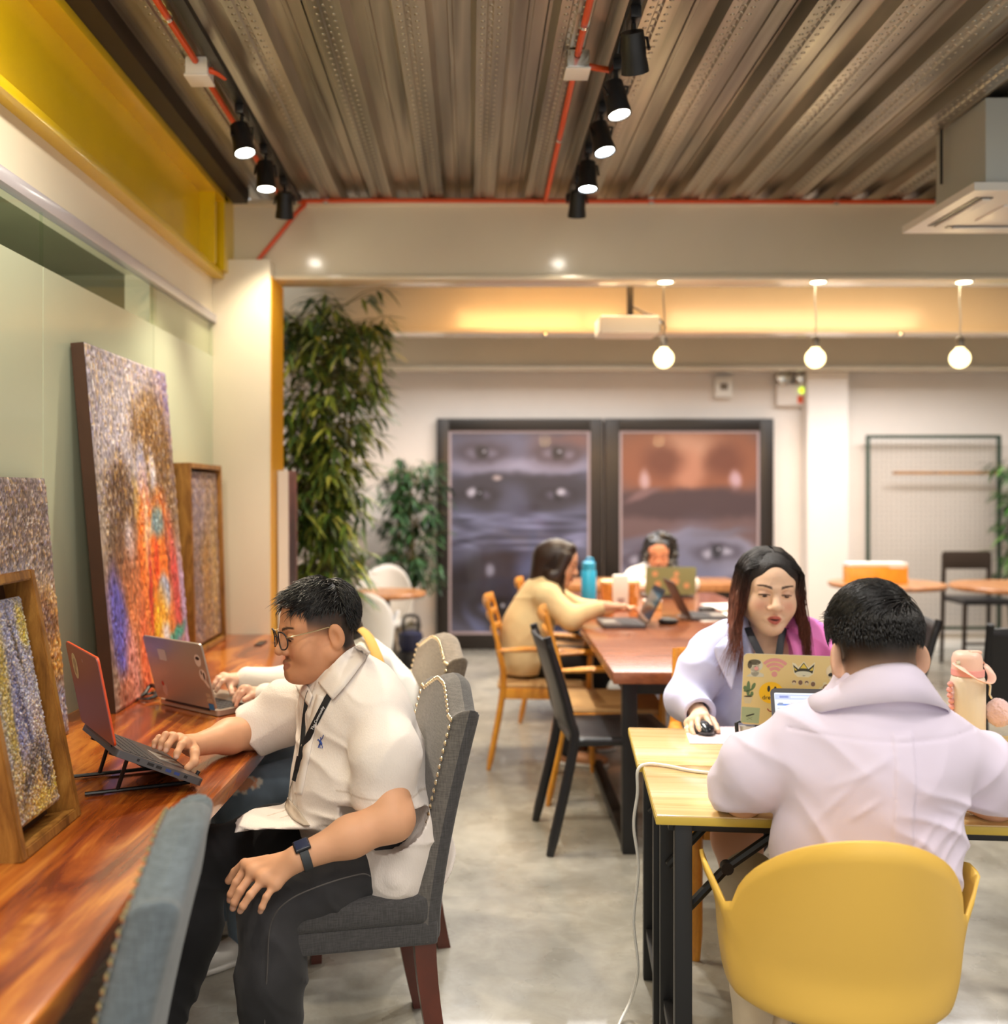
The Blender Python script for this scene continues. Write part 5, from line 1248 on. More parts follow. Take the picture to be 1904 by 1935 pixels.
def leaf_mesh(name, rows, th, mat, parent2, root, nu=14, nv=5, label=None):
    rr = [smoothpath(r, 6) for r in rows]; n = min(len(r) for r in rr); A = np.array([[list(q) for q in r[:n]] for r in rr])
    vv = np.linspace(0, len(rows)-1, nv); G = []
    for v in vv:
        i = min(int(v), len(rows)-2); t = v-i; G.append(A[i]*(1-t)+A[i+1]*t)
    G = np.array(G); i = np.arange(nv*n).reshape(nv, n); q = np.stack([i[:-1, :-1], i[1:, :-1], i[1:, 1:], i[:-1, 1:]], -1).reshape(-1, 4)
    o = obj(name, (G.reshape(-1, 3), q), mat, parent2 or root, True, 180, label); m = o.modifiers.new('Solid', 'SOLIDIFY'); m.thickness = th; m.offset = 0; return o
def text_on(parent, s, at, xdir, ndir, size, mat, name='lettering', world=True, align='CENTER', ext=.0003):
    cu = bpy.data.curves.new(name, 'FONT'); cu.body = s; cu.size = size; cu.extrude = ext; cu.align_x = align; cu.align_y = 'CENTER'; cu.materials.append(mat)
    tmp = bpy.data.objects.new(name, cu); COL.objects.link(tmp); bpy.context.view_layer.update()
    me = bpy.data.meshes.new_from_object(tmp.evaluated_get(bpy.context.evaluated_depsgraph_get())); bpy.data.objects.remove(tmp)
    if not me.materials: me.materials.append(mat)
    o = bpy.data.objects.new(name, me); COL.objects.link(o); x = Vector(xdir).normalized(); n = Vector(ndir); n = (n-x*n.dot(x)).normalized(); y = n.cross(x)
    R = Matrix((x, y, n)).transposed().to_4x4(); o.parent = parent
    off = Vector((0, 0, 0))
    if world:
        q = parent
        while q is not None: off += q.location; q = q.parent
    o.matrix_local = Matrix.Translation(Vector(at)-off) @ R; return o
# ---------------------------------------------------------------- man in the lilac shirt, seen from behind
def man_lilac():
    p = person('man in pale lilac shirt seen from behind, sitting on the yellow shell chair', (.83, 2.0, 0))
    hc = np.array([.831, 2.06, 1.122]); hs = 1.035; hR = basis((-.06, 1), math.radians(6))
    neck = np.array([.835, 2.05, 1.02])
    shL, elL, wrL = np.array([.682, 2.09, .918]), np.array([.598, 2.20, .785]), np.array([.76, 2.33, .790])
    shR, elR, wrR = np.array([.990, 2.07, .918]), np.array([1.135, 2.175, .785]), np.array([1.00, 2.31, .790])
    B = Field(); head(B, hc, hR, hs, neck, .060, 1.1, 1.1, .0014, 48, eo=.008, wx=.87)
    B.u(cap(hc+hR@np.array([0, -.03, -.05]), neck, .058, .062), .03)
    for sh, el, wr in ((shL, elL, wrL), (shR, elR, wrR)): B.u(cap(sh, el, .05, .044), .02).u(cap(el, wr, .042, .028), .03)
    for q, wr in ((1, wrL), (-1, wrR)):
        mc = [wr+np.array([q*(.020-.018*i), .085-.006*i, -.006]) for i in range(4)]
        hand(B, wr, mc, [[m+np.array([0, .035, .006]), m+np.array([0, .055, -.012]), m+np.array([0, .062, -.024])] for m in mc], [wr+np.array([q*.035, .04, -.01]), wr+np.array([q*.045, .065, -.016]), wr+np.array([q*.046, .085, -.022])])
    lo, hi = hc-.2, hc+.2; parts = [B.mesh(.0028, lo, hi)]; 
    for a, b, w in ((elL, shL, wrL), (elR, shR, wrR)):
        V, Fc = B.mesh(.0045, np.minimum(np.minimum(a, b), w)-.14, np.maximum(np.maximum(a, b), w)+.14); cen = V[Fc].mean(1); k = ~((cen > lo+.002) & (cen < hi-.002)).all(1); parts.append((V, Fc[k]))
    V, Fc, _ = join_parts(parts)
    def fade(L):
        x, y, z = np.abs(L[:, 0]), L[:, 1], L[:, 2]
        a = .35*sstep(-.10, -.02, z)+.65*sstep(-.04, .028, z); ear = sstep(.0705, .074, x)*(y < .01)*(z < .035)
        return np.clip(a*1.0, 0, .97)*(1-ear)*(1-sstep(.04, .07, y))*(y > -.2)
    cols = skin_cols(V, hc, hR, hs, (228, 178, 146), fade=fade)
    obj('body', (V, Fc, cols), M['skin'], p, True, 180)
    for q in (-1, 1):
        F = Field(); F.u(ell(hc+hR@(np.array([q*.032, .0815, -.0055])*hs), (.0125, .0125, .008), hR)); obj('eye', F.mesh(.002), bpy.data.materials['dark_eye'], p, True, 180)
    cl = lambda *q: hc+hR@(np.array(q)*hs)
    Hh = Field(); Hh.u(ell(cl(-.004, -.014, .042), np.array((.0725, .102, .080))*hs, hR)).u(rbx(cl(-.003, -.005, .062), np.array((.0655, .084, .050))*hs, hR, .045), .02)
    def hl(X, Y, Z):
        z = ((X-hc[0])*hR[0, 2]+(Y-hc[1])*hR[1, 2]+(Z-hc[2])*hR[2, 2])/hs; return (.034-z)
    Hh.cut(hl)
    def ruf(X, Y, Z, D):
        m = np.abs(D) < .02; i = np.nonzero(m); o = np.zeros(D.shape, np.float32); x, y, z = np.broadcast_arrays(X, Y, Z); o[i] = .006*(vnoise(x[i]*120, y[i]*40, z[i]*40)-.5); return o
    Hh.disp.append(ruf); hv = Hh.mesh(.0035)
    c0, r0 = np.array([-.004, -.010, .045]), np.array([.0785, .108, .091])
    rt = root_pts(3600, lambda q: (q[:, 2] > .030) & (q[:, 1] < .07), c0, r0); n = len(rt); top = sstep(.075, .105, rt[:, 2])
    dr = np.stack([-.55*top*np.ones(n)+rng.normal(0, .22, n), .35*top-.1, -1.2*(1-top)-.25+rng.normal(0, .12, n)], 1)
    ln = rng.uniform(.014, .024, n)*(1-top)+rng.uniform(.045, .075, n)*top
    hp = to_world(hair_paths(rt, dr, ln, (c0, r0), 7, .010, .02, .07), hc, hR, hs)
    # small spikes at the left temple
    sp_r = np.stack([np.full(26, -.069), rng.uniform(-.02, .03, 26), rng.uniform(.06, .085, 26)], 1)
    sp = np.stack([sp_r+np.array([[-1, .3, .25]])*t*rng.uniform(.016, .034, (26, 1))+np.array([[0, 0, -.012]])*t*t for t in np.linspace(0, 1, 7)], 1)
    sv = strands(np.concatenate([hp, to_world(sp, hc, hR, hs)]), .0029, .0008, 5); V, Fc, _ = join_parts([hv, sv]); obj('hair', (V, Fc), M['hair_black'], p, True, 180)
    # shirt
    S = Field(); X_ = (1, 0, 0)
    S.u(cap((.815, 2.115, .50), (.83, 2.10, .70), .176, .180, X_, .74), 0).u(cap((.83, 2.10, .70), (.836, 2.07, .865), .180, .176, X_, .72, .66), .06)
    S.u(cap(shL+np.array([.03, 0, .005]), shR+np.array([-.03, 0, .005]), .070, .070), .08).u(cap((.836, 2.055, .90), (.836, 2.05, 1.055), .11, .074, X_, .8, .95), .06)
    for sh, el, wr in ((shL, elL, wrL), (shR, elR, wrR)):
        d = nrm(wr-el); mid = sh*.45+el*.55+np.array([np.sign(el[0]-.83)*.012, 0, .01]); cu = el+d*.045
        S.u(cap(sh, mid, .072, .078), .014).u(cap(mid, el+np.array([0, 0, .012]), .078, .064), .02).u(cap(el+np.array([0, 0, .012]), cu+np.array([0, 0, .008]), .062, .056), .03)
        pl = plane_cut(cu+d*.01, d); cc_ = cu.copy()
        S.cut((lambda pl, q: lambda X, Y, Z: np.where((X-q[0])**2+(Y-q[1])**2+(Z-q[2])**2 < .0081, pl(X, Y, Z), -1))(pl, cc_))
        S.sub(cap(cu-d*.005, cu+d*.06, .053, .055), .003)
        pl2 = plane_cut(el+np.array([0, 0, -.028]), (-.0, -.25, -1)); S.cut((lambda pl, q: lambda X, Y, Z: np.where((X-q[0])**2+(Y-q[1])**2 < .0064, np.where(Z < q[2]+.03, pl(X, Y, Z), -1), -1))(pl2, el.copy()))
    S.cut(plane_cut((0, 0, .475), (0, 0, -1)))
    S.sub(cap((.836, 2.055, 1.03), (.834, 2.06, 1.12), .062, .068), .006)
    def pleat(X, Y, Z, D):
        zz = sstep(.99, .975, Z); c = sstep(.021, .018, np.abs(X-.84)+0*Z)*zz*(Y < 2.05)
        yoke = np.exp(-((Z-.965-.10*(X-.84)**2)/.0025)**2)*(Y < 2.07)*(np.abs(X-.84) < .19)
        cr = 0
        for x0, z0, x1, z1, w, am in ((.70, .86, .83, .95, .008, .004), (.74, .80, .80, .86, .006, .004), (.79, .66, .93, .82, .008, .0045), (.86, .62, .97, .78, .007, .004), (.68, .78, .76, .90, .007, .004), (.76, .60, .86, .70, .007, .0035), (.90, .84, 1.0, .80, .007, .003), (.70, .70, .78, .73, .006, .003), (.93, .72, 1.0, .80, .007, .004)):
            dx, dz = x1-x0, z1-z0; L2 = dx*dx+dz*dz; t = np.clip(((X-x0)*dx+(Z-z0)*dz)/L2, 0, 1); dd = np.sqrt((X-x0-t*dx)**2+(Z-z0-t*dz)**2); cr = cr+am*np.exp(-(dd/w)**2)*np.sin(PI*np.clip(t, .02, .98))
        return np.where(np.abs(D) < .03, -.0045*c+.003*yoke-cr*(Y < 2.03), 0)
    S.disp.append(pleat)
    S.disp.append(folds(.0075, [((.62, 0, .78), .075, 2), ((-.7, 0, .7), .10, 21), ((.2, .2, .95), .15, 33)]))
    lm = M['lilac'] = pbr('lilac_cotton', rgb(234, 222, 242), .8, bump=.15, bscale=900, bdist=.001, sheen=.25)
    S_mesh = S.mesh(.0045); so = obj('shirt', S_mesh, lm, p, True, 180)
    # fallen collar
    q = lambda x, y, d: PP(x, y, d)
    back = [q(1535, 1318, 2.08), q(1575, 1290, 2.03), q(1610, 1262, 1.985), q(1655, 1250, 1.965), q(1705, 1262, 1.985), q(1738, 1290, 2.03), q(1768, 1326, 2.08)]
    low = [q(1505, 1300, 2.16), q(1535, 1330, 2.06), q(1590, 1318, 1.975), q(1655, 1306, 1.945), q(1720, 1314, 1.975), q(1765, 1338, 2.05), q(1800, 1350, 2.12)]
    ph = np.linspace(-2.55, 2.55, 41); cx, cy = .836, 2.052
    r0_ = [np.array([cx+.079*math.sin(a), cy-.096*math.cos(a), 1.045-.03*(1-math.cos(a))]) for a in ph]
    r1_ = [np.array([cx+.073*math.sin(a), cy-.093*math.cos(a), 1.116-.050*(1-math.cos(a))]) for a in ph]
    r2_ = [np.array([cx+.083*math.sin(a), cy-.103*math.cos(a), 1.108-.052*(1-math.cos(a))]) for a in ph]
    r3_ = [np.array([cx+(.118+.02*abs(math.sin(a))**3)*math.sin(a), cy-.110*math.cos(a), 1.036-.034*(1-math.cos(a))+.02*max(0, abs(a)-1.9)]) for a in ph]
    shv, shf = S_mesh; TB = BVHTree.FromPolygons(shv.tolist(), shf.tolist())
    def down(q, l):
        h_ = TB.ray_cast(Vector((q[0], q[1], 1.3)), Vector((0, 0, -1))); return np.array([q[0], q[1], (h_[0].z if h_[0] is not None else q[2])+l])
    r3_ = [np.array([cx+(.092+.048*math.sin(a)**2)*math.sin(a), cy-.122*math.cos(a), 1.046-.056*(1-math.cos(a))]) for a in ph]; r3_ = [np.array([q[0], q[1], max(q[2], down(q, .003)[2] if abs(q[0]-cx) > .07 else q[2])]) for q in r3_]; r2b = [x_*.5+y_*.5+np.array([0, 0, .004]) for x_, y_ in zip(r2_, r3_)]
    sheet('collar', [r0_, r1_, r2_, r2b, r3_], .003, lm, so); 0 and sheet('collar', [r0_, r1_, r2_, [x_*.5+y_*.5+np.array([0, 0, .004]) for x_, y_ in zip(r2_, r3_)], r3_], .003, lm, so)
    ins = [q(1542, 1312, 2.09), q(1580, 1285, 2.04), q(1615, 1266, 2.0), q(1655, 1256, 1.985), q(1700, 1266, 2.0), q(1732, 1288, 2.04), q(1760, 1320, 2.09)]
    sheet('collar_lining', [[v*np.array([1, 1, 1])+np.array([.004*(cx-v[0])/.08, .004, -.001]) for v in r1_], [v+np.array([0, .003, .006]) for v in r0_]], .002, pbr('violet_lining', rgb(190, 110, 206), .8), so, 'violet collar lining')
    # trousers and shoes
    Tr = Field(); Tr.u(cap((.74, 2.12, .51), (.90, 2.12, .51), .08, .08), .02)
    for h_, k_, a_ in ((np.array([.735, 2.12, .505]), np.array([.675, 2.42, .50]), np.array([.64, 2.12, .075])), (np.array([.91, 2.12, .505]), np.array([1.0, 2.36, .50]), np.array([1.02, 2.42, .075]))):
        Tr.u(cap(h_, k_, .076, .07), .03).u(cap(k_, a_, .068, .058), .03); shoe(p, 'shoe', (a_[0], a_[1]-.05, 0), (0, 1), M['white_plastic'], M['white_plastic'])
    Tr.disp.append(folds(.004, [((.3, .4, .8), .07, 8)])); obj('trousers', Tr.mesh(.007), pbr('khaki_trousers', rgb(206, 192, 172), .85, var=.08), p, True, 180)
    return p
# ---------------------------------------------------------------- woman in the two-tone blazer
def woman_blazer():
    p = person('woman with long brown hair in a lavender and pink blazer using a mouse', (.95, 3.22, 0))
    hc = np.array([.937, 3.15, 1.147]); hs = 1.04; hR = basis((-.05, -1), math.radians(6), math.radians(2)); neck = np.array([.945, 3.205, .965])
    shR, elR, wrR = np.array([.775, 3.19, .945]), PP(1296, 1322, 3.14), PP(1322, 1348, 3.035)
    shL, elL, wrL = np.array([1.125, 3.19, .955]), np.array([1.22, 3.10, .80]), np.array([1.08, 2.98, .80])
    B = Field(); head(B, hc, hR, hs, neck, .052, 1.12, 1.06, .0040, 20, nose=1.08, female=True)
    B.u(ell((.945, 3.205, .90), (.17, .085, .10)), .04)
    for sh, el, wr in ((shR, elR, wrR), (shL, elL, wrL)): B.u(cap(sh, el, .046, .04), .02).u(cap(el, wr, .038, .025), .02)
    mR = [PP(1332, 1353, 2.975), PP(1319, 1356, 2.975), PP(1308, 1362, 2.975), PP(1300, 1367, 2.98)]
    hand(B, wrR, mR, [[PP(1338, 1363, 2.945), PP(1341, 1371, 2.925), PP(1342, 1377, 2.915)], [PP(1318, 1366, 2.94), PP(1320, 1374, 2.92), PP(1322, 1379, 2.91)], [PP(1306, 1375, 2.945), PP(1308, 1383, 2.93), PP(1311, 1388, 2.92)], [PP(1298, 1378, 2.955), PP(1299, 1384, 2.945), PP(1301, 1388, 2.94)]],
         [PP(1346, 1361, 2.985), PP(1352, 1371, 2.955), PP(1356, 1381, 2.93)], rf=.0078, rp=.011, wr=.024)
    mL = [wrL+np.array([-.02+.014*i, -.07, -.002]) for i in range(4)]
    hand(B, wrL, mL, [[m+np.array([0, -.03, .0]), m+np.array([0, -.05, -.014]), m+np.array([0, -.055, -.02])] for m in mL], [wrL+np.array([-.035, -.03, -.008]), wrL+np.array([-.045, -.05, -.012]), wrL+np.array([-.05, -.065, -.016])], rf=.0078, rp=.011, wr=.024)
    hb = (np.min([wrR, *mR, PP(1356, 1381, 2.93), PP(1301, 1388, 2.91)], 0)-.03, np.max([wrR, *mR, PP(1356, 1381, 2.93)], 0)+.03)
    lo, hi = hc-np.array([.14, .16, .17]), hc+np.array([.14, .14, .16]); parts = [B.mesh(.0025, lo, hi), B.mesh(.002, *hb)]
    V, Fc = B.mesh(.006, (.55, 2.85, .72), (1.35, 3.4, 1.1)); cen = V[Fc].mean(1); k = ~((cen > lo+.002) & (cen < hi-.002)).all(1) & ~((cen > hb[0]+.002) & (cen < hb[1]-.002)).all(1); parts.append((V, Fc[k]))
    G = Field()
    for h_, k_, a_ in ((np.array([.86, 3.25, .50]), PP(1392, 1585, 2.90), np.array([.86, 3.02, .09])), (np.array([1.03, 3.25, .50]), np.array([1.08, 2.93, .50]), np.array([1.06, 3.04, .09]))):
        G.u(cap(h_, k_, .085, .072), .03).u(cap(k_, k_*.6+a_*.4, .07, .062), .02).u(cap(k_*.6+a_*.4, a_, .062, .038), .03)
        G.u(cap(a_+np.array([0, .02, -.04]), a_+np.array([0, -.13, -.06]), .035, .028), .03)
    parts.append(G.mesh(.007)); V, Fc, _ = join_parts(parts)
    cols = skin_cols(V, hc, hR, hs, (240, 202, 174), (190, 92, 84), (58, 40, 34), True, None, True, 1.0, (44, 28, 26), (30, 22, 20), lw=.022)
    leg = V[:, 2] < .70; cols[leg] = srgb_np(np.array([[196, 140, 108]]))
    L = ((V-hc)@hR)/hs; mo = (1-sstep(.7, 1.1, np.sqrt((L[:, 0]/.016)**2+((L[:, 2]+.0745)/.0032)**2)))*(L[:, 1] > .07); cols = cols*(1-mo[:, None])+srgb_np(np.array([[70, 24, 22]]))*mo[:, None]
    obj('body', (V, Fc, cols), M['skin'], p, True, 180)
    # white top
    X_ = (1, 0, 0); S = Field(); S.u(cap((.945, 3.23, .53), (.945, 3.225, .74), .155, .15, X_, .78), 0).u(cap((.945, 3.225, .74), (.945, 3.205, .88), .15, .150, X_, .80, .70), .05); S.cut(plane_cut((.945, 3.1, .915), (0, -.5, 1)))
    obj('top', S.mesh(.007), pbr('white_top', rgb(236, 238, 238), .75), p, True, 180)
    S = Field(); S.u(cap((.945, 3.235, .50), (.945, 3.235, .56), .17, .16, X_, .8), 0).u(cap((.87, 3.22, .51), PP(1400, 1570, 2.99), .10, .085), .03).u(cap((1.02, 3.22, .51), (1.06, 3.02, .51), .10, .085), .03)
    obj('skirt', S.mesh(.008), pbr('dark_skirt', rgb(46, 44, 52), .85), p, True, 180)
    # blazer
    S = Field(); S.u(cap((.945, 3.235, .52), (.945, 3.23, .74), .185, .178, X_, .78), 0).u(cap((.945, 3.23, .74), (.945, 3.21, .90), .178, .172, X_, .78, .66), .06)
    S.u(cap(shR+np.array([.04, .01, .012]), shL+np.array([-.04, .01, .012]), .066, .066), .07).u(cap((.945, 3.215, .94), (.945, 3.225, 1.01), .11, .066, X_, .8, .9), .06)
    for sh, el, wr in ((shR, elR, wrR), (shL, elL, wrL)):
        m_ = sh*.5+el*.5; d = nrm(wr-el)
        S.u(cap(sh, m_, .070, .073), .014).u(cap(m_, el, .073, .062), .02).u(cap(el, wr-d*.012, .060, .046), .03)
        pl = plane_cut(wr-d*.004, d); S.cut((lambda pl, q: lambda X, Y, Z: np.where((X-q[0])**2+(Y-q[1])**2+(Z-q[2])**2 < .0064, pl(X, Y, Z), -1))(pl, wr.copy()))
        S.sub(cap(wr-d*.03, wr+d*.05, .042, .045), .003)
    S.cut(plane_cut((0, 0, .47), (0, 0, -1)))
    S.sub(cap((.95, 3.09, .45), (.935, 3.07, .82), .072, .060), .02).sub(cap((.935, 3.07, .82), (.94, 3.13, 1.04), .060, .075), .03)
    S.disp.append(folds(.0075, [((.5, .2, .8), .065, 4), ((-.5, 0, .85), .09, 14)]))
    V, Fc = S.mesh(.005); m = sstep(-.002, .002, V[:, 0]-.945)[:, None]; cc = np.array([[206, 208, 246.]])*(1-m)+np.array([[238, 130, 206.]])*m
    bo = obj('blazer', (V, Fc, srgb_np(cc)), vcol_mat('blazer_cloth', .75, bump=.15, bscale=800, bdist=.001, sheen=.2), p, True, 180)
    lav = pbr('lavender_cloth', rgb(206, 208, 246), .75); pk = pbr('pink_cloth', rgb(238, 130, 206), .75)
    leaf_mesh('lapel', [[PP(1412, 1188, 3.15), PP(1402, 1215, 3.085), PP(1392, 1260, 3.05), PP(1383, 1300, 3.04)], [PP(1392, 1188, 3.16), PP(1358, 1215, 3.09), PP(1350, 1235, 3.085), PP(1382, 1304, 3.045)]], .004, lav, bo, p)
    leaf_mesh('lapel', [[PP(1483, 1188, 3.15), PP(1493, 1215, 3.085), PP(1503, 1260, 3.05), PP(1505, 1300, 3.04)], [PP(1500, 1185, 3.16), PP(1530, 1215, 3.09), PP(1540, 1238, 3.085), PP(1507, 1304, 3.045)]], .004, pk, bo, p)
    # lanyard
    for pts in ([PP(1412, 1186, 3.13), PP(1424, 1212, 3.085), PP(1440, 1245, 3.055), PP(1452, 1280, 3.04)], [PP(1481, 1186, 3.13), PP(1475, 1212, 3.085), PP(1470, 1245, 3.055), PP(1458, 1280, 3.04)]):
        obj('lanyard', tube(BM(), smoothpath(pts, 5), .0115, 8, flat=.14, up=(0, -1, 0)), pbr('navy_lanyard', rgb(40, 42, 52), .6), p, True)
    # hair
    cl = lambda *q: hc+hR@(np.array(q)*hs); Hh = Field()
    Hh.u(ell(cl(0, -.018, .034), np.array((.084, .102, .087))*hs, hR), 0)
    face = ell(cl(0, .088, -.046), np.array((.055, .09, .094))*hs, hR)
    for q, sp in ((-1, 1.0), (1, 1.0)):      # -x is her left, image right
        ch = [cl(q*.056, .030, .055), cl(q*.077, .026, -.02), cl(q*.085, .020, -.08)]
        Hh.chain(ch, [.022*hs, .018*hs, .008*hs], .03)
    Hh.u(cap(cl(0, -.06, -.02), cl(0, -.075, -.16), .085, .075), .04)
    Hh.u(ell(cl(0, .018, .052), np.array((.072, .070, .062))*hs, hR), .02); Hh.sub(face, .012); Hh.sub(ell(cl(0, .095, .030), np.array((.034, .06, .048))*hs, hR), .015)
    hv = Hh.mesh(.005); N = 1500; paths = []; cs = []
    th = rng.uniform(-.6, 3.0, N); q = np.where(rng.random(N) < .5, -1, 1)
    t = np.linspace(0, 1, 12)
    for i in range(N):
        b = rng.uniform(-1, 1); r_ = rng.uniform(.0, 1)   # b: front/back
        sz = lambda x_, y_: .034+.092*math.sqrt(max(.02, 1-(x_/.092)**2-((y_+.018)/.110)**2)); y0_ = .072-.14*r_; part = np.array([q[i]*.004, y0_, sz(0, y0_)]); Md = np.array([q[i]*(.045+.008*b), y0_*.9, sz(.045, y0_*.9)])
        A = np.array([q[i]*(.076+.014*rng.random()), .058-.12*r_, .055]); Bq = np.array([q[i]*(.075+.026*rng.random()), .054-.12*r_+.01*b, -.03])
        Cq = np.array([q[i]*(.085+.03*rng.random()), .072-.08*r_, -.10]); D = np.array([q[i]*(.080+.045*rng.random()+(.05*rng.random()**2 if q[i] > 0 else 0)), .135-.07*r_+.01*b, (-.19 if q[i] > 0 else -.235)-.06*rng.random()])
        pp_ = np.array(smoothpath([part, Md, A, Bq, Cq, D], 3)); idx = np.linspace(0, len(pp_)-1, 12).astype(int); paths.append(pp_[idx]); cs.append(rng.random())
    sv = strands(to_world(np.array(paths), hc, hR, hs), .0034, .0011, 4)
    V, Fc, _ = join_parts([hv, sv]); L = ((V-hc)@hR)/hs
    k = sstep(.09, -.08, L[:, 2])[:, None]; n_ = fbm(V[:, 0]*90, V[:, 1]*90, V[:, 2]*8)[:, None]
    cc = (np.array([[26, 20, 20.]])*(1-k)+np.array([[122, 66, 46.]])*k)*(.7+.6*n_); obj('hair', (V, Fc, srgb_np(cc)), M['hair_v'], p, True, 180)
    return p
# ---------------------------------------------------------------- people further back, same build, coarser
def seated(label, loc, hc, hdir, pitch, hs, torso, side, shs, els, wrs, legs, tone, shirtc, trouserc, hairfn, res=.008, hand_dir=(1, 0, 0), shoec=(60, 50, 46), tw=.16, slv=.062, sleeve_full=True, hands=True):
    p = person(label, loc); hc = np.array(hc, float); hR = basis(hdir, pitch); B = Field(); neck = np.array(torso[-1])
    head(B, hc, hR, hs, neck, .05, 1.0, 1.0, ears=False, nose=.92); hd = nrm(hand_dir); sdv = np.cross((0, 0, 1.), hd)
    for i, (sh, el, wr) in enumerate(zip(shs, els, wrs)):
        B.u(cap(sh, el, .045, .04), .02).u(cap(el, wr, .037, .026), .02)
        if hands is True:
            wr = np.array(wr); mc = [wr+hd*.08+sdv*(.022-.015*j)*(1 if i == 0 else -1) for j in range(4)]
            hand(B, wr, mc, [[m+hd*.032+np.array([0, 0, .004]), m+hd*.05+np.array([0, 0, -.012]), m+hd*.056+np.array([0, 0, -.022])] for m in mc], [wr+hd*.035+sdv*.035*(1 if i == 0 else -1), wr+hd*.06+sdv*.04*(1 if i == 0 else -1), wr+hd*.08+sdv*.04*(1 if i == 0 else -1)])
    parts = [B.mesh(res*.5, hc-.17, hc+.17)]; V, Fc = B.mesh(res*.55, hi=(9, 9, hc[2]-.02)); cen = V[Fc].mean(1); parts.append((V, Fc[~((cen > hc-.168) & (cen < hc+.168)).all(1)]))
    V, Fc, _ = join_parts(parts); cols = skin_cols(V, hc, hR, hs, tone, iris=(40, 28, 24)); obj('body', (V, Fc, cols), M['skin'], p, True, 180)
    S = Field()
    for i in range(len(torso)-1): S.u(cap(torso[i], torso[i+1], tw if i < len(torso)-2 else tw*.75, tw if i < len(torso)-2 else .058, side, .78), .06)
    S.u(cap(shs[0], shs[1], .062, .062), .07)
    for sh, el, wr in zip(shs, els, wrs):
        S.u(cap(sh, el, slv*1.1, slv), .03)
        if sleeve_full: wr2 = np.array(el)*.15+np.array(wr)*.85; S.u(cap(el, wr2, slv, slv*.66), .03)
    S.cut(plane_cut((0, 0, torso[0][2]-.09), (0, 0, -1))); S.disp.append(folds(.005, [((.3, .3, .8), .07, 6), ((-.5, .2, .8), .1, 16)])); so = obj('top', S.mesh(res), shirtc, p, True, 180)
    T = Field(); hip = np.array(torso[0])
    for k_, a_ in legs:
        h_ = hip+(np.array(k_)-hip)*.12; h_[2] = hip[2]-.03
        T.u(cap(h_, k_, .088, .07), .03).u(cap(k_, a_, .068, .052), .03); d = np.array(k_)-hip; shoe(p, 'shoe', (a_[0]-nrm((d[0], d[1], 0))[0]*.05, a_[1]-nrm((d[0], d[1], 0))[1]*.05, 0), (d[0], d[1]), *([shoec, M['white_plastic']]))
    T.disp.append(folds(.004, [((.3, .4, .8), .07, 8)])); V, Fc = T.mesh(res)
    obj('trousers', (V, Fc, trouserc(V) if callable(trouserc) else None), M['denim'] if callable(trouserc) else trouserc, p, True, 180)
    hairfn(p, hc, hR, hs); return p
def long_hair(drop, colr, back=True, n=260, length=.30):
    def fn(p, hc, hR, hs):
        cl = lambda *q: hc+hR@(np.array(q)*hs); Hh = Field(); Hh.u(ell(cl(0, -.02, .034), np.array((.084, .1, .09))*hs, hR), 0)
        w = np.array([0, 0, -1.]); b0 = cl(0, -.075, .0); Hh.u(cap(b0, b0+w*length*.5-hR[:, 1]*.03, .075, .07), .04).u(cap(b0+w*length*.5-hR[:, 1]*.03, b0+w*length-hR[:, 1]*.02, .07, .03), .04)
        for q in (-1, 1): Hh.u(cap(cl(q*.066, .035, .04), cl(q*.076, .012, -.08), .028, .032), .03).u(cap(cl(q*.082, -.02, -.08), cl(q*.08, -.03, -.08)+w*length*.45, .03, .018), .03)
        Hh.u(cap(cl(-.03, .045, .088), cl(.03, .045, .088), .028, .028), .03); Hh.sub(ell(cl(0, .095, -.035), np.array((.054, .075, .088))*hs, hR), .02); hv = Hh.mesh(.006); rt = []
        for i in range(n):
            a = rng.uniform(-1, 1)*2.3; s0 = cl(.085*math.sin(a), -.02-.09*math.cos(a), .03); top = cl(.01*math.sin(a), -.01, .125); e = s0+w*length*rng.uniform(.6, 1.05)+hR[:, 0]*rng.normal(0, .02)-hR[:, 1]*rng.uniform(0, .03)
            pp_ = np.array(smoothpath([top, s0, s0*.5+e*.5-hR[:, 1]*.01, e], 3)); rt.append(pp_[np.linspace(0, len(pp_)-1, 9).astype(int)])
        sv = strands(np.array(rt), .004, .0015, 4); V, Fc, _ = join_parts([hv, sv]); obj('hair', (V, Fc), colr, p, True, 180)
    return fn
def curly_hair(p, hc, hR, hs):
    cl = lambda *q: hc+hR@(np.array(q)*hs); Hh = Field(); Hh.u(ell(cl(0, -.02, .04), np.array((.09, .105, .095))*hs, hR), 0)
    for i in range(70):
        a = rng.uniform(-.2, 1)*1.0; v = rng.normal(size=3); v[1] = -abs(v[1])*.8+.1; v /= np.linalg.norm(v); q = np.array([0, -.02, .02])+v*np.array([.105, .10, .115]); q[0] -= .018
        if q[1] > .03 and q[2] < .05 and abs(q[0]) < .06: continue
        Hh.u(ell(cl(*q), (.03, .03, .03)), .01)
    for i in range(26): Hh.u(ell(cl(-.085+rng.normal(0, .02), -.03+rng.normal(0, .03), -.02-.13*rng.random()), (.03, .03, .03)), .01); Hh.u(ell(cl(.075+rng.normal(0, .012), -.03+rng.normal(0, .03), .03-.06*rng.random()), (.026, .026, .026)), .01)
    Hh.sub(ell(cl(0, .085, -.035), np.array((.058, .09, .085))*hs, hR), .015)
    Hh.disp.append(lambda X, Y, Z, D: .012*(vnoise(X*60, Y*60, Z*60)-.5)); obj('hair', Hh.mesh(.006), M['hair_black'], p, True, 180)
M['denim'] = vcol_mat('ripped_denim', .85)
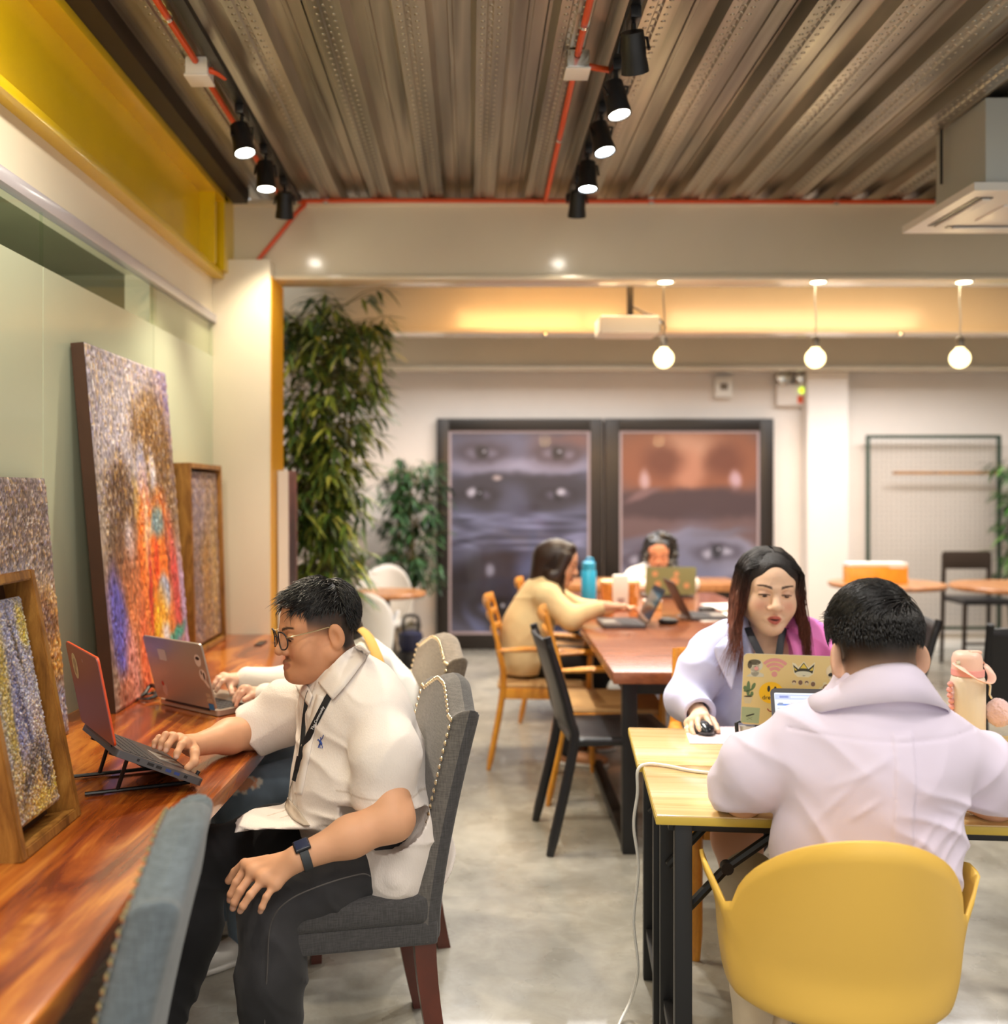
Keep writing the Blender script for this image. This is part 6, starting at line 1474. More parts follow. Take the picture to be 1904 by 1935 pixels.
man_glasses(); man_lilac(); woman_blazer()
def jeans(V):
    n = fbm(V[:, 0]*9, V[:, 1]*9, V[:, 2]*9)[:, None]; c = np.array([[126, 146, 166.]])*(.6+.8*n)
    kn = PP(470, 1482, 2.98); d = (V-kn)/np.array([.075, .075, .034]); r = np.linalg.norm(d, axis=1); m = (r+.35*(vnoise(V[:, 0]*60, V[:, 1]*60, V[:, 2]*60)-.5) < .95)[:, None]; c = np.where(m, np.array([[226, 164, 128.]]), c)
    e = ((np.abs(r-1.0) < .16) & (vnoise(V[:, 0]*90, V[:, 1]*90, V[:, 2]*90) > .45))[:, None]; c = np.where(e, np.array([[226, 220, 208.]]), c); return srgb_np(c)
white = pbr('white_cotton', rgb(240, 236, 228), .8, sheen=.2); beige = pbr('beige_knit', rgb(232, 208, 160), .9, var=.08, bump=.3, bscale=160)
# white shirt person mostly hidden behind the man in glasses
def typing_person():
    hc = np.array([-.515, 3.28, 1.03]); hR = basis((-.85, -.45), .35)
    p = seated('person in white sleeves and ripped jeans typing behind the man in glasses', (-.40, 3.35, 0), hc, (-.85, -.45), .35, .90,
        [(-.28, 3.42, .56), (-.31, 3.42, .74), (-.38, 3.38, .84), (-.435, 3.35, .92)], (.47, -.88, 0), [(-.335, 3.24, .885), (-.49, 3.50, .89)], [PP(560, 1330, 3.16), PP(545, 1295, 3.40)], [PP(492, 1312, 3.19), PP(453, 1284, 3.36)],
        [((-.72, 3.06, .52), (-.70, 3.12, .08)), ((-.80, 3.40, .52), (-.82, 3.30, .08))], (232, 180, 150), white, jeans, long_hair(0, M['hair_black'], n=120, length=.16), .007, (-.8, -.5, 0), M['white_plastic'], tw=.15, hands=False)
    B = Field(); a, b = PP(492, 1312, 3.19), PP(453, 1284, 3.36)
    hand(B, a, [PP(466, 1302, 3.17), PP(461, 1303, 3.20), PP(458, 1305, 3.22), PP(456, 1307, 3.24)], [[PP(457, 1309, 3.155), PP(450, 1322, 3.15), PP(446, 1333, 3.145)], [PP(452, 1309, 3.19), PP(445, 1318, 3.185), PP(442, 1325, 3.18)], [PP(449, 1311, 3.21), PP(444, 1318, 3.21), PP(442, 1323, 3.20)], [PP(448, 1312, 3.23), PP(444, 1318, 3.23), PP(443, 1321, 3.22)]], [PP(476, 1314, 3.16), PP(468, 1319, 3.15), PP(462, 1322, 3.14)], rf=.008, rp=.0115, wr=.025)
    hand(B, b, [PP(428, 1283, 3.30), PP(424, 1280, 3.33), PP(422, 1279, 3.36), PP(421, 1280, 3.39)], [[PP(419, 1288, 3.28), PP(412, 1299, 3.27), PP(408, 1306, 3.265)], [PP(414, 1283, 3.31), PP(407, 1292, 3.30), PP(404, 1300, 3.295)], [PP(412, 1281, 3.34), PP(406, 1290, 3.33), PP(403, 1296, 3.325)], [PP(412, 1282, 3.37), PP(407, 1289, 3.36), PP(405, 1294, 3.355)]], [PP(434, 1296, 3.30), PP(437, 1305, 3.28), PP(438, 1311, 3.27)], rf=.008, rp=.0115, wr=.026)
    V, Fc = B.mesh(.0025); body = [c for c in p.children if c.name.startswith('body')][0]
    me = body.data; off = np.array(p.location); n0 = len(me.vertices); v0 = np.zeros(n0*3, np.float32); me.vertices.foreach_get('co', v0); nf = len(me.polygons); f0 = np.zeros(nf*4, np.int32); me.loops.foreach_get('vertex_index', f0); c0 = np.zeros(n0*4, np.float32); me.color_attributes['Col'].data.foreach_get('color', c0)
    nm = bpy.data.meshes.new('body'); Vn, Fn, _ = join_parts([(v0.reshape(-1, 3), f0.reshape(-1, 4)), (V-off, Fc)]); fill_mesh(nm, Vn, Fn)
    set_cols(nm, np.concatenate([c0.reshape(-1, 4)[:, :3], np.tile(srgb_np(np.array([[236, 190, 164]])), (len(V), 1))])); nm.materials.append(M['skin']); finish(nm, 180); body.data = nm
    obj('shawl', tube(BM(), smoothpath([PP(664, 1180, 3.36), PP(690, 1196, 3.26), PP(706, 1224, 3.18), PP(720, 1268, 3.12), PP(726, 1330, 3.1)], 6), .018, 10, flat=.35), M['honey_cloth'], p, True)
M['honey_cloth'] = pbr('honey_cloth', rgb(206, 160, 80), .8)
typing_person()
# woman in beige at the big table
seated('long-haired woman in a beige sweater leaning over the far end of the big table', (.34, 5.45, 0), (.478, 5.42, 1.075), (1, -.12), .30, .98,
    [(.29, 5.45, .56), (.31, 5.45, .72), (.38, 5.44, .86), (.425, 5.43, .955)], (0, 1, 0), [(.405, 5.28, .90), (.41, 5.60, .90)], [PP(1078, 1168, 5.22), (.60, 5.62, .79)], [PP(1140, 1146, 5.22), (.80, 5.60, .80)],
    [((.70, 5.34, .52), (.52, 5.33, .08)), ((.72, 5.55, .52), (.60, 5.58, .08))], (226, 172, 140), beige, pbr('black_trousers', rgb(24, 22, 24), .8), long_hair(0, pbr('dark_brown_hair', rgb(46, 30, 24), .4), n=320, length=.42), .008, (1, .05, 0), pbr('tan_shoe', rgb(196, 140, 100), .6), tw=.155, slv=.058)
seated('woman with curly black hair in a white top behind the green laptop', (1.35, 7.3, 0), (1.35, 7.2, 1.005), (-.15, -1), .22, 1.0,
    [(1.35, 7.34, .50), (1.35, 7.32, .66), (1.34, 7.28, .80), (1.345, 7.25, .885)], (1, 0, 0), [(1.19, 7.26, .83), (1.50, 7.26, .83)], [(1.10, 7.08, .79), (1.545, 7.08, .80)], [(1.24, 6.94, .80), (1.42, 6.94, .80)],
    [((1.26, 6.95, .50), (1.26, 7.0, .08)), ((1.44, 6.95, .50), (1.44, 7.0, .08))], (196, 132, 100), white, pbr('grey_trousers', rgb(70, 70, 76), .8), curly_hair, .009, (0, -1, 0), M['black_plastic'], tw=.155)
ch = thing('bench', 'dark backless bench under the curly-haired woman', 'bench', (1.35, 7.36, 0))
obj('seat', bx(BM(), (-.25, -.2, .40), (.25, .2, .44), .01), M['dark_steel'], ch)
for sx in (-.2, .2):
    for sy in (-.16, .16): obj('leg', bx(BM(), (sx-.02, sy-.02, 0), (sx+.02, sy+.02, .40)), M['dark_steel'], ch)
# ================================================================== things on the tables
V3 = Vector
def slab(bm, o, U, Vv, n, th): prism(bm, [(0, 0), (1, 0), (1, 1), (0, 1)], o, U, Vv, Vector(n)*th); return bm
def rrect(w, h, r, n=5):
    out = []
    for cx, cy, a0 in ((w-r, h-r, 0), (r, h-r, PI/2), (r, r, PI), (w-r, r, 1.5*PI)):
        out += [(cx+r*math.cos(a0+PI/2*k/n), cy+r*math.sin(a0+PI/2*k/n)) for k in range(n+1)]
    return out
def laptop(label, L0, W, B, L, w, dep, lh, lidm, edgem, basem, screenm=None, group=None, th=.016, lt=.006):
    L0 = V3(L0); W = V3(W).normalized(); B = V3(B).normalized(); L = V3(L).normalized()
    t_ = thing('laptop', label, 'laptop', tuple(L0), 0, group)
    nB = W.cross(B).normalized(); nB = nB if nB.z > 0 else -nB
    nL = W.cross(L).normalized(); nL = nL if nL.dot(B) < 0 else -nL        # outer face of the lid
    bm = BM(); prism(bm, rrect(w, dep, .012), V3((0, 0, 0))-nB*th, W, B, nB*th); bmesh.ops.bevel(bm, geom=[e for e in bm.edges if len(e.link_faces) == 2 and e.calc_face_angle(0) > 1], offset=.002, segments=2, affect='EDGES'); base = obj('base', bm, basem, t_)
    bm = BM()
    for r_ in range(5):
        for c_ in range(14):
            x0 = w*.06+(w*.88)*c_/14; y0 = dep*.10+dep*.46*r_/5; prism(bm, [(0, 0), (w*.88/14*.86, 0), (w*.88/14*.86, dep*.46/5*.84), (0, dep*.46/5*.84)], W*x0+B*y0, W, B, nB*.0012)
    obj('keyboard', bm, M['key_grey'], base)
    bm = BM(); prism(bm, rrect(w*.34, dep*.30, .004), W*w*.33+B*dep*.63, W, B, nB*.0006); obj('touchpad', bm, M['pad_silver'], base)
    bm = BM(); prism(bm, rrect(w, lh, .012), V3((0, 0, .0))+L*.006, W, L, nL*(lt*.72)); lid = obj('lid_bezel', bm, edgem, t_)
    bm = BM(); prism(bm, rrect(w-.002, lh-.002, .012), V3((0, 0, 0))+L*.007+W*.001+nL*lt*.72, W, L, nL*(lt*.28)); ld = obj('lid', bm, lidm, t_)
    bm = BM(); prism(bm, rrect(w-.018, lh-.024, .003), L*.018+W*.009-nL*.0006, W, L, nL*.0006); obj('screen', bm, screenm or M['screen_off'], lid)
    obj('hinge', tube(BM(), [W*.04, W*(w-.04)], .005, 8), M['black_plastic'], t_)
    return t_, W, B, L, nB, nL, w, dep, lh, lt
M['key_grey'] = pbr('keys', rgb(60, 60, 64), .5); M['pad_silver'] = pbr('trackpad', rgb(176, 172, 166), .35, .3)
M['screen_off'] = pbr('screen_dark', rgb(24, 26, 32), .12); M['silver'] = pbr('silver_laptop', rgb(196, 184, 172), .3, .6)
M['mauve'] = pbr('mauve_lid', rgb(150, 88, 84), .38, .25); M['orange_edge'] = pbr('orange_lid_edge', rgb(232, 84, 30), .35); M['graphite'] = pbr('graphite_base', rgb(92, 90, 92), .35, .5)
M['gold_lid'] = pbr('gold_lid', rgb(222, 200, 142), .33, .3); M['gold_edge'] = pbr('gold_edge', rgb(216, 210, 200), .3, .5)
def decal(lp, polys, colr, layer=1, parent=None, name='sticker', rough=.45):
    t_, W, B, L, nB, nL, w, dep, lh, lt = lp; k = 'ink_%d_%d_%d' % colr; m = M.get(k) or M.setdefault(k, pbr(k, rgb(*colr), rough)); bm = BM()
    for poly in polys:
        if len(poly) == 0: continue
        prism(bm, [(x, y) for x, y in poly], V3((0, 0, 0))+nL*(lt+.0003*layer), W, L, nL*.00035)
    return obj(name, bm, m, parent or t_)
circ = lambda cx, cy, r, ry=None, n=24, rot=0: [(cx+r*math.cos(2*PI*k/n)*math.cos(rot)-(ry or r)*math.sin(2*PI*k/n)*math.sin(rot), cy+r*math.cos(2*PI*k/n)*math.sin(rot)+(ry or r)*math.sin(2*PI*k/n)*math.cos(rot)) for k in range(n)]
def arcband(cx, cy, r, wd, a0, a1, n=12):
    return [(cx+(r+wd/2)*math.cos(a), cy+(r+wd/2)*math.sin(a)) for a in np.linspace(a0, a1, n)]+[(cx+(r-wd/2)*math.cos(a), cy+(r-wd/2)*math.sin(a)) for a in np.linspace(a1, a0, n)]
# --- orange-edged laptop on its stand
c_, s_ = math.cos(math.radians(27)), math.sin(math.radians(27))
lp = laptop('mauve laptop with orange lid edge propped on a black folding stand', (-.787, 2.23, .877), (-.56, .83, 0), (.83*c_, .56*c_, -s_), (-.032, -.020, .2), .31, .222, .205, M['mauve'], M['orange_edge'], M['graphite'])
st_ = decal(lp, [circ(.245, .158, .026, .032)], (214, 200, 160)); decal(lp, [circ(.243, .165, .014, .012), circ(.247, .146, .010, .009)], (176, 160, 128), 2, st_, 'motif'); decal(lp, [[(.150, .180), (.157, .180), (.157, .187), (.150, .187)]], (190, 150, 150))
t_, W_, B_, L_, nB_, nL_ = lp[:6]
for b0, wd, colr in ((.052, .006, M['black']), (.078, .016, M['black']), (.100, .014, M['black']), (.124, .014, 'blue'), (.146, .014, 'blue'), (.172, .008, M['black'])):
    bm = BM(); prism(bm, [(0, -.0105), (wd, -.0105), (wd, -.004), (0, -.004)], B_*b0-W_*.0006, B_, nB_, W_*.001); obj('port', bm, M.setdefault('usb_blue', pbr('usb_blue', rgb(44, 66, 130), .4)) if colr == 'blue' else colr, t_)
ls = thing('laptop_stand', 'black folding laptop stand under the mauve laptop', 'laptop stand', (-.80, 2.38, CT))
fr = lambda u, v, dz=0: V3(t_.location)+W_*u+B_*v-nB_*(.016+dz)
for i, u in enumerate((.07, .235)):
    f0 = fr(u, .20, .004); a = V3((f0.x-.20, f0.y-.085, CT+.006)); b = V3((f0.x+.015, f0.y+.008, CT+.006))
    o_ = V3(ls.location)
    obj('foot_bar', tube(BM(), [a-o_, b-o_], .0065, 8, flat=.7), M['black'], ls)
    obj('support_bar', tube(BM(), [fr(u, .01, .004)-o_, fr(u, .212, .004)-o_], .006, 8, flat=.7), M['black'], ls)
    obj('strut', tube(BM(), [a.lerp(b, .30)-o_, fr(u, .055, .004)-o_], .0048, 8), M['black'], ls)
    obj('lip', tube(BM(), [fr(u, .208, .006)-o_, fr(u, .228, -.002)-o_, fr(u, .230, -.024)-o_], .005, 8), M['black'], ls)
obj('cross_link', tube(BM(), [fr(.07, .055, .008)-o_, fr(.235, .10, .008)-o_], .004, 8), M['black'], ls); obj('cross_link', tube(BM(), [fr(.235, .055, .008)-o_, fr(.07, .10, .008)-o_], .004, 8), M['black'], ls)
# --- silver laptop with stickers
lp = laptop('silver laptop with small stickers used by the person in white sleeves', (-.785, 3.11, CT+.018), (-.776, .63, 0), (.63, .776, 0), (-.042, -.034, .22), .315, .22, .215, M['silver'], M['silver'], M['silver'])
W0 = .315
for poly, colr, lay in (([circ(.035, .165, .016, .020)], (226, 214, 204), 1), ([circ(.034, .172, .010, .006)], (40, 36, 36), 2), ([circ(.026, .118, .017, .019), [(.02, .108), (.03, .100), (.008, .075), (.004, .082)]], (222, 208, 198), 1), ([circ(.020, .116, .004, .012), circ(.030, .126, .003, .007)], (44, 38, 38), 2),
                         ([[(.205, .145), (.245, .145), (.245, .182), (.205, .182)]], (214, 200, 190), 1), ([[(.013, .045), (.03, .045), (.03, .058), (.013, .058)], [(.008, .028), (.034, .028), (.034, .041), (.008, .041)]], (190, 170, 146), 1), ([[(.006, .004), (.032, .004), (.032, .024), (.006, .024)]], (50, 130, 200), 1), ([circ(.255, .04, .012, .022)], (216, 170, 150), 1), ([circ(.26, .062, .006, .008)], (200, 60, 50), 2)):
    decal(lp, poly, colr, lay)
cb = obj('cable_pile', tube(BM(), smoothpath([PP(x, y, d) for x, y, d in ((300, 1306, 3.45), (285, 1312, 3.42), (262, 1318, 3.40), (246, 1328, 3.36), (268, 1326, 3.34), (292, 1316, 3.36), (296, 1300, 3.40), (284, 1296, 3.44), (272, 1312, 3.40), (254, 1322, 3.38), (278, 1322, 3.33), (300, 1312, 3.38))], 6), .007, 8), M['black']); props(cb, 'coiled black charger cable on the counter behind the silver laptop', 'cable')
for v in cb.data.vertices: v.co.z = max(CT+.007, min(v.co.z, CT+.05))
bm = BM(); box(bm, (0, 0, .014), (.06, .04, .028), None, .006, 3); ad = obj('power_adapter', bm, M['black_plastic']); ad.location = (-1.0, 3.52, CT); props(ad, 'black power adapter beside the cable pile on the counter', 'adapter')
for (x, y, l) in ((-.97, 4.62, 'dark power socket flap in the counter near the far painting'), (-.86, 4.60, 'dark power socket flap in the counter near the column')):
    o = obj('socket_flap', box(BM(), (0, 0, .002), (.035, .13, .004), None, .001, 1), M['black_plastic']); o.location = (x, y, CT); props(o, l, 'power socket')
# --- gold laptop with stickers, on a riser
lp = laptop('gold laptop with many stickers on its lid facing the camera', tuple(P(1398, 1372, 2.85)), (.29, -.066, 0), (.225, .94, -.20), (.018, .03, .2), .30, .215, .200, M['gold_lid'], M['gold_edge'], M['gold_edge'])
SX = lambda x: .30*(x-378)/1360; SY = lambda y: .196*(1052-y)/905
poly = lambda *q: [(SX(a), SY(b)) for a, b in q]
cz = lambda x, y, r, ry=None, rot=0: circ(SX(x), SY(y), .30*r/1360, .196*(ry or r)/905, 24, rot)
s1 = decal(lp, [cz(535, 255, 88, 80), cz(530, 330, 55, 70), poly((420, 405), (640, 405), (640, 365), (560, 335), (500, 340))], (206, 204, 190)); decal(lp, [cz(520, 215, 78, 36), cz(462, 250, 28, 50)], (92, 84, 66), 2, s1, 'motif'); decal(lp, [cz(545, 295, 26)], (226, 160, 160), 3, s1, 'motif'); decal(lp, [cz(520, 300, 40, 26), cz(560, 250, 22, 26)], (186, 180, 164), 2, s1, 'motif')
s2 = decal(lp, [cz(772, 362, 36)]+[arcband(SX(775), SY(372), .30*r/1360, .30*40/1360, math.radians(45), math.radians(135)) for r in (85, 140, 195)], (216, 150, 150))
s3 = decal(lp, [poly((985, 200), (1030, 215), (1060, 260), (1128, 180), (1185, 260), (1265, 185), (1250, 340), (1190, 385), (1060, 385), (1010, 340))], (226, 220, 196)); decal(lp, [poly((998, 228), (1065, 285), (1128, 195), (1185, 280), (1258, 212), (1240, 330), (1135, 372), (1020, 330))], (50, 48, 34), 2, s3, 'motif'); decal(lp, [poly((1085, 272), (1128, 212), (1172, 272)), poly((1012, 262), (1050, 300), (1020, 300)), poly((1245, 250), (1200, 296), (1240, 296))], (222, 196, 80), 3, s3, 'motif'); decal(lp, [cz(1130, 336, 98, 28)], (214, 214, 196), 3, s3, 'motif')
s4 = decal(lp, [cz(1505, 300, 106, 100), cz(1505, 355, 75, 82)], (222, 206, 172)); decal(lp, [cz(1505, 300, 96, 90), cz(1505, 352, 66, 72)], (228, 214, 186), 2, s4, 'motif'); decal(lp, [cz(1460, 340, 32, 21, .3), cz(1556, 336, 32, 21, -.3)], (40, 36, 30), 3, s4, 'motif')
s5 = decal(lp, [cz(456, 560, 24, 98), cz(415, 555, 22, 30), cz(432, 592, 34, 13), cz(520, 525, 22, 44, -.4), cz(494, 572, 34, 14, .6), cz(504, 625, 20, 30), cz(482, 648, 30, 13)], (98, 124, 84)); decal(lp, [poly((398, 668), (518, 668), (492, 755), (420, 755))], (206, 196, 166), 1, s5, 'motif'); decal(lp, [cz(458, 662, 52, 9)], (66, 56, 40), 2, s5, 'motif')
s6 = decal(lp, [cz(742, 602, 152, 140)], (240, 190, 20)); decal(lp, [cz(710, 553, 18, 40), cz(790, 560, 18, 40)], (40, 36, 24), 2, s6, 'motif')
tt, W_, B_, L_, nB_, nL_ = lp[:6]
text_on(s6, 'dre', V3(tt.location)+W_*SX(632)+L_*SY(668)+nL_*(.006+.0013), W_, nL_, .0172, pbr('sticker_ink', rgb(44, 38, 26), .5), align='LEFT')
s7 = decal(lp, [cz(1018, 460, 30, 34), cz(1096, 460, 32, 36), cz(1172, 460, 30, 34), cz(1250, 466, 32, 38)], (212, 198, 166)); decal(lp, [cz(1018, 452, 24, 22), cz(1096, 456, 26, 30), cz(1172, 452, 22, 20), cz(1250, 470, 26, 30)], (120, 92, 80), 2, s7, 'motif'); decal(lp, [cz(1018, 466, 16, 14), cz(1172, 466, 15, 14)], (216, 200, 170), 3, s7, 'motif')
s8 = decal(lp, [cz(1400, 515, 48), cz(1355, 530, 32), cz(1440, 500, 30), cz(1395, 465, 26)], (220, 210, 178)); decal(lp, [arcband(SX(1415), SY(512), .30*36/1360, .30*18/1360, math.radians(60), math.radians(300))], (140, 104, 80), 2, s8, 'motif')
s9 = decal(lp, [poly((388, 800), (612, 806), (606, 1006), (384, 1000))], (160, 176, 146)); decal(lp, [poly((440, 912), (530, 880), (552, 884), (536, 898), (448, 926))], (40, 42, 34), 2, s9, 'motif'); decal(lp, [poly((452, 960), (520, 925), (526, 932), (458, 968)), poly((456, 925), (462, 920), (526, 962), (520, 968))], (134, 148, 120), 2, s9, 'motif')
s10 = decal(lp, [arcband(SX(748), SY(800), .30*42/1360, .30*12/1360, math.radians(190), math.radians(300)), cz(775, 845, 18, 24)], (150, 40, 40)); s11 = decal(lp, [poly((1020, 600), (1130, 596), (1130, 618), (1020, 622))], (176, 186, 140))
rs = thing('laptop_riser', 'dark brown folding riser under the gold sticker laptop', 'laptop stand', (tt.location.x, tt.location.y, .74)); o_ = V3(rs.location)
bm = BM(); a0 = V3(tt.location)-nB_*.020-o_
prism(bm, [(0, 0), (.26, 0), (.26, .19), (0, .19)], a0+W_*.02+B_*.005, W_, B_, -nB_*.004); obj('top_plate', bm, M['ply_brown'], rs)
bw = V3((W_.x, W_.y, 0)).normalized()
bm = BM(); prism(bm, [(0, 0), (.26, 0), (.26, 1), (0, 1)], V3((a0.x, a0.y, 0))+W_*.02+V3((.012, .07, .002)), bw, a0+B_*.01-V3((a0.x, a0.y, 0))-V3((.012, .07, .002)), V3((0, .004, 0))); obj('back_leg', bm, M['ply_brown'], rs)
bm = BM(); box(bm, V3((a0.x, a0.y, .002))+W_*.15+V3((.02, .10, 0)), (.26, .15, .004), Matrix.Rotation(math.atan2(W_.y, W_.x), 3, 'Z')); obj('base_plate', bm, M['ply_brown'], rs)
# --- the lilac man's dark laptop
t = NT('screen_white'); t.set(Base_Color=(.02, .02, .02, 1), Roughness=.15); t.b.inputs['Emission Color'].default_value = (.86, .92, 1, 1); t.b.inputs['Emission Strength'].default_value = .95; M['screen_on'] = t.m
lp = laptop('dark laptop with a lit white screen in front of the man in lilac', (.778, 2.555, .758), (.31, -.03, 0), (-.09, -.99, 0), (.012, .085, .18), .31, .215, .188, M['graphite'], M['graphite'], M['graphite'], M['screen_on'])
tt, W_, B_, L_, nB_, nL_ = lp[:6]
def ui(x0, y0, x1, y1, colr):
    bm = BM(); prism(bm, [(x0, y0), (x1, y0), (x1, y1), (x0, y1)], -nL_*.0009, W_, L_, -nL_*.0003); k = 'ui_%d_%d_%d' % colr
    obj('screen_mark', bm, M.get(k) or M.setdefault(k, pbr(k, (0.01, .01, .01, 1), .3, emit=rgb(*colr), estr=.9)), tt)
ui(.010, .164, .30, .178, (196, 204, 246)); ui(.022, .168, .045, .174, (120, 130, 190)); ui(.05, .168, .10, .174, (226, 230, 252)); ui(.018, .150, .03, .156, (150, 156, 176)); ui(.05, .150, .085, .156, (190, 196, 210)); ui(.015, .148, .05, .153, (120, 150, 220)); ui(.015, .138, .12, .142, (180, 186, 200))
# --- mouse, pad, cables, bottle
pad_z = .7402
def onz(px, py, z): d = FPX*(H-z)/(py-VY); return P(px, py, d)
pc = [onz(1292, 1374.5, pad_z), onz(1303, 1406, pad_z), onz(1400, 1407, pad_z), onz(1436, 1400, pad_z), onz(1428, 1374, pad_z)]
bm = BM(); a = [bm.verts.new(q) for q in pc]; b = [bm.verts.new(q+V3((0, 0, .0022))) for q in pc]; bm.faces.new(a); bm.faces.new(b); [bm.faces.new((a[i], a[(i+1) % 5], b[(i+1) % 5], b[i])) for i in range(5)]
props(obj('mouse_pad', bm, pbr('pink_pad', rgb(244, 222, 224), .6)), 'pale pink mouse pad on the folding table', 'mouse pad')
mp = onz(1334, 1388, pad_z+.003); ms = thing('computer_mouse', 'black mouse under the hand of the woman in the blazer', 'mouse', tuple(mp)); F = Field(); mo = np.array(mp)
F.u(ell(mo+np.array([0, .032, .010]), (.031, .055, .026))); F.cut(plane_cut(mo+np.array([0, 0, .001]), (0, 0, -1))); obj('shell', F.mesh(.003), pbr('mouse_black', rgb(32, 36, 44), .22, coat=.4), ms, True, 180)
bm = BM(); lathe(bm, [(.001, -.003), (.007, -.003), (.007, .003), (.001, .003)], (0, .002, .026), 14, Matrix.Rotation(PI/2, 3, 'Y')); obj('scroll_wheel', bm, M['chrome'], ms)
cw = [onT(.70, .40, .744), onT(.36, .36, .744), onT(.16, .335, .744), onT(.06, .385, .745), onT(.012, .40, .744), onT(-.014, .39, .73), P(1204, 1500, 2.60), P(1197, 1560, 2.62), P(1206, 1640, 2.64), P(1197, 1740, 2.67), P(1205, 1830, 2.70), P(1192, 1888, 2.76), onz(1170, 1935, .006), onz(1160, 1975, .006)]
for q in cw: q.z = max(q.z, .005)
for k_, dx in enumerate((0,)): props(obj('power_cable', tube(BM(), smoothpath(cw, 8), .0042, 8), M['white_plastic']), 'white twin power cord running over the table edge down to the floor', 'cord')
kc = thing('cable', 'short black cable with plug beside the gold laptop', 'cable', tuple(onz(1405, 1400, .745))); o_ = V3(kc.location)
pts = [P(1414, 1366, 2.87), P(1395, 1364, 2.865), P(1391, 1372, 2.86), P(1393, 1390, 2.85), onz(1399, 1402, .745), onz(1408, 1410, .745)]
obj('wire', tube(BM(), smoothpath([q-o_ for q in pts], 6), .003, 8), M['black'], kc); obj('plug', tube(BM(), [pts[-1]-o_, onz(1420, 1415, .747)-o_], .0065, 8), M['black_plastic'], kc); obj('plug', tube(BM(), [P(1391, 1366, 2.862)-o_, P(1392, 1384, 2.853)-o_], .0055, 8), M['black_plastic'], kc)
bo = thing('water_bottle', 'cream bottle with pink lid, strap and pompom at right', 'bottle', (1.416, 2.85, .74))
M['cream_steel'] = pbr('cream_steel', rgb(232, 218, 196), .3, coat=.3); M['pink_plastic'] = pbr('blush_plastic', rgb(242, 200, 180), .4); M['pink_sil'] = pbr('pink_silicone', rgb(240, 168, 160), .5)
obj('body', lathe(BM(), [(.001, 0), (.043, 0), (.0465, .006), (.0465, .172), (.043, .185), (.036, .192), (.001, .192)], (0, 0, 0), 32), M['cream_steel'], bo)
obj('collar', lathe(BM(), [(.036, .188), (.0435, .189), (.0435, .206), (.036, .207)], (0, 0, 0), 32), M['pink_sil'], bo)
obj('lid', lathe(BM(), [(.001, .2), (.0405, .206), (.0405, .236), (.036, .25), (.028, .256), (.001, .256)], (-.002, 0, 0), 32), M['pink_plastic'], bo)
obj('spout_tab', box(BM(), (.016, -.01, .256), (.03, .022, .008), None, .003), M['pink_plastic'], bo)
obj('carry_strap', tube(BM(), smoothpath([(-.042, -.012, .225), (-.03, -.046, .208), (.0, -.058, .186), (.035, -.05, .176), (.058, -.02, .19), (.056, .01, .215), (.04, .012, .23)], 6), .011, 10, flat=.25, up=(0, 0, 1)), M['pink_plastic'], bo)
obj('strap_rivet', lathe(BM(), [(.001, -.004), (.007, -.003), (.007, .003), (.001, .004)], (-.038, -.022, .227), 12, Matrix.Rotation(PI/2, 3, 'X')), M['nail'], bo)
bm = BM()
for i in range(7): lathe(bm, [(.0005, -.0085), (.006, -.006), (.0085, 0), (.006, .006), (.0005, .0085)], (-.054-.003*math.sin(i*1.3), -.01, .165-.016*i), 12)
obj('bead_chain', bm, M['pink_sil'], bo)
obj('clasp', tube(BM(), [(.05, -.01, .175), (.058, -.012, .16), (.056, -.012, .135), (.062, -.012, .125)], .0032, 8), M['nail'], bo)
F = Field(); pc_ = np.array(bo.location)+np.array([.080, -.015, .085]); F.u(ell(pc_, (.034, .034, .040))); F.disp.append(lambda X, Y, Z, D: .006*(vnoise(X*300, Y*300, Z*300)-.5)); obj('pompom', F.mesh(.0028), pbr('pink_fluff', rgb(246, 208, 204), .95, sheen=.8, bump=.8, bscale=300), bo, True, 180)
# --- on the big table
def bottle(label, x, y, z, m, r=.036, h=.24):
    t_ = thing('water_bottle', label, 'bottle', (x, y, z)); obj('body', lathe(BM(), [(.001, 0), (r, 0), (r*1.02, .01), (r, h*.72), (r*.75, h*.78), (.001, h*.78)], (0, 0, 0), 24), m, t_)
    obj('lid', lathe(BM(), [(.001, h*.76), (r*.9, h*.77), (r*.9, h*.92), (r*.6, h*.95), (.001, h*.95)], (0, 0, 0), 24), m, t_); obj('loop', tube(BM(), smoothpath([(-.01, 0, h*.93), (-.006, 0, h*1.02), (.022, 0, h*1.0), (.024, 0, h*.92)], 5), .007, 8), m, t_)
bottle('bright blue water bottle on the big table', PX(1112, 6.35), 6.35, .75, pbr('cyan_bottle', rgb(38, 152, 200), .35, coat=.2), .048, .275)
M['kraft'] = pbr('amber_food_tub', rgb(226, 158, 78), .3, coat=.4, var=.25, vscale=30)
for px, l in ((1152, 'amber takeaway tub left of the white receipt'), (1190, 'amber takeaway tub right of the white receipt')):
    t_ = thing('food_tub', l, 'food container', (PX(px, 6.0), 6.0, .75), 0, 'takeaway tubs on the big table'); obj('tub', lathe(BM(), [(.001, 0), (.045, 0), (.058, .15), (.062, .155), (.001, .155)], (0, 0, 0), 24), M['kraft'], t_); obj('lid', lathe(BM(), [(.001, .155), (.064, .155), (.064, .168), (.05, .178), (.001, .178)], (0, 0, 0), 24), pbr('clear_lid', rgb(232, 200, 150), .25), t_)
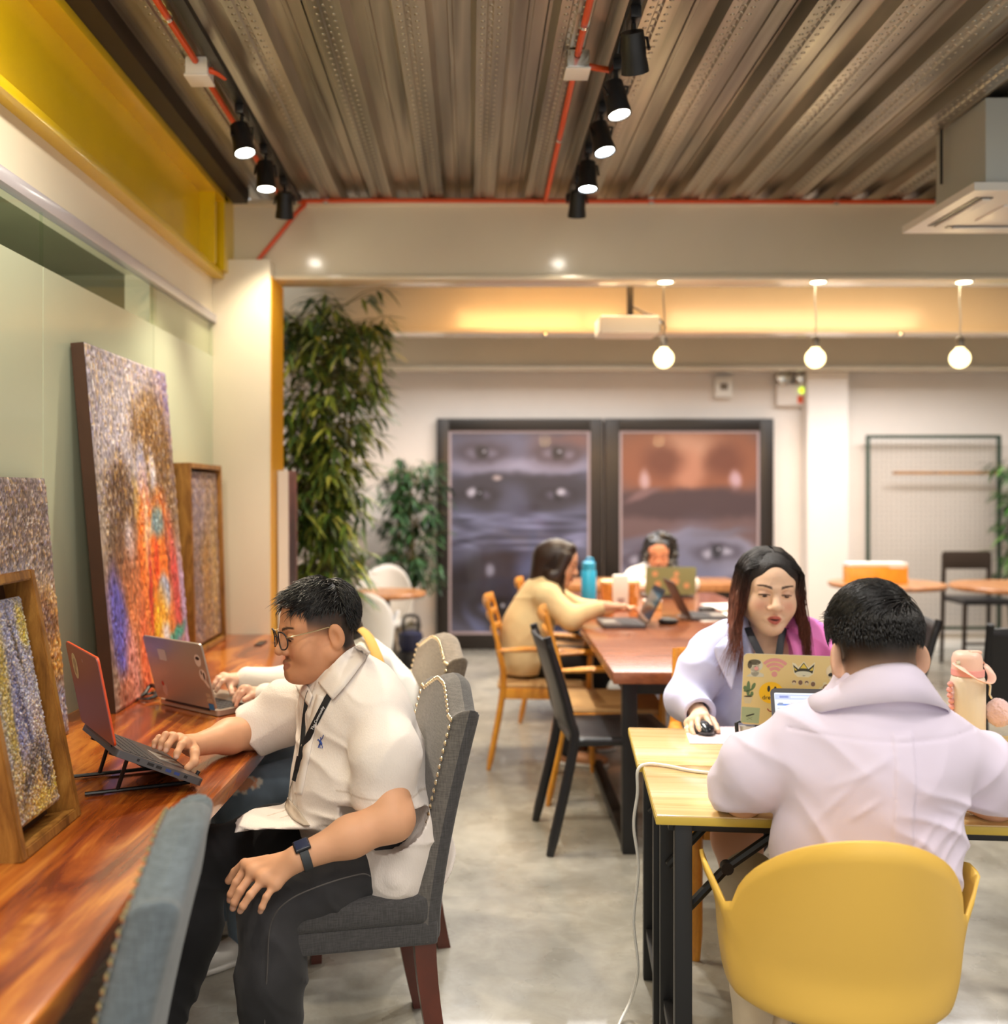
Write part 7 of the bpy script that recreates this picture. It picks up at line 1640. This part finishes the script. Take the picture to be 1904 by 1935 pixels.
t_ = thing('paper_packet', 'white paper packet standing between the amber tubs', 'packet', (PX(1172, 5.88), 5.88, .75)); obj('sleeve', bx(BM(), (-.045, -.02, 0), (.045, .02, .215), .008), M['paper'], t_); obj('printed_patch', bx(BM(), (-.02, -.0208, .05), (.02, -.0195, .08)), M['pale_line'], t_)
laptop('open laptop of the woman in the beige sweater, seen side-on', (.90, 5.12, .768), (0, 1, 0), (-1, 0, 0), (.10, 0, .19), .31, .22, .20, M['silver'], M['black_plastic'], M['graphite'])
lp = laptop('olive green laptop lid with brown dots in front of the curly-haired woman', (1.15, 6.60, .768), (1, 0, 0), (0, 1, 0), (0, -.04, .2), .33, .22, .19, pbr('olive_lid', rgb(126, 138, 100), .5), M['graphite'], M['graphite'])
for x, y, r in ((.20, .15, .018), (.19, .10, .03), (.27, .07, .02), (.06, .15, .02), (.08, .08, .022)): decal(lp, [circ(x, y, r)], (196, 156, 118))
laptop('brown-edged laptop standing open, back edge towards the papers', (1.20, 5.42, .768), (0, 1, 0), (1, 0, 0), (-.10, 0, .20), .31, .22, .21, M['ply_brown'], M['dark_steel'], M['graphite'])
def sheetpaper(label, x, y, rz, m=None, z=.7505, w=.21, h=.297):
    o = obj('paper_sheet', box(BM(), (0, 0, .002), (w, h, .004)), m or M['paper']); o.location = (x, y, z); o.rotation_euler = (0, 0, rz); props(o, label, 'paper', 'papers on the big table')
sheetpaper('white paper lying on the big table right of the brown laptop', PX(1335, 5.55), 5.55, .3); sheetpaper('white paper at the far right of the big table papers', PX(1385, 5.6), 5.62, -.4); sheetpaper('cream paper behind the other papers on the big table', PX(1372, 6.1), 6.1, .2)
for px, d, l in ((1335, 5.85, 'dark pouch lying behind the papers on the big table'), (1262, 5.3, 'small black gadget at the foot of the brown laptop')):
    F = Field(); q = np.array([PX(px, d), d, .765]); F.u(ell(q, (.055, .035, .022))); F.cut(plane_cut(q-np.array([0, 0, .0145]), (0, 0, -1))); o = obj('pouch', F.mesh(.005), M['black_plastic'], None, angle=180); props(o, l, 'pouch')
t_ = thing('snack_box', 'pale snack box on the table before the green laptop', 'box', (PX(1232, 5.95), 5.95, .75)); obj('carton', bx(BM(), (-.05, -.03, 0), (.05, .03, .05), .005), pbr('cream_card', rgb(238, 206, 140), .7), t_); obj('lid', bx(BM(), (-.053, -.033, .05), (.053, .033, .06), .004), M['paper'], t_)
t_ = thing('handbag', 'dark brown bag standing on the floor under the big table edge', 'bag', (.52, 5.0, 0)) if False else None
ld = thing('power_strip', 'small device with a glowing cyan light under the big table', 'device', tuple(P(1266, 1314, 4.1))); obj('casing', box(BM(), (0, .02, 0), (.05, .03, .04), None, .005), M['black_plastic'], ld); obj('indicator', lathe(BM(), [(.001, -.004), (.012, -.003), (.012, .002)], (0, .003, 0), 14, Matrix.Rotation(PI/2, 3, 'X')), pbr('cyan_led', rgb(160, 255, 250), .4, emit=(.4, 1, .95, 1), estr=4), ld); obj('bracket', bx(BM(), (-.01, .01, .02), (.01, .03, .702-ld.location.z)), M['black'], ld)
# ------------------------------------------------------------------ plants
M['leaf'] = vcol_mat('leaf', .45, spec=.4); M['stem'] = pbr('cane', rgb(116, 110, 56), .5, var=.25, vscale=20); M['pot'] = pbr('grey_pot', rgb(110, 108, 104), .7); M['soil'] = pbr('soil', rgb(50, 36, 26), .95)
def leaves(base, dirs, ln, wd, droop, cols):
    N = len(base); d = dirs/np.linalg.norm(dirs, axis=1, keepdims=True); side = np.cross(d, np.array([0, 0, 1.])); side /= np.linalg.norm(side, axis=1, keepdims=True)+1e-6
    prof = [(0, .12), (.2, .75), (.45, 1), (.75, .6), (1, .04)]; V = []
    for t, w in prof:
        c = base+d*(ln*t)[:, None]+np.array([0, 0, -1.])*(droop*ln*t*t)[:, None]
        for s in (-1, 0, 1): V.append(c+side*(wd*w*s)[:, None]+np.array([0, 0, .25])*(wd*w*abs(s))[:, None])
    V = np.stack(V, 1); b = np.arange(N)[:, None]*15; F = []
    for i in range(4):
        for s in (0, 1): F.append(np.concatenate([b+i*3+s, b+i*3+s+1, b+i*3+s+4, b+i*3+s+3], 1))
    return V.reshape(-1, 3), np.concatenate(F), np.repeat(cols, 15, 0)
def plant(name, label, loc, nst, z0, z1, rad, ntw, greens, ll=.12, lw=.011, xlim=None, per=7, pot=.14, lean=None, mask=None):
    t_ = thing(name, label, 'plant', loc); x0 = V3(loc); stems = []
    for i in range(nst):
        a = rng.uniform(0, 6.28); r = rng.uniform(.03, .09); tx = rng.normal(0, rad*.25) if lean is None else lean[i % len(lean)]
        pts = smoothpath([(r*math.cos(a), r*math.sin(a), .22), (r*math.cos(a)*1.3+tx*.3, r*math.sin(a)*1.3, z1*.5), (r*math.cos(a)*1.5+tx, r*math.sin(a)*1.5, z1*rng.uniform(.86, .98))], 10); stems.append(np.array([list(p) for p in pts]))
        obj('stem', tube(BM(), pts, [.011]*8+[.008]*8+[.004]*(len(pts)-16), 8), M['stem'], t_)
    Bs, Ds = [], []; tw = BM()
    for i in range(ntw):
        s = stems[rng.integers(nst)]; k = rng.integers(len(s)); p = s[k].copy()
        if p[2] < z0: continue
        a = rng.uniform(0, 6.28); L = rad*rng.uniform(.35, 1.0)*(1 if mask is None else mask(p[2])); e = p+np.array([math.cos(a)*L, math.sin(a)*L, rng.uniform(-.05, .16)*(.5+L*2)])
        if e[2]+x0.z > 2.86: e[2] = 2.86
        if xlim and not (xlim[0] < e[0]+x0.x < xlim[1]): continue
        tube(tw, [V3(p), V3((p+e)/2+np.array([0, 0, .03])), V3(e)], [.003, .0025, .0015], 4)
        for j in range(per):
            f = rng.uniform(.45, 1.0); q = p+(e-p)*f; b = a+rng.normal(0, .9); Bs.append(q); Ds.append([math.cos(b), math.sin(b), rng.uniform(-.9, .25)])
    obj('twigs', tw, M['stem'], t_)
    n = len(Bs); g = np.array(greens, float); k = rng.integers(0, len(g), n); c = srgb_np(g[k]*rng.uniform(.8, 1.15, (n, 1)))
    V, Fc, C = leaves(np.array(Bs), np.array(Ds), rng.uniform(.7, 1.15, n)*ll, rng.uniform(.8, 1.2, n)*lw, rng.uniform(.1, .5, n), c); obj('foliage', (V, Fc, C), M['leaf'], t_, angle=180)
    obj('pot', lathe(BM(), [(.001, 0), (pot*.8, 0), (pot, .26), (pot*1.06, .27), (pot*1.06, .30), (pot*.92, .30), (pot*.9, .27), (.001, .26)], (0, 0, 0), 28), M['pot'], t_); obj('soil', lathe(BM(), [(.001, .262), (pot*.9, .262), (pot*.9, .275), (.001, .28)], (0, 0, 0), 20), M['soil'], t_)
    return t_
GB = [(86, 112, 44), (120, 138, 50), (150, 162, 64), (66, 92, 40), (104, 128, 60), (176, 178, 80), (74, 100, 52)]
plant('bamboo_plant', 'tall artificial bamboo plant just past the cream column', (-.95, 6.0, 0), 7, .85, 2.70, .40, 640, GB, .15, .0135, (-1.5, -.46), 8, .16, [-.12, .05, .18, -.05, .26, .0, .12], lambda z: .72+.55*math.exp(-((z-2.05)/.35)**2))
plant('potted_plant', 'small dark green potted plant left of the posters', (PX(766, 8.72), 8.72, 0), 4, .62, 1.80, .33, 300, [(38, 70, 36), (56, 92, 50), (30, 56, 32), (70, 110, 66)], .13, .0125, None, 8, .13)
plant('potted_plant', 'green leafy plant cut by the right edge of the picture', (PX(1950, 8.75), 8.75, 0), 4, .7, 1.74, .36, 200, [(48, 92, 40), (76, 122, 56), (38, 76, 38), (100, 140, 70)], .15, .013, None, 8, .13)
# ================================================================== camera, light
cd = bpy.data.cameras.new('camera'); cam = bpy.data.objects.new('camera', cd); COL.objects.link(cam); SC.camera = cam
cam.location = (0, 0, H); cam.rotation_euler = (PI/2, 0, 0)
cd.sensor_width = 36; cd.sensor_fit = 'HORIZONTAL'; cd.lens = FPX/1904*36
cd.shift_x = (952-VX)/1904; cd.shift_y = (VY-967.5)/1904
cd.dof.use_dof = True; cd.dof.focus_distance = 2.42; cd.dof.aperture_fstop = 2.0
W = bpy.data.worlds.new('world'); SC.world = W; W.use_nodes = True
W.node_tree.nodes['Background'].inputs[0].default_value = (1, .97, .93, 1); W.node_tree.nodes['Background'].inputs[1].default_value = .78
def area(loc, size, energy, color, rot=(0, 0, 0), sy=None, spread=115):  # unseen area lamps added under the deck to fill and tint the room
    L = bpy.data.lights.new('added_area', 'AREA'); L.energy = energy; L.color = color; L.size = size
    L.spread = math.radians(spread)
    if sy: L.shape = 'RECTANGLE'; L.size_y = sy
    o = bpy.data.objects.new('added_area', L); COL.objects.link(o); o.location = loc; o.rotation_euler = rot; return o
area((.3, .4, 2.85), 1.2, 26, (1, .95, .88))
area((2.8, 2.2, 2.85), .9, 30, (1, .92, .82))
area((.55, 5.5, 2.80), 1.3, 13, (1, .50, .16), (math.radians(48), 0, 0), .25)
area((2.6, 5.5, 2.80), 2.0, 15, (1, .60, .28), (math.radians(48), 0, 0), .25)
area((1.4, 5.9, 2.88), 2.4, 45, (1, .86, .66), sy=.4)
def wash(x, y, tx, ty, tz, e, c):  # extra spots without heads, added to brighten left wall, yellow beam and seats
    L = bpy.data.lights.new('spot_beam', 'SPOT'); L.energy = e; L.spot_size = math.radians(165); L.spot_blend = 1; L.color = c; L.shadow_soft_size = .04
    o = bpy.data.objects.new('spot_beam', L); COL.objects.link(o); o.location = (x, y, 2.74); o.rotation_euler = (Vector((tx, ty, tz))-o.location).to_track_quat('-Z', 'Y').to_euler()
wash(-.85, 1.0, -1.3, 1.4, 1.9, 32, (1, .88, .68)); wash(-.85, 2.0, -1.3, 2.4, 2.0, 32, (1, .88, .68)); wash(-.85, 2.7, -.7, 2.4, .7, 12, (1, .9, .74)); wash(.485, 1.6, .5, 2.4, .8, 8, (1, .96, .9))
area((.6, 7.8, 2.86), 2.6, 68, (1, .97, .95), sy=.7, spread=150)
area((3.6, 7.8, 2.86), 2.4, 66, (1, .97, .95), sy=.7, spread=150)
for y_ in (1.0, 2.9):  # point lights added behind the glass to brighten the clear strip
    L = bpy.data.lights.new('office_fill', 'POINT'); L.energy = 12; L.color = (1, .97, .85); L.shadow_soft_size = .12; o = bpy.data.objects.new('office_fill', L); COL.objects.link(o); o.location = (-1.9, y_, 1.7)
vs = SC.view_settings; vs.view_transform = 'Standard'; vs.look = 'None'; vs.gamma = 1; vs.exposure = .46
try: vs.use_curve_mapping = False
except Exception: pass
SC.cycles.use_denoising = True; SC.cycles.use_adaptive_sampling = True; SC.cycles.adaptive_threshold = .03; SC.cycles.max_bounces = 6; SC.cycles.diffuse_bounces = 3; SC.cycles.glossy_bounces = 3; SC.cycles.transmission_bounces = 4; SC.cycles.transparent_max_bounces = 8
SC.cycles.caustics_reflective = False; SC.cycles.caustics_refractive = False; SC.cycles.sample_clamp_indirect = 4
